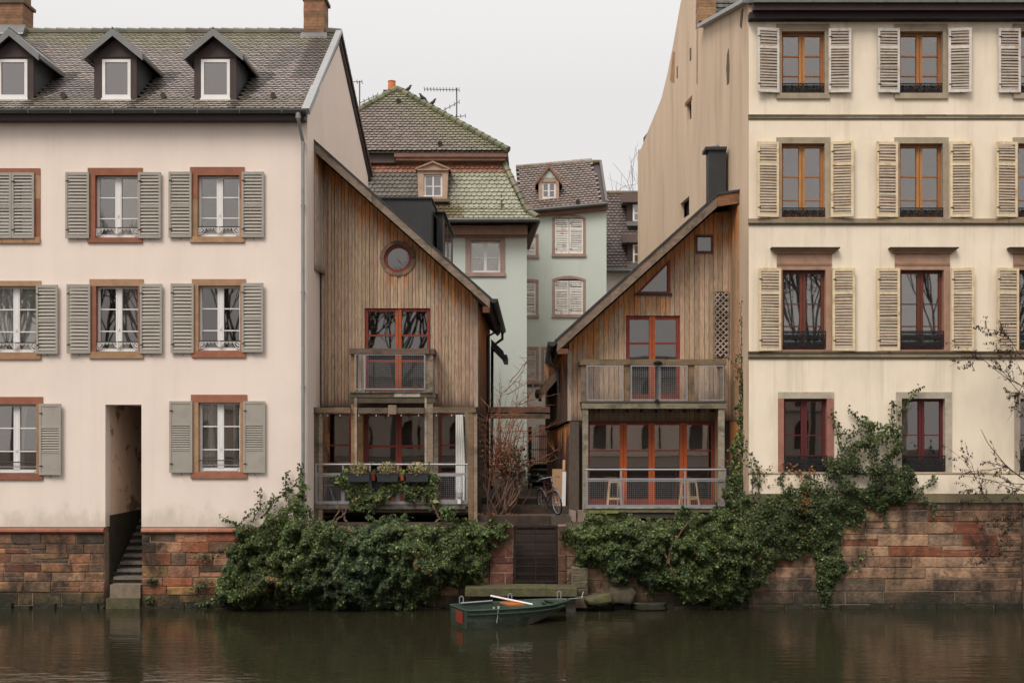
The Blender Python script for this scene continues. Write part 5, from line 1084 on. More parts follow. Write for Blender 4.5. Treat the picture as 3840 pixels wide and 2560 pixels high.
for i in range(nst):
    z_ = .60 + .165 * (i + 1); y_ = .20 + .285 * i; m.box(xl + .12 - min(.12, .012 * i), xr, y_, y_ + .40, z_ - .075, z_, jit((1, 1, 1), .1)); m.mat = 1; m.box(xl, xr, y_ + .06, y_ + .4, z_ - .17, z_ - .08); m.mat = 0
tag(m.build('stone_steps', [STEPST, WETSTONE, MOSSY, M('tan_step', (.19, .145, .105), .85, amt=.3, scale=5, bump=.5, bscale=25)]), 'worn stone steps climbing from the water through the narrow plaster passage', 'steps')
# gate, piers, landing
m = MB()
def pier(x0, x1, z0, z1, y, label, pal):
    m = MB(); stones(m, x0, x1, z0, z1, y, pal, (.34, .5), (.3, .7)); m.mat = 1; m.box(x0 + .003, x1 - .003, y + .022, y + .5, z0 - .3, z1 - .002)
    tag(m.build('gate_pier', [STONE, MORTAR]), label, 'gate pier')
pier(X(1126), X(1179), .5, Z(1208), -.12, 'red sandstone gate pier half covered by ivy left of the iron gate', lambda x, z: jit(R.choice([(.125, .048, .032), (.15, .062, .042), (.095, .038, .026)]), .12))
pier(X(1282), X(1300), .5, Z(1206), -.12, 'slim sandstone gate pier right of the iron gate', lambda x, z: jit((.11, .052, .036), .15))
pier(X(1312), X(1348), .35, Z(1300), -.35, 'squat mossy stone post at the right end of the landing slab', lambda x, z: jit((.10, .088, .055), .15))
gx0, gx1, gz0, gz1 = X(1181), X(1280), Z(1336), Z(1206)
m = MB(); gt_ = thing('iron_gate', 'dark rusty iron water gate of dense bars between two sandstone piers', 'gate', ((gx0 + gx1) / 2, 0, gz0))
m.box(gx0, gx0 + .05, -.08, -.03, gz0, gz1); m.box(gx1 - .05, gx1, -.08, -.03, gz0, gz1); m.box(gx0 + .05, gx1 - .05, -.079, -.031, gz1 - .06, gz1); m.box(gx0 + .05, gx1 - .05, -.079, -.031, gz0, gz0 + .05); m.box((gx0 + gx1) / 2 - .025, (gx0 + gx1) / 2 + .025, -.085, -.03, gz0 + .05, gz1 - .06)
m.build('frame', M('rusty_iron', (.016, .010, .008), .7, amt=.5, scale=8, bump=.2), gt_)
for a, c in ((gx0 + .05, (gx0 + gx1) / 2 - .025), ((gx0 + gx1) / 2 + .025, gx1 - .05)):
    m = MB(); n = 13
    for i in range(1, n): x_ = a + (c - a) * i / n; m.box(x_ - .008, x_ + .008, -.062, -.046, gz0 + .05, gz1 - .06)
    for i in range(1, 7): z_ = gz0 + (gz1 - gz0) * i / 7; m.box(a, c, -.075, -.063, z_ - .02, z_ + .02)
    m.build('bar_panel', M('rusty_iron'), gt_)
m = MB()
for i in range(6): m.box(gx0 - .1, gx1 + .1, .15 + i * .2, 1.5, gz0 - .2 if i == 0 else gz0 + .22 * i, gz0 + .22 * (i + 1), jit((1, 1, 1), .1))
tag(m.build('water_steps', M('dark_sleeper', (.05, .032, .024), .9, amt=.4, scale=6, bump=.4)), 'dark stone steps rising behind the iron water gate', 'steps')
m = MB(); x = X(1068, -1)
while x < X(1326, -1) - .05: l = min(R.uniform(.8, 1.2), X(1326, -1) - x); m.box(x, x + l - .006, -1.0 + R.uniform(0, .02), -.08, Z(1368, -1) + R.uniform(-.012, .012), .62 + R.uniform(-.008, .008)); x += l
ls = m.build('landing_slab', MOSSY); tag(ls, 'low mossy stone landing slab below the iron gate', 'landing')
m = MB(); m.box(X(1090), X(1300), -.3, -.05, -.5, .42); m.box(X(1300, -.6), X(1322, -.6), -.75, -.3, -.5, .40); m.build('support', WETSTONE, ls)
def rock(c, sx, sy, sz, seed, label, mat=MOSSY, name='boulder', rot=0):
    m = MB(); vs = []; fs = []; nu, nv = 14, 9; rn = Vector((seed * 3.1, seed * 1.7, 0))
    for j in range(nv + 1):
        for i in range(nu):
            a, b = 2 * math.pi * i / nu, math.pi * j / nv - math.pi / 2; d = Vector((math.cos(a) * math.cos(b), math.sin(a) * math.cos(b), math.sin(b)))
            d = Vector([math.copysign(abs(q) ** .42, q) for q in d]); k = 1 + .28 * noise.noise(d * 1.6 + rn) + .12 * noise.noise(d * 4.5 + rn); p = Vector((d.x * sx * k, d.y * sy * k, d.z * sz * k)); p.rotate(Matrix.Rotation(rot, 3, 'Y')); vs.append(Vector(c) + p)
    for j in range(nv):
        for i in range(nu): i2 = (i + 1) % nu; fs.append((j * nu + i, j * nu + i2, (j + 1) * nu + i2, (j + 1) * nu + i))
    m.smooth = True; m.mesh(vs, fs); tag(m.build(name, mat), label, name, 'mossy boulders at the foot of the quay')
rock(P(1374, 1374, -.55), .33, .3, .12, 1, 'flat mossy boulder beside the landing slab', rot=-.15)
rock(P(1428, 1366, -.25), .36, .25, .22, 2, 'larger tan boulder beneath the ivy right of the landing', M('tan_rock', (.075, .06, .038), .85, amt=.45, scale=4, bump=.8, bscale=14, bdist=.03))
rock(P(1490, 1390, -.25), .42, .25, .10, 3, 'low dark boulder at the waterline below the hanging ivy', M('slimy_footing'))

# ================================================================== ALLEY
m = MB(); m.box(X(1098, 1.2) - .2, X(1310, 1.2), 1.15, 2.0, 1.9, 2.27); m.box(X(1105, 2) , X(1306, 2), 2.0, 3.0, 1.9, 2.47); m.box(X(1120, 3), X(1300, 3), 3.0, 4.0, 2.0, 2.63)
m.mat = 1; m.box(X(1120, 1.2), X(1262, 1.2), 1.08, 1.15, 2.0, 2.275); m.box(X(1150, 2), X(1270, 2), 1.93, 2.0, 2.1, 2.475); m.box(X(1150, 3), X(1290, 3), 2.93, 3.0, 2.2, 2.635)
tag(m.build('alley_steps', [GRAVEL, M('dark_sleeper', (.05, .032, .024), .9, amt=.4, scale=6, bump=.4)]), 'three low alley steps edged with dark timber sleepers', 'steps')
m = MB(); yb_ = 2.9; a, b = X(1122, yb_), X(1263, yb_); m.box(a, b, yb_, yb_ + .12, Z(947, yb_), Z(934, yb_), (.15, .085, .055)); m.box(a + .02, b, yb_ + .03, yb_ + .15, Z(961, yb_), Z(951, yb_), (.17, .10, .065)); m.box(a, b, yb_ + .15, yb_ + .3, Z(950, yb_), Z(936, yb_), (.06, .04, .03))
tag(m.build('timber_beam', WOODH), 'brown double timber beam spanning the alley between the two timber houses', 'beam')
m = MB(); yi = 9.5
def ib(l, r, t, b): m.box(X(l, yi), X(r, yi), yi, yi + .06, Z(b, yi), Z(t, yi))
ib(1213.5, 1221, 980, 1130); m.box(X(1213, yi) , X(1221, yi), yi + .06, yi + 3, 2.6, Z(985, yi))
for t in (1001, 1031, 1058, 1082, 1099): ib(1221, 1263, t, t + 2.2)
for k in range(9): ib(1225 + k * 4.6, 1225.7 + k * 4.6, 990 if k % 2 else 996, 1100)
tag(m.build('iron_railing', BLACK), 'black iron stair railing at the back of the alley', 'railing')
m = MB()
for k in range(5): m.box(X(1214, yi), X(1268, yi), yi + .1 + .3 * k, yi + .5 + .3 * k, 2.62 + .19 * k, 2.62 + .19 * k + .05); m.mat = 1; m.box(X(1214, yi), X(1268, yi), yi + .3 + .3 * k, yi + .42 + .3 * k, 2.6, 2.62 + .19 * k); m.mat = 0
tag(m.build('back_steps', [STEPST, DARKIN]), 'dark open steps behind the black railing in the alley', 'steps')
# leaning boards
m = MB(); a = Vector((X(1268, 2.2), 2.3, 2.47)); m.prism([a, a + Vector((.36, 0, 0)), a + Vector((.37, .12, 1.0)), a + Vector((.01, .12, 1.0))], (0, .03, 0)); tag(m.build('cardboard_sheet', CARD), 'tan cardboard sheet leaning on the timber wall behind the bicycle', 'cardboard')
m = MB(); a = Vector((X(1290, 2.0), 2.12, 2.47)); m.prism([a, a + Vector((.11, 0, 0)), a + Vector((.13, .15, .93)), a + Vector((.03, .15, .93))], (0, .02, 0)); tag(m.build('white_board', WHITE), 'narrow white board leaning beside the cardboard sheet', 'board')
m = MB(); a = Vector((X(1291, 2.4), 2.36, 2.47)); m.prism([a, a + Vector((.06, 0, 0)), a + Vector((.09, .1, 1.25)), a + Vector((.02, .1, 1.25))], (0, .02, 0)); tag(m.build('pale_batten', PALEW), 'thin pale timber slat standing behind the cardboard', 'slat')
m = MB(); p_, q_ = P(1246, 1140, 2.6), P(1276, 1122, 2.2); m.beam(p_, q_, .12, .05); tag(m.build('loose_plank', M('light_plank', (.33, .17, .07), .7, amt=.2, bump=.1)), 'short light brown plank propped against the bicycle', 'plank')
m = MB(); m.prism([P(1236, 1152, 2.6), P(1262, 1150, 2.5), P(1266, 1168, 2.2), P(1240, 1168, 2.3)], (0, .1, .08)); tag(m.build('folded_tarp', M('grey_tarp', (.10, .09, .075), .8, amt=.3, bump=.3)), 'folded grey tarpaulin on the steps behind the bicycle', 'tarp')

# ================================================================== BICYCLE
bk = thing('bicycle', 'old bicycle with red and silver frame parked at the corner of the right timber house', 'bicycle', (X(1276, 1.45), 1.45, 2.275))
ang = math.radians(-68); Rz = Matrix.Rotation(ang, 3, 'Z'); O_ = Vector((X(1282, 1.2), 1.30, 2.275)); lean = Matrix.Rotation(math.radians(7), 3, 'X')
def bp(x, y, z): return O_ + Rz @ (lean @ Vector((x, y, z)))
def bt(m, pts, r, n=6, **k): m.tube([bp(*p) for p in pts], r, n, **k)
for cx_, hid in ((0.0, 0), (-1.02, 1)):
    m = MB(); bt(m, [(cx_ + .31 * math.cos(a), 0, .33 + .31 * math.sin(a)) for a in [2 * math.pi * i / 24 for i in range(25)]], .022, 6); w_ = m.build('wheel', RUBBER, bk)
    m = MB(); bt(m, [(cx_ + .285 * math.cos(a), 0, .33 + .285 * math.sin(a)) for a in [2 * math.pi * i / 24 for i in range(25)]], .012, 5)
    for i in range(14): a = 2 * math.pi * i / 14; bt(m, [(cx_, .02 if i % 2 else -.02, .33), (cx_ + .28 * math.cos(a), 0, .33 + .28 * math.sin(a))], .003, 3)
    bt(m, [(cx_, -.05, .33), (cx_, .05, .33)], .025, 8); m.build('rim', GALV, w_)
    m = MB(); bt(m, [(cx_ + .345 * math.cos(a), 0, .33 + .345 * math.sin(a)) for a in [math.pi * (.12 + .75 * i / 12) for i in range(13)]], .02, 4); m.build('mudguard', GALV, bk)
m = MB(); A, Bc, C_, H, H2 = (-1.02, 0, .33), (-.58, 0, .30), (-.74, 0, .82), (-.16, 0, .85), (-.12, 0, .70)
for p_, q_ in ((Bc, C_), (C_, H), (Bc, H2), (A, C_), (A, Bc)): bt(m, [p_, q_], .017)
bt(m, [(-.17, 0, .90), (-.11, 0, .66)], .02)
for s_ in (-.05, .05): bt(m, [(-.11, s_ * .6, .66), (-.03, s_, .45), (0, s_, .33)], .012)
m.build('frame', M('dark_bike_paint', (.09, .022, .025), .4, amt=.1, bump=0), bk)
m = MB(); bt(m, [(-.17, 0, .88), (-.19, 0, 1.0)], .014); bt(m, [(-.34, -.29, .97), (-.22, -.26, 1.0), (-.17, -.1, 1.02), (-.17, .1, 1.02), (-.22, .26, 1.0), (-.34, .29, .97)], .013); m.build('handlebar', GALV, bk)
m = MB(); bt(m, [(-.77, 0, .92), (-.74, 0, .80)], .014); bt(m, [(-.92, 0, .95), (-.80, 0, .965), (-.64, 0, .95)], [.09, .07, .025], 8); m.build('saddle', BLKMET, bk)
m = MB(); bt(m, [(-.12, 0, .80), (-.04, 0, .80)], [.03, .055], 8); m.build('headlamp', GALV, bk)
m = MB(); bt(m, [(-.58, -.08, .30), (-.50, -.10, .17)], .012); bt(m, [(-.58, .08, .30), (-.66, .10, .43)], .012); m.ring(bp(-.58, .05, .30), .09, .008, 'y', 14, 4); m.build('crank', BLKMET, bk)

# ================================================================== BOAT
bt_o = Vector((X(1053, -3.0), -2.95, 0)); ya_ = math.radians(25); Rb = Matrix.Rotation(ya_, 3, 'Z')
BL = 2.80
boat = thing('rowing_boat', 'small dark green rowing boat with red stern patch moored below the landing', 'boat', bt_o + Rb @ Vector((BL / 2, 0, 0)))
def bo(x, y, z): return bt_o + Rb @ Vector((x * BL, y, z))
ns = 13; sec = []
for i in range(ns):
    t = i / (ns - 1); wt = .56 * (1 - max(0, (t - .5) / .5) ** 2.5 * .80) * (.93 + .07 * min(1, t * 4)); wb = .47 * (1 - max(0, (t - .35) / .65) ** 1.8 * .86)
    zb = -.10 + max(0, (t - .25) / .75) ** 1.9 * .36; zt = .40 + .05 * t ** 2.5 + .03 * (1 - t) ** 3; sh = 1.0
    sec.append((t, wt, wb, zb, zt))
def hullpt(q, s_, k):   # k 0 bottom centre .. 3 gunwale
    t, wt, wb, zb, zt = q; ext = 1 + (0 if k == 0 else 0)
    tt = t if k > 1 else t * .94
    if k == 0: return bo(tt * (1 if t < .9 else 1), 0, zb)
    if k == 1: return bo(tt, s_ * wb, zb + .01)
    if k == 2: return bo(t * .97, s_ * (wb + (wt - wb) * .62), zb + (zt - zb) * .52)
    return bo(t, s_ * wt, zt)
m = MB(); m.smooth = False
for i in range(ns - 1):
    for s_ in (-1, 1):
        for k in range(3):
            q = [hullpt(sec[i], s_, k), hullpt(sec[i + 1], s_, k), hullpt(sec[i + 1], s_, k + 1), hullpt(sec[i], s_, k + 1)]
            m.face(q if s_ > 0 else q[::-1], mat=1 if k == 0 or (k == 1 and i > 6) else 0)
st = [hullpt(sec[0], -1, k) for k in (3, 2, 1)] + [hullpt(sec[0], 1, k) for k in (1, 2, 3)]; m.face(st)
st = [hullpt(sec[-1], -1, k) for k in (3, 2, 1)] + [hullpt(sec[-1], 1, k) for k in (1, 2, 3)]; m.face(st[::-1])
m.face([hullpt(sec[-3], -1, 3), hullpt(sec[-1], -1, 3), hullpt(sec[-1], 1, 3), hullpt(sec[-3], 1, 3)])
inn = lambda q, s_, k: bo(q[0] * .985 + .006, s_ * (q[1] - .025 if k else q[2] * .95), q[4] - .002 if k else q[3] + .10)
for i in range(ns - 1):
    for s_ in (-1, 1):
        a, c = sec[i], sec[i + 1]; m.face([inn(a, s_, 0), inn(c, s_, 0), inn(c, s_, 1), inn(a, s_, 1)], mat=2); m.face([inn(a, 0, 0), inn(c, 0, 0), inn(c, s_, 0), inn(a, s_, 0)], mat=2)
m.face([inn(sec[0], -1, 1), inn(sec[0], -1, 0), inn(sec[0], 1, 0), inn(sec[0], 1, 1)], mat=2)
m.build('hull', [PAINTG, BOATBOT, BOATIN], boat)
m = MB()
for s_ in (-1, 1): m.tube([hullpt(q, s_, 3) + Vector((0, 0, .005)) for q in sec], .026, 6); m.tube([hullpt(q, s_, 3) - Vector((0, 0, .09)) + Vector((0, s_ * .012, 0)) for q in sec[:-1]], .016, 5)
m.tube([hullpt(sec[0], -1, 3), hullpt(sec[0], 1, 3)], .026, 6); m.tube([bo(.975, 0, .27), bo(1.0, 0, .42), bo(1.003, 0, .49)], .022, 6); m.build('gunwale', M('worn_green_paint', (.034, .058, .040), .5, amt=.4, scale=10, bump=.1), boat)
for t, z_ in ((.07, .30), (.48, .30), (.86, .36)): m = MB(); q = sec[int(t * 12)]; m.prism([bo(t - .05, -q[1] + .03, z_), bo(t + .05, -q[1] + .03, z_), bo(t + .05, q[1] - .03, z_), bo(t - .05, q[1] - .03, z_)], (0, 0, .03)); m.build('seat', BOATIN, boat)
m = MB(); a = [(-.50, .10), (.40 - .55, .10), (.40 - .55, .39), (-.50, .39)]; m.prism([bo(-.004, y_ + .06, z_) for y_, z_ in [(-.36, .10), (.06, .10), (.06, .37), (-.36, .37)]], Rb @ Vector((-.012, 0, 0))); m.build('stern_patch', RED, boat)
m = MB(); m.prism([bo(-.002, -.53, .02), bo(-.002, -.44, .02), bo(-.002, -.44, .46), bo(-.002, -.53, .46)], Rb @ Vector((-.018, 0, 0))); m.build('stern_bracket', M('worn_green_paint'), boat)
for t, s_ in ((.10, 1), (.55, 1), (.97, 1)): m = MB(); q = sec[min(11, int(t * 12))]; c = bo(t, s_ * q[1], q[4] + .03); m.tube([c + Vector((-.04, 0, -.02)), c + Vector((-.045, 0, .12)), c + Vector((-.02, 0, .16)), c + Vector((.02, 0, .16)), c + Vector((.045, 0, .12)), c + Vector((.04, 0, -.02))], .014, 6); m.build('oarlock', GALV, boat)
m = MB(); m.tube([bo(.09, .50, .46), bo(.38, .52, .465)], .022, 6); m.build('side_rail', GALV, boat)
m = MB(); m.tube([bo(.27, -.555, .46), bo(.265, -.575, .40), bo(.262, -.56, .25), bo(.255, -.555, .12)], .010, 5); m.lathe([(.03, 0), (.03, .05)], bo(.275, -.54, .44), 8); m.lathe([(.025, 0), (.025, .04)], bo(.235, -.53, .44), 8); m.build('rope', M('pale_rope', (.34, .36, .30), .9, amt=.2, bump=.1), boat)
m = MB(); a, b = bo(.33, .30, .62), bo(.60, -.42, .465); m.tube([a, b], .021, 8); m.tube([a, a + (a - b).normalized() * .04], .03, 8, mat=1); tag(m.build('boat_pole', [WHITE, BLACK]), 'white pole lying diagonally across the green rowing boat', 'pole')
m = MB(); m.prism([bo(.385, .10, .46), bo(.50, .05, .46), bo(.55, -.30, .44), bo(.42, -.28, .44)], (0, 0, .035)); tag(m.build('bailer_lid', ORANGE), 'orange board lying in the green rowing boat beneath the white pole', 'board')
m = MB(); m.tube([bo(.99, .05, .46), P(1336, 1372, -1.0), P(1340, 1358, -.5)], .012, 5); tag(m.build('mooring_rope', M('pale_rope')), 'mooring rope from the boat bow to the stone post', 'rope')

# ================================================================== THINGS ON THE DECKS
def stool(dx0, dx1, y, rot, label):
    x = (X(dx0, y) + X(dx1, y)) / 2; st = thing('bar_stool', label, 'stool', (x, y, Z(1166, YB) + .012), 'pale wooden bar stools on the lower deck'); Rm = Matrix.Rotation(rot, 3, 'Z'); o = Vector((x, y, Z(1166, YB) + .012)); h = .74
    m = MB(); p = [o + Rm @ Vector((a, c, h - .035)) for a, c in ((-.16, -.16), (.16, -.16), (.16, .16), (-.16, .16))]; m.prism(p, (0, 0, .035)); m.build('seat', PALEW, st)
    for a in (-1, 1):
        for c in (-1, 1): m = MB(); m.beam(o + Rm @ Vector((a * .19, c * .19, 0)), o + Rm @ Vector((a * .125, c * .125, h - .037)), .04, .04, (0, 1, 0)); m.build('leg', PALEW, st)
    for a, c, z_ in ((-1, 0, .26), (1, 0, .26), (0, -1, .22), (0, 1, .22)):
        k = .19 - .065 * z_ / h; m = MB(); u = Vector((a * k, c * k, z_)); v = Vector((k * (a == 0), k * (c == 0), 0)); m.beam(o + Rm @ (u - v), o + Rm @ (u + v), .025, .04); m.build('stretcher', PALEW, st)
    for a, c in ((-1, 0), (1, 0), (0, -1), (0, 1)):
        k = .125; m = MB(); u = Vector((a * k, c * k, h - .07)); v = Vector((k * (a == 0), k * (c == 0), 0)); m.beam(o + Rm @ (u - v), o + Rm @ (u + v), .025, .06); m.build('apron', PALEW, st)
stool(1393, 1429, 1.22, 0, 'pale wooden bar stool standing square to the railing in front of orange doors')
stool(1557, 1608, 1.25, math.radians(33), 'pale wooden bar stool turned at an angle at the deck end near the ivy')
for i, (l, r, lb) in enumerate(((799, 850, 'grey planter box nearest the folded chair on the deck railing'), (866, 915, 'middle grey planter box on the deck railing between two flower pots'), (932, 985, 'grey planter box nearest the railing gap on the left deck'))):
    y_ = YB - .22; x0, x1, z0, z1 = X(l, y_), X(r, y_), Z(1106, y_), Z(1086, y_); t_ = thing('planter_box', lb, 'planter', ((x0 + x1) / 2, y_, z0), 'grey planter boxes on the deck railing')
    m = MB(); k = .02; m.mesh([(x0 + k, y_ - .07, z0), (x1 - k, y_ - .07, z0), (x1 - k, y_ + .07, z0), (x0 + k, y_ + .07, z0), (x0, y_ - .09, z1), (x1, y_ - .09, z1), (x1, y_ + .09, z1), (x0, y_ + .09, z1)], [(3, 2, 1, 0), (0, 1, 5, 4), (1, 2, 6, 5), (2, 3, 7, 6), (3, 0, 4, 7)]); m.box(x0 - .008, x1 + .008, y_ - .1, y_ - .085, z1 - .02, z1 + .004); m.build('tub', PLANT, t_)
    m = MB(); m.box(x0 + .02, x1 - .02, y_ - .075, y_ + .08, z1 - .03, z1 - .02); m.build('soil', EARTH, t_)
    for xx in (x0 + .08, x1 - .12): m = MB(); m.tube([(xx, y_ - .1, z0 + .03), (xx, y_ - .1, z0 - .015), (xx, y_ + .1, z0 - .015), (xx, y_ + .2, z1 - .03)], .008, 4); m.build('bracket', BLACK, t_)
for dx_, lb, mt in ((858, 'small red flower pot hanging between two grey planters', RED), (924, 'small terracotta flower pot hanging beside the planter with bright green plant', TERRA)):
    y_ = YB - .15; m = MB(); m.lathe([(.055, 0), (.075, .16), (.085, .16), (.085, .19), (.07, .19), (.06, .16)], (X(dx_, y_), y_, Z(1103, y_)), 12); tag(m.build('flower_pot', mt), lb, 'flower pot')
m = MB(); y_ = YB - .12; c = Vector((X(1055, y_), y_, Z(1156, y_))); m.lathe([(.05, .0), (.05, .16)], c, 10); m.lathe([(.085, .16), (.09, .18), (.09, .30), (.05, .36), (.02, .38)], c, 10, mat=1); m.ring(c + Vector((0, 0, .42)), .06, .008, 'y', 10, 4); tag(m.build('hanging_lantern', [WHITE, M('frosted_glass', (.30, .31, .29), .4, amt=.1, bump=0)]), 'whitish glass lantern hanging on the right part of the deck railing', 'lantern')
ch = thing('folding_chair', 'light grey metal folding chair behind mesh at the left end of the deck', 'chair', (X(752, 1.25), 1.25, Z(1156, YB) + .0)); zc = Z(1156, YB)
for l0, l1, yy in ((741, 750, 1.1), (768, 757, 1.1), (741, 750, 1.5), (768, 757, 1.5)): m = MB(); m.tube([(X(l0, yy), yy, zc), (X(l1, yy), yy, zc + .46)], .014, 6); m.build('leg', GALV, ch)
m = MB(); m.box(X(742, 1.1), X(768, 1.1), 1.05, 1.5, zc + .46, zc + .48); m.build('seat', GALV, ch); m = MB(); m.box(X(766, 1.1), X(770, 1.1), 1.08, 1.48, zc + .5, zc + .78); m.build('backrest', M('dark_canvas', (.06, .06, .06), .9, amt=.1, bump=0), ch)
sl_ = thing('string_lights', 'string of small bulbs looped under the deck beam of the left timber house', 'string lights', P(900, 950, YB - .1))
pts = []; prev = None; m = MB(); bx = [730, 744, 762, 800, 848, 880, 905, 938, 985, 1020, 1055, 1078]
for a, b in zip(bx, bx[1:]):
    for i in range(5): t = i / 5; pts.append(P(a + (b - a) * t, 948 + 4 * math.sin(math.pi * t), YB - .09))
m.tube(pts, .006, 4); m.build('cord', BLACK, sl_)
for a, b in zip(bx, bx[1:]):
    m = MB(); c = P((a + b) / 2, 954, YB - .09); m.smooth = True; m.lathe([(.008, .03), (.010, .015), (.02, -.005), (.018, -.02), (.007, -.03)], c, 8); m.build('bulb', BULB, sl_)
# ================================================================== PLANTS
def inpoly(px, pz, poly):
    n = len(poly); ins = np.zeros(len(px), bool); j = n - 1
    for i in range(n):
        xi, zi = poly[i]; xj, zj = poly[j]; c = ((zi > pz) != (zj > pz)) & (px < (xj - xi) * (pz - zi) / (zj - zi + 1e-12) + xi); ins ^= c; j = i
    return ins
def edgedist(px, pz, poly):
    d = np.full(len(px), 1e9); n = len(poly)
    for i in range(n):
        a = np.array(poly[i]); b = np.array(poly[(i + 1) % n]); ab = b - a; t = np.clip(((px - a[0]) * ab[0] + (pz - a[1]) * ab[1]) / (ab @ ab + 1e-12), 0, 1)
        d = np.minimum(d, np.hypot(px - a[0] - t * ab[0], pz - a[1] - t * ab[1]))
    return d
def nfield(px, pz, sc, seed):
    return np.array([noise.noise(Vector((a * sc + seed * 7.3, b * sc, seed * 3.1))) for a, b in zip(px, pz)])
GRN = [(.026, .039, .011), (.036, .052, .015), (.053, .070, .021), (.082, .102, .031), (.018, .027, .009)]
def leafcols(n, rg, oran=.01, light=.0, extra=None):
    pal = np.array(GRN); c = pal[rg.choice(len(pal), n, p=[.3, .27, .2, .08, .15])] * rg.uniform(.75, 1.3, (n, 1))
    k = rg.random(n) < light; c[k] = np.array([.16, .185, .06]) * rg.uniform(.8, 1.2, (k.sum(), 1))
    k = rg.random(n) < oran; c[k] = np.array([.24, .09, .03]) * rg.uniform(.6, 1.2, (k.sum(), 1))
    return c
def ivy(label, polyd, Y0, bulge, count, seed, size=(.034, .070), parent=None, oran=.003, light=.10, flat=.5, zcut=.02, patches=(), name='ivy', cat='ivy', thin=None):
    rg = np.random.default_rng(seed); poly = [(X(a, Y0), Z(b, Y0)) for a, b in polyd]; pa = np.array(poly)
    th = parent or thing(name, label, cat, (pa[:, 0].mean(), Y0, max(0, pa[:, 1].min())))
    n = int(count * 2.6); px = rg.uniform(pa[:, 0].min() - .1, pa[:, 0].max() + .1, n); pz = rg.uniform(pa[:, 1].min() - .1, pa[:, 1].max() + .1, n)
    jx = px + nfield(px, pz, 2.3, seed) * .26 + nfield(px, pz, 7, seed + 1) * .13; jz = pz + nfield(px, pz, 2.3, seed + 2) * .26 + nfield(px, pz, 7, seed + 3) * .13
    ok = inpoly(jx, jz, poly)
    px, pz, jx, jz = px[ok], pz[ok], jx[ok], jz[ok]; px, pz, jx, jz = px[:count], pz[:count], jx[:count], jz[:count]; n = len(px)
    ed = edgedist(jx, jz, poly); prof = np.clip(ed / .9, 0, 1) ** flat
    big = nfield(px, pz, 1.1, seed + 4); med = nfield(px, pz, 3.2, seed + 5); fin = nfield(px, pz, 8, seed + 6)
    thick = np.clip(bulge * prof * (.78 + .5 * big + .62 * med + .26 * fin) + .05, .04, None)
    u = rg.random(n) ** .38; py = Y0 - thick * u - .02
    gx = (nfield(px + .08, pz, 3.2, seed + 5) - med) * 4.0 * min(1, bulge * 1.6); gz = (nfield(px, pz + .08, 3.2, seed + 5) - med) * 4.0 * min(1, bulge * 1.6)
    N_ = np.stack([-gx + rg.normal(0, .45, n), -np.ones(n), .55 - gz + rg.normal(0, .45, n)], 1)
    keep = pz > zcut; keep &= ~((med < -.28) & (rg.random(n) < .6)); keep &= rg.random(n) < np.clip(.40 + ed / .22 + fin * .9, .12, 1)
    if thin: keep &= (pz < Z(thin[0], Y0)) | (rg.random(n) < thin[1] * (1 + 1.6 * med))
    col = leafcols(n, rg, oran, light); tint = 1 + .45 * nfield(px, pz, .8, seed + 8)[:, None]; col = col * tint
    for (ax, az, rad, cc, pr) in patches:
        dd = np.hypot(px - X(ax, Y0), pz - Z(az, Y0)) / rad; k = rg.random(n) < pr * np.exp(-dd * dd); col[k] = np.array(cc) * rg.uniform(.6, 1.25, (k.sum(), 1))
    s = rg.uniform(*size, n) * np.exp(.22 * rg.normal(size=n))
    leafmesh('foliage', np.stack([px, py, pz], 1)[keep], N_[keep], s[keep], col[keep], LEAF, th, seed)
    return th
def runners(th, lines, seed, leaf=.075, dens=22, oran=.02, r0=.014, col=(.07, .05, .03), spread=.05):
    """climbing stems: lists of survey points (dx, dy) at depth Y with leaves set along them"""
    rg = np.random.default_rng(seed); m = MB(); LP = []; LN = []
    for pts, Y in lines:
        w = [P(a, b, Y) - Vector((0, .03, 0)) for a, b in pts]; f = []
        for i in range(len(w) - 1):
            for k in range(6): q = w[i].lerp(w[i + 1], k / 6); q += Vector((rg.normal(0, .012), rg.normal(0, .012), rg.normal(0, .012))); f.append(q)
        f.append(w[-1]); m.tube(f, [r0 * (1 - .75 * i / len(f)) for i in range(len(f))], 5, col)
        if dens:
            for i in range(len(f) - 1):
                L_ = (f[i + 1] - f[i]).length
                for k in range(rg.poisson(L_ * dens)):
                    q = f[i].lerp(f[i + 1], rg.random()); LP.append((q.x + rg.normal(0, spread), q.y - .03 - abs(rg.normal(0, .03)), q.z + rg.normal(0, spread))); LN.append((rg.normal(0, .6), -1, .4 + rg.normal(0, .5)))
    m.build('stem', BARK, th)
    if LP: n = len(LP); leafmesh('runner_foliage', LP, LN, rg.uniform(leaf * .7, leaf * 1.25, n), leafcols(n, rg, oran, .05), LEAF, th, seed)
OR = (.27, .10, .032); RD = (.22, .05, .025)
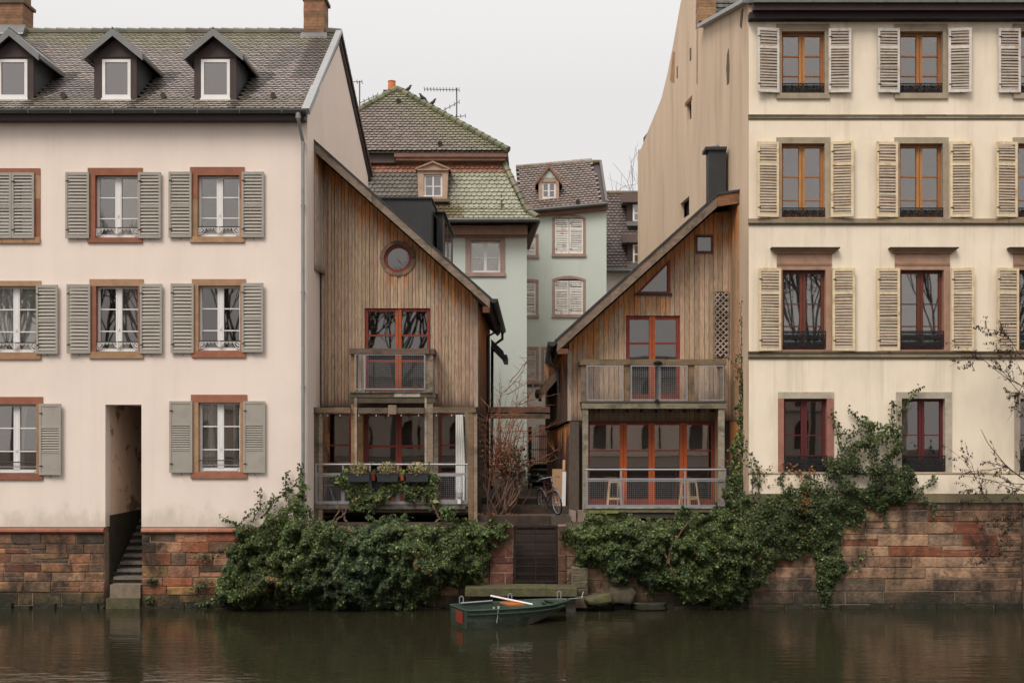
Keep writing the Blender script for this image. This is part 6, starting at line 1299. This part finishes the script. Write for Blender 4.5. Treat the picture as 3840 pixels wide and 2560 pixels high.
# left bank
t = ivy('broad dark green ivy bank spilling from the left timber house down to the water', [(502, 1385), (505, 1330), (520, 1265), (545, 1240), (540, 1205), (580, 1205), (605, 1185), (645, 1172), (668, 1140), (690, 1105), (704, 1120), (722, 1172), (760, 1205), (810, 1215), (842, 1190), (880, 1172), (930, 1178), (985, 1200), (1020, 1212), (1075, 1196), (1110, 1192), (1150, 1188), (1178, 1205), (1160, 1232), (1130, 1255), (1125, 1310), (1120, 1342), (1085, 1340), (1020, 1352), (985, 1385), (930, 1402), (860, 1405), (760, 1402), (700, 1392), (640, 1398), (570, 1396)], -.08, 1.0, 88000, 3, thin=(1205, .55), patches=[(645, 1312, .28, OR, .16), (615, 1345, .2, OR, .12), (962, 1285, .22, OR, .16), (1000, 1345, .12, OR, .2), (835, 1195, 1.1, (.075, .105, .045), .5), (850, 1350, 1.3, (.03, .048, .028), .6), (1120, 1215, .6, (.10, .14, .04), .4), (690, 1160, .7, (.10, .13, .04), .45)])
runners(t, [([(545, 1205), (530, 1196), (508, 1185)], -.05), ([(580, 1195), (600, 1160), (598, 1120)], -.05), ([(600, 1190), (640, 1140), (672, 1118), (690, 1100)], -.1), ([(690, 1110), (693, 1080), (688, 1062)], -.15), ([(660, 1150), (655, 1100), (664, 1080)], -.05), ([(545, 1210), (560, 1190), (580, 1175), (600, 1165), (640, 1140)], -.05), ([(500, 1340), (460, 1345), (445, 1352)], -.06), ([(510, 1375), (470, 1382), (455, 1386)], -.06), ([(520, 1260), (480, 1280), (440, 1268)], -.06)], 31, dens=40, oran=.01)
runners(t, [([(765, 1210), (775, 1192), (790, 1180), (786, 1170)], .55), ([(740, 1205), (765, 1195), (780, 1172), (775, 1150)], .6), ([(800, 1205), (790, 1185), (796, 1168)], .55), ([(990, 1150), (998, 1170), (1010, 1190), (1022, 1200)], .7), ([(1000, 1200), (1014, 1185), (1012, 1170)], .6)], 32, dens=0, r0=.035, col=(.14, .085, .06))
t = ivy('ivy curtain trailing over the planter railing of the left timber deck', [(770, 1100), (800, 1088), (850, 1108), (905, 1108), (960, 1108), (985, 1086), (1000, 1095), (1004, 1140), (985, 1160), (960, 1146), (930, 1140), (900, 1150), (870, 1152), (845, 1172), (815, 1168), (800, 1150), (785, 1125)], .84, .20, 2300, 5, size=(.07, .13), light=.12, oran=.008)
runners(t, [([(985, 1085), (992, 1120), (985, 1150), (992, 1172)], .82), ([(780, 1100), (762, 1098)], .82), ([(845, 1150), (850, 1175), (842, 1188)], .8), ([(920, 1105), (950, 1130), (955, 1145)], .82)], 51, dens=30, leaf=.09)
# right bank and wall climber
t = ivy('dark green ivy bank under the mesh deck of the right timber house reaching the water', [(1297, 1260), (1290, 1222), (1325, 1200), (1350, 1188), (1400, 1182), (1480, 1186), (1560, 1178), (1640, 1172), (1672, 1165), (1690, 1185), (1740, 1200), (1745, 1300), (1735, 1350), (1700, 1388), (1650, 1395), (1600, 1380), (1560, 1368), (1480, 1352), (1430, 1330), (1380, 1318), (1340, 1300), (1310, 1285)], -.10, .85, 48000, 7, oran=.004, patches=[(1390, 1225, .8, (.11, .14, .045), .4), (1500, 1210, 1.2, (.10, .14, .045), .3), (1450, 1320, .8, (.028, .044, .022), .6)])
runners(t, [([(1535, 1290), (1520, 1255), (1505, 1220), (1490, 1188)], -.65), ([(1550, 1330), (1535, 1290), (1545, 1240), (1530, 1185)], -.65), ([(1500, 1225), (1470, 1200), (1460, 1182)], -.5), ([(1545, 1250), (1570, 1210), (1600, 1180)], -.55)], 71, dens=6, r0=.03, col=(.13, .075, .045))
t = ivy('large ivy climber with orange leaves spreading over the cream house wall and stone quay', [(1665, 1175), (1668, 1110), (1680, 1095), (1690, 1060), (1703, 1120), (1725, 1155), (1760, 1130), (1800, 1130), (1830, 1105), (1880, 1085), (1905, 1050), (1930, 1030), (1950, 990), (1975, 965), (2010, 965), (2030, 990), (2060, 965), (2082, 985), (2070, 1020), (2062, 1060), (2090, 1090), (2105, 1130), (2085, 1160), (2030, 1165), (1990, 1160), (1970, 1185), (1945, 1215), (1930, 1250), (1932, 1290), (1912, 1330), (1915, 1370), (1890, 1392), (1868, 1350), (1872, 1300), (1850, 1270), (1800, 1280), (1780, 1310), (1740, 1340), (1715, 1300), (1690, 1230)], -.08, .36, 46000, 9, thin=(1120, .42), oran=.004, light=.05, patches=[(1846, 1152, .17, OR, .45), (1705, 1235, .25, OR, .13), (1668, 1300, .2, OR, .12), (1730, 1290, .25, RD, .15), (1993, 1050, .13, OR, .2), (1800, 1240, .5, RD, .04), (1950, 1150, .8, (.035, .055, .022), .4)])
runners(t, [([(1930, 1030), (1918, 980), (1908, 940), (1900, 905)][:3], -.04), ([(1935, 1035), (1950, 1000), (1990, 975)], -.04), ([(1975, 970), (1960, 950), (1945, 935)], -.04), ([(1950, 985), (1930, 1000), (1920, 970)], -.04), ([(2060, 965), (2078, 930), (2095, 905), (2112, 888)], -.08), ([(2050, 970), (2045, 945), (2055, 925)], -.05), ([(2070, 1150), (2110, 1125), (2140, 1105), (2148, 1090)], -.05), ([(2085, 1140), (2125, 1148), (2140, 1160), (2142, 1190)], -.09), ([(2030, 1160), (2034, 1185), (2030, 1215)], -.09), ([(1990, 1165), (1978, 1200), (1960, 1218)], -.09), ([(1925, 1290), (1960, 1290), (1998, 1265)], -.09), ([(1918, 1320), (1950, 1310), (1980, 1300)], -.09), ([(1740, 1150), (1745, 1100), (1738, 1060)], -.04), ([(1725, 1150), (1728, 1100), (1722, 1040)], -.04), ([(1800, 1130), (1790, 1100), (1800, 1085)], -.04), ([(1690, 1100), (1700, 1060), (1703, 1000)], .2)], 91, dens=44, oran=.01)
rg = np.random.default_rng(77); m_ = []   # bare orange-red tendrils on the plaster
for k in range(26):
    a, b = rg.uniform(1725, 1870), rg.uniform(1090, 1140); m_.append(([(a, b), (a + rg.normal(0, 14), b - rg.uniform(8, 22)), (a + rg.normal(0, 24), b - rg.uniform(15, 45))], -.01))
runners(t, m_, 92, dens=9, leaf=.06, oran=.7, r0=.006, col=(.2, .09, .05), spread=.03)
t = ivy('thin dark ivy column climbing the corner between timber house and cream house', [(1672, 1165), (1676, 1080), (1690, 1010), (1693, 940), (1696, 850), (1702, 800), (1709, 860), (1708, 960), (1712, 1010), (1714, 1080), (1722, 1165)], .65, .22, 2600, 11, size=(.05, .09), oran=.03, patches=[(1700, 840, .3, OR, .4)])
runners(t, [([(1702, 1000), (1700, 900), (1703, 800), (1701, 720), (1702, 690)], .7), ([(1702, 880), (1712, 850), (1708, 830)], .65), ([(1700, 860), (1688, 840), (1690, 815)], .7), ([(1704, 1010), (1720, 980), (1722, 960)], .5), ([(1685, 1090), (1672, 1060), (1678, 1030)], .8)], 111, dens=26, leaf=.055, oran=.25)
# small plants
def tuft(label, c, rad, h, n, seed, cols, name, cat, sz=(.05, .09), blade=False, group=None):
    rg = np.random.default_rng(seed); th = thing(name, label, cat, c, group); q = rg.normal(size=(n, 3)); q /= np.linalg.norm(q, axis=1)[:, None]; rr = rg.random((n, 1)) ** .4
    p = q * rr * np.array([rad, rad * .55, h]) + np.array(c) + np.array([0, 0, h * .75]); col = np.array(cols)[rg.choice(len(cols), n)] * rg.uniform(.7, 1.3, (n, 1)); nn = q + rg.normal(0, .5, (n, 3)) + np.array([0, -.6, .4])
    leafmesh('foliage', p, nn, rg.uniform(*sz, n), col, LEAF, th, seed, droop=-.6 if blade else .3, aspect=.16 if blade else .42)
    m = MB()
    for i in range(9): e = Vector(c) + Vector((rg.normal(0, rad * .5), rg.normal(0, rad * .25), h * rg.uniform(.8, 1.7))); m.tube([Vector(c) + Vector((rg.normal(0, rad * .3), 0, -.01)), e], .006, 4, (.10, .09, .04))
    m.build('stem', BARK, th); return th
YG = [(.27, .235, .10), (.20, .19, .08), (.34, .28, .13), (.12, .13, .05), (.25, .16, .07)]
for i, (l, r, lb) in enumerate(((799, 850, 'yellowish variegated bush growing in the grey planter nearest the folding chair'), (866, 915, 'yellowish variegated bush growing in the middle grey planter'), (932, 985, 'yellowish variegated bush growing in the grey planter nearest the railing gap'))):
    y_ = YB - .22; tuft(lb, (X((l + r) / 2, y_), y_, Z(1090, y_)), .29, .20, 420, 200 + i, YG, 'planter_bush', 'bush', (.045, .11), True, 'variegated bushes in the planters')
y_ = YB - .15; tuft('bright green small plant in the terracotta pot', (X(924, y_), y_, Z(1090, y_)), .12, .09, 60, 220, [(.16, .26, .05), (.10, .18, .04)], 'potted_plant', 'plant', (.05, .09))
tuft('dark small plant in the red pot', (X(858, y_), y_, Z(1090, y_)), .10, .09, 50, 221, [(.03, .045, .02), (.05, .06, .03)], 'potted_plant', 'plant', (.05, .09))
y_ = .3; tuft('young sapling with light green leaves below the deck lantern', (X(1030, y_), y_, Z(1195, y_)), .28, .24, 130, 222, [(.09, .13, .04), (.06, .09, .03)], 'sapling', 'sapling', (.06, .11))
# red-twigged shrub in the alley mouth
sh = thing('red_twig_shrub', 'bare shrub with orange red twigs beside the left timber house', 'shrub', P(1150, 1190, 1.7))
m = MB(); rg = np.random.default_rng(5); tw = MB()
def bend(a, b, k=6, w=.06): 
    side = Vector((rg.normal(0, w), rg.normal(0, w), rg.normal(0, w))); return [a.lerp(b, i / k) + side * math.sin(math.pi * i / k) + Vector((rg.normal(0, .01), rg.normal(0, .01), rg.normal(0, .01))) for i in range(k + 1)]
bases = [P(1120 + 60 * rg.random(), 1188, 1.5 + rg.random() * .6) for i in range(9)]
for i in range(30):   # dark gnarled lower stems
    a = bases[i % 9]; b = P(1110 + 110 * rg.random(), 1020 + 110 * rg.random(), 1.4 + rg.random() * 1.0); m.tube(bend(a, b, 8, .16), [.028, .026, .024, .022, .02, .018, .016, .013, .01], 5, jit((.15, .085, .06), .35))
tips = []
for i in range(48):
    a = P(1118 + 60 * rg.random(), 1060 + 60 * rg.random(), 1.5 + rg.random() * .7)
    if i % 3 == 0: b = P(1140 + 95 * rg.random(), 840 + 160 * rg.random(), 1.0 + rg.random() * 1.5)
    elif i % 3 == 1: b = P(1080 + 70 * rg.random(), 900 + 130 * rg.random(), 1.0 + rg.random() * 1.2)
    else: b = P(1120 + 110 * rg.random(), 960 + 110 * rg.random(), 1.0 + rg.random() * 1.2)
    c = jit((.23, .085, .042), .3); f = bend(a, b, 7, .09); m.tube(f, [.014 * (1 - .75 * q / 7) for q in range(8)], 5, c); tips.append((f, c))
for (e0, e1) in (((1165, 905), (1262, 845)), ((1160, 960), (1250, 880)), ((1190, 930), (1280, 905)), ((1175, 990), (1300, 960)), ((1180, 1010), (1265, 990)), ((1170, 880), (1232, 800)), ((1210, 1060), (1305, 1010)), ((1150, 930), (1148, 850)), ((1195, 1070), (1290, 1050)), ((1180, 940), (1275, 930)), ((1160, 900), (1215, 810))):
    f = bend(P(*e0, 1.8), P(*e1, 1.3), 8, .06); m.tube(f, [.013 * (1 - .8 * q / 8) for q in range(9)], 5, jit((.22, .085, .04), .2)); tips.append((f, (.22, .085, .04)))
m.build('stem', TWIGR, sh)
for f, c in tips:
    for k in range(7):
        q = f[int(rg.integers(1, len(f) - 1))]; e = q + Vector((rg.normal(0, .16), rg.normal(0, .14), rg.uniform(-.05, .28))); tw.tube([q, q.lerp(e, .5) + Vector((rg.normal(0, .02), 0, .02)), e], [.006, .005, .003], 4, jit(c, .3))
tw.build('twig', TWIGR, sh)
n = 260; rgp = np.stack([rg.normal(X(1188, 1.6), .22, n), rg.normal(1.6, .2, n), rg.normal(Z(1075, 1.6), .33, n)], 1); leafmesh('foliage', rgp, rg.normal(size=(n, 3)) + np.array([0, -.8, .3]), rg.uniform(.05, .12, n), np.array([[.03, .028, .02], [.05, .045, .028], [.09, .05, .025]])[rg.choice(3, n)], LEAF, sh, 9)
n = 520; rgp = np.stack([rg.normal(X(1165, 1.6), .26, n), rg.normal(1.6, .25, n), rg.normal(Z(1055, 1.6), .30, n)], 1); leafmesh('withered_foliage', rgp, rg.normal(size=(n, 3)) + np.array([0, -.6, .2]), rg.uniform(.03, .075, n), np.array([[.17, .07, .032], [.11, .055, .03], [.21, .10, .05]])[rg.choice(3, n)], LEAF, sh, 12)
n = 120; rgp = np.stack([rg.normal(X(1130, 1.7), .35, n), rg.normal(1.6, .3, n), np.full(n, 2.30)], 1); leafmesh('dead_foliage', rgp, rg.normal(size=(n, 3)) + np.array([0, 0, 1.5]), rg.uniform(.04, .09, n), np.array([[.20, .09, .04], [.12, .07, .04]])[rg.choice(2, n)], LEAF, sh, 10)
# bare seed-hung branches at the right edge, rooted on the quay outside the picture
sd = thing('seed_tree', 'bare thin tree with dangling dark seed clusters in front of the cream house', 'tree', (X(2425, -.9), -.9, .0)); rg = np.random.default_rng(21)
m = MB(); m.tube([(X(2425, -.9), -.9, -.3), (X(2420, -.9), -.85, 3), (X(2405, -.9), -.9, 5.2), (X(2395, -.9), -.9, 7.4)], [.07, .055, .035, .015], 7, (.07, .05, .035)); m.build('trunk', BARK, sd)
br = MB(); LP = []
def branch(p, q, r, lev):
    f = bend(p, q, 6, (q - p).length * .06); br.tube(f, [r * (1 - .7 * i / 6) for i in range(7)], 5, (.065, .042, .03))
    if lev:
        for k in range(5 if lev > 1 else 4):
            i = int(rg.integers(1, 6)); d = (q - p) * rg.uniform(.25, .5); d.rotate(Matrix.Rotation(rg.normal(0, .7), 3, 'Y')); d += Vector((0, rg.normal(0, .12), rg.normal(0, .05))); branch(f[i], f[i] + d, r * .55, lev - 1)
    else:
        for i in range(1, 7):
            for k in range(rg.integers(1, 5)): LP.append(tuple(f[i] + Vector((rg.normal(0, .02), rg.normal(0, .02), -rg.uniform(.02, .07)))))
for (e0, e1, r) in (((2405, 900), (2235, 800), .016), ((2400, 870), (2290, 740), .014), ((2405, 1130), (2252, 985), .022), ((2410, 1150), (2205, 1090), .014), ((2412, 1180), (2225, 1145), .014), ((2415, 1250), (2260, 1230), .014), ((2410, 1200), (2270, 1180), .013), ((2405, 960), (2290, 830), .013), ((2412, 1290), (2290, 1262), .012), ((2405, 930), (2330, 900), .012)):
    branch(P(*e0, -.9), P(*e1, -.9), r, 2)
br.build('branch', BARK, sd)
n = len(LP); leafmesh('seed_cluster', LP, rg.normal(size=(n, 3)) + np.array([0, -1, 0]), rg.uniform(.035, .08, n), np.array([[.045, .028, .02], [.07, .04, .025], [.03, .02, .016]])[rg.choice(3, n)], LEAF, sd, 22, droop=2.0, aspect=.25)
# weeds on the sandstone
for i, (dx_, dy_, lb) in enumerate(((350, 1330, 'small green weed rooted in the ochre stones right of the passage steps'), (345, 1372, 'small weed at the waterline beside the passage steps'))):
    tuft(lb, (X(dx_, -.1), -.10, Z(dy_ + 12)), .14, .12, 70, 240 + i, GRN, 'wall_weed', 'weed', (.04, .08))
# trees with bare crowns
def bare_tree(base, h, seed, label, spread=.5, name='bare_tree', lev=5, r=.22, group=None, col=(.055, .042, .034), tw=1.0):
    rg = np.random.default_rng(seed); th = thing(name, label, 'tree', base, group); tr = MB(); cr = MB()
    def grow(p, d, L, r_, k, first):
        q = p + d * L; mid = p.lerp(q, .5) + Vector(rg.normal(0, L * .04, 3)); kk = 1.0 if k > 3 else tw; (tr if first else cr).tube([p, mid, q], [r_ * kk, r_ * .85 * kk, r_ * .7 * kk], 5 if k > 1 else 3, col, cap=False)
        if k == 0: return
        for i in range(3 if k > 2 else 4):
            e = Vector(rg.normal(0, spread, 3)); nd = (d + e + Vector((0, 0, .18))).normalized(); grow(p.lerp(q, rg.uniform(.55, 1)) if i else q, nd, L * rg.uniform(.62, .82), r_ * (.68 if i == 0 else .55), k - 1, False)
    grow(Vector(base), Vector((rg.normal(0, .04), rg.normal(0, .04), 1)), h * .28, r, lev, True)
    tr.build('trunk', BARK, th); cr.build('crown', BARK, th); return th
bare_tree((X(1436, 42), 42, 2.5), 23.0, 61, 'distant bare winter tree rising behind the tiled house', .5, r=.16, col=(.14, .12, .11), lev=5)
protos = [bare_tree((-10, -50, 2.7), 17, 80, 'tall bare tree on the opposite bank, behind the viewer', .27, group='bare trees on the opposite bank', r=.24, lev=6, tw=1.3, col=(.13, .112, .098)), bare_tree((-13, -54, 2.7), 16, 83, 'tall bare tree on the opposite bank, behind the viewer', .27, group='bare trees on the opposite bank', r=.24, lev=6, tw=1.3, col=(.13, .112, .098))]
for i, (x_, y_, k_) in enumerate(((-36, -51, 1.05), (-31, -53, 1.15), (-26, -50, 1.1), (-21, -53, 1.2), (-16, -50, 1.05), (-5.5, -53, 1.0), (15.5, -54, 1.0), (19, -50, 1.25), (23.5, -53, 1.1), (28, -50, 1.3), (33, -52, 1.1))):
    p_ = protos[i % 2]; c = p_.copy(); COL.objects.link(c); c.location = (x_, y_, 2.7); c.rotation_euler = (0, 0, i * 1.3); c.scale = (.9, .9, k_)
    for q in p_.children: k = q.copy(); COL.objects.link(k); k.parent = c
fh = thing('townhouse', 'pale townhouse with arched windows on the opposite bank seen mirrored in window panes', 'house', (0, -64, 2.7))
m = MB(); hol = []
for k in range(14):
    for zz in (3.3, 6.75): x_ = -27 + k * 4; hol.append([(x_, zz), (x_ + 1.6, zz), (x_ + 1.6, zz + 1.7), (x_ + 1.3, zz + 2.2), (x_ + .8, zz + 2.4), (x_ + .3, zz + 2.2), (x_, zz + 1.7)])
m.slab([(-30, 2.7), (30, 2.7), (30, 9.3), (-30, 9.3)], hol, lambda a, c: (a, -64, c), (0, -.5, 0)); m.build('wall', M('warm_stone', (.68, .58, .49), .9, amt=.1), fh)
m = MB(); m.box(-30, 30, -64.7, -64.6, 2.7, 9.2); m.build('room_backing', M('grey_blind', (.17, .15, .14), .8, amt=.3), fh)
m = MB(); m.prism([(-30.5, -63.4, 9.2), (-30.5, -68, 11.2), (-30.5, -73, 9.2)], (61, 0, 0)); m.build('roof', M('slate_roof', (.08, .075, .075), .7, amt=.2), fh)
m = MB()
for k in range(15): m.box(-30 + k * 4, -29.6 + k * 4, -63.8, -63.99, 2.7, 9.2)
m.box(-30, 30, -63.75, -63.985, 6.4, 6.65); m.build('pilaster', M('warm_stone'), fh)

# ================================================================== SETTING
m = MB(); m.box(-60, X(242) - .02, .5, 70, -1, 2.05); m.box(X(242) - .02, X(326) + .02, 3.1, 70, -1, 2.05); m.box(X(326) + .02, XP - .4, .5, 70, -1, 2.05); m.box(XP - .4, X(1100, .6), .6, 70, -1, 2.05); m.box(X(1100, .6), X(1310, .6), 1.5, 70, -1, 2.04); m.box(X(1310, .6), 60, .6, 70, -1, 2.05)
o = m.build('ground', EARTH); o['kind'] = 'structure'
m = MB(); m.box(-1.75, 1.1, 4.0, 30, 2.0, 2.6); o = m.build('path', GRAVEL); o['kind'] = 'structure'
m = MB(); m.prism([(XP, -.05, 1.4), (XP, -.02, 1.95), (XP, .9, 2.12), (XP, .9, 1.0)], (X(1122) - XP, 0, 0)); m.prism([(X(1300), -.05, 1.4), (X(1300), -.02, 1.95), (X(1300), .9, 2.12), (X(1300), .9, 1.0)], (X(1716) - X(1300), 0, 0)); o = m.build('bank', EARTH); o['kind'] = 'structure'
m = MB(); m.box(-80, 80, -110, -28.6, -1, 2.7); o = m.build('opposite_quay', GRAVEL); o['kind'] = 'structure'
WAT = bpy.data.materials.new('river_water'); WAT.use_nodes = True; nt = WAT.node_tree; N = nt.nodes; L = nt.links; b = N['Principled BSDF']
b.inputs['Base Color'].default_value = (.0215, .0195, .0105, 1); b.inputs['Roughness'].default_value = .025; b.inputs['IOR'].default_value = 1.33; b.inputs['Specular IOR Level'].default_value = .5
tc = N.new('ShaderNodeTexCoord')
def wn(sc, st, det):
    mp = N.new('ShaderNodeMapping'); mp.inputs['Scale'].default_value = st; mp.inputs['Rotation'].default_value = (0, 0, .12); L.new(tc.outputs['Object'], mp.inputs['Vector']); n = N.new('ShaderNodeTexNoise'); n.inputs['Scale'].default_value = sc; n.inputs['Detail'].default_value = det; L.new(mp.outputs['Vector'], n.inputs['Vector']); return n
n1, n2, n3 = wn(1.0, (.35, 1.25, 1), 2), wn(4.0, (.35, 1.2, 1), 3), wn(.22, (1, 1, 1), 2)
def mth(op, a, c):
    q = N.new('ShaderNodeMath'); q.operation = op
    for i, v in enumerate((a, c)):
        if isinstance(v, (int, float)): q.inputs[i].default_value = v
        else: L.new(v, q.inputs[i])
    return q.outputs[0]
hgt = mth('ADD', mth('MULTIPLY', n1.outputs['Fac'], .020), mth('MULTIPLY', mth('MULTIPLY', n2.outputs['Fac'], .040), n3.outputs['Fac']))
bp_ = N.new('ShaderNodeBump'); bp_.inputs['Strength'].default_value = .55; bp_.inputs['Distance'].default_value = 1.0; L.new(hgt, bp_.inputs['Height']); L.new(bp_.outputs['Normal'], b.inputs['Normal'])
m = MB(); m.face([(-90, -28.7, 0), (90, -28.7, 0), (90, .6, 0), (-90, .6, 0)]); o = m.build('water', WAT, loc=(0, 0, 0)); o['kind'] = 'structure'

# ================================================================== LIGHT AND CAMERA
SUN_EL, SUN_AZ = math.radians(48), math.radians(-150)
wd = bpy.data.worlds.new('World'); scene.world = wd; wd.use_nodes = True; nt = wd.node_tree; N = nt.nodes; L = nt.links; bg = N['Background']
sk = N.new('ShaderNodeTexSky'); sk.sky_type = 'NISHITA'; sk.sun_disc = False; sk.sun_elevation = SUN_EL; sk.sun_rotation = math.radians(205); sk.air_density = 1.0; sk.dust_density = 4.0
# closed cloud deck: overcast luminance rising towards the zenith
tcw = N.new('ShaderNodeTexCoord'); sp = N.new('ShaderNodeSeparateXYZ'); L.new(tcw.outputs['Generated'], sp.inputs[0])
mr = N.new('ShaderNodeMapRange'); mr.inputs[1].default_value = .28; mr.inputs[2].default_value = 1; mr.inputs[3].default_value = 7.0; mr.inputs[4].default_value = 14.0; L.new(sp.outputs[2], mr.inputs[0])
cl = N.new('ShaderNodeVectorMath'); cl.operation = 'SCALE'; cl.inputs[0].default_value = (1.0, .975, .957); L.new(mr.outputs[0], cl.inputs['Scale'])
mx = N.new('ShaderNodeMix'); mx.data_type = 'RGBA'; mx.inputs[0].default_value = .93; L.new(sk.outputs[0], mx.inputs[6]); L.new(cl.outputs[0], mx.inputs[7])
L.new(mx.outputs[2], bg.inputs['Color']); bg.inputs['Strength'].default_value = .10
sun = bpy.data.lights.new('sun', 'SUN'); sun.energy = 1.9; sun.angle = math.radians(24); sun.color = (1, .95, .88)
so = bpy.data.objects.new('sun', sun); COL.objects.link(so)
sd_ = Vector((-.32, -.55, .77)).normalized(); so.rotation_euler = (-sd_).to_track_quat('-Z', 'Y').to_euler(); so.location = (0, -20, 40)
sk.sun_elevation = math.asin(sd_.z); sk.sun_rotation = math.atan2(sd_.x, sd_.y)
cam = bpy.data.cameras.new('camera'); cam.sensor_width = 36; cam.lens = 36 * D / (2352 / S); cam.shift_x = (1176 - CX) / 2352; cam.shift_y = (CY - 784) / 2352; cam.clip_end = 1000; cam.clip_start = .5
co = bpy.data.objects.new('camera', cam); COL.objects.link(co); co.location = (0, -D, CZ); co.rotation_euler = (math.pi / 2, 0, 0); scene.camera = co
vs = scene.view_settings; vs.view_transform = 'Standard'; vs.look = 'None'; vs.exposure = 0.28; vs.gamma = 1.0
try: scene.display_settings.display_device = 'sRGB'
except Exception: pass
scene.render.engine = 'CYCLES'; scene.cycles.use_denoising = True; scene.cycles.max_bounces = 6; scene.cycles.transparent_max_bounces = 12; scene.cycles.diffuse_bounces = 2; scene.cycles.glossy_bounces = 3; scene.cycles.use_adaptive_sampling = True; scene.cycles.adaptive_threshold = .02; scene.cycles.sample_clamp_indirect = 5
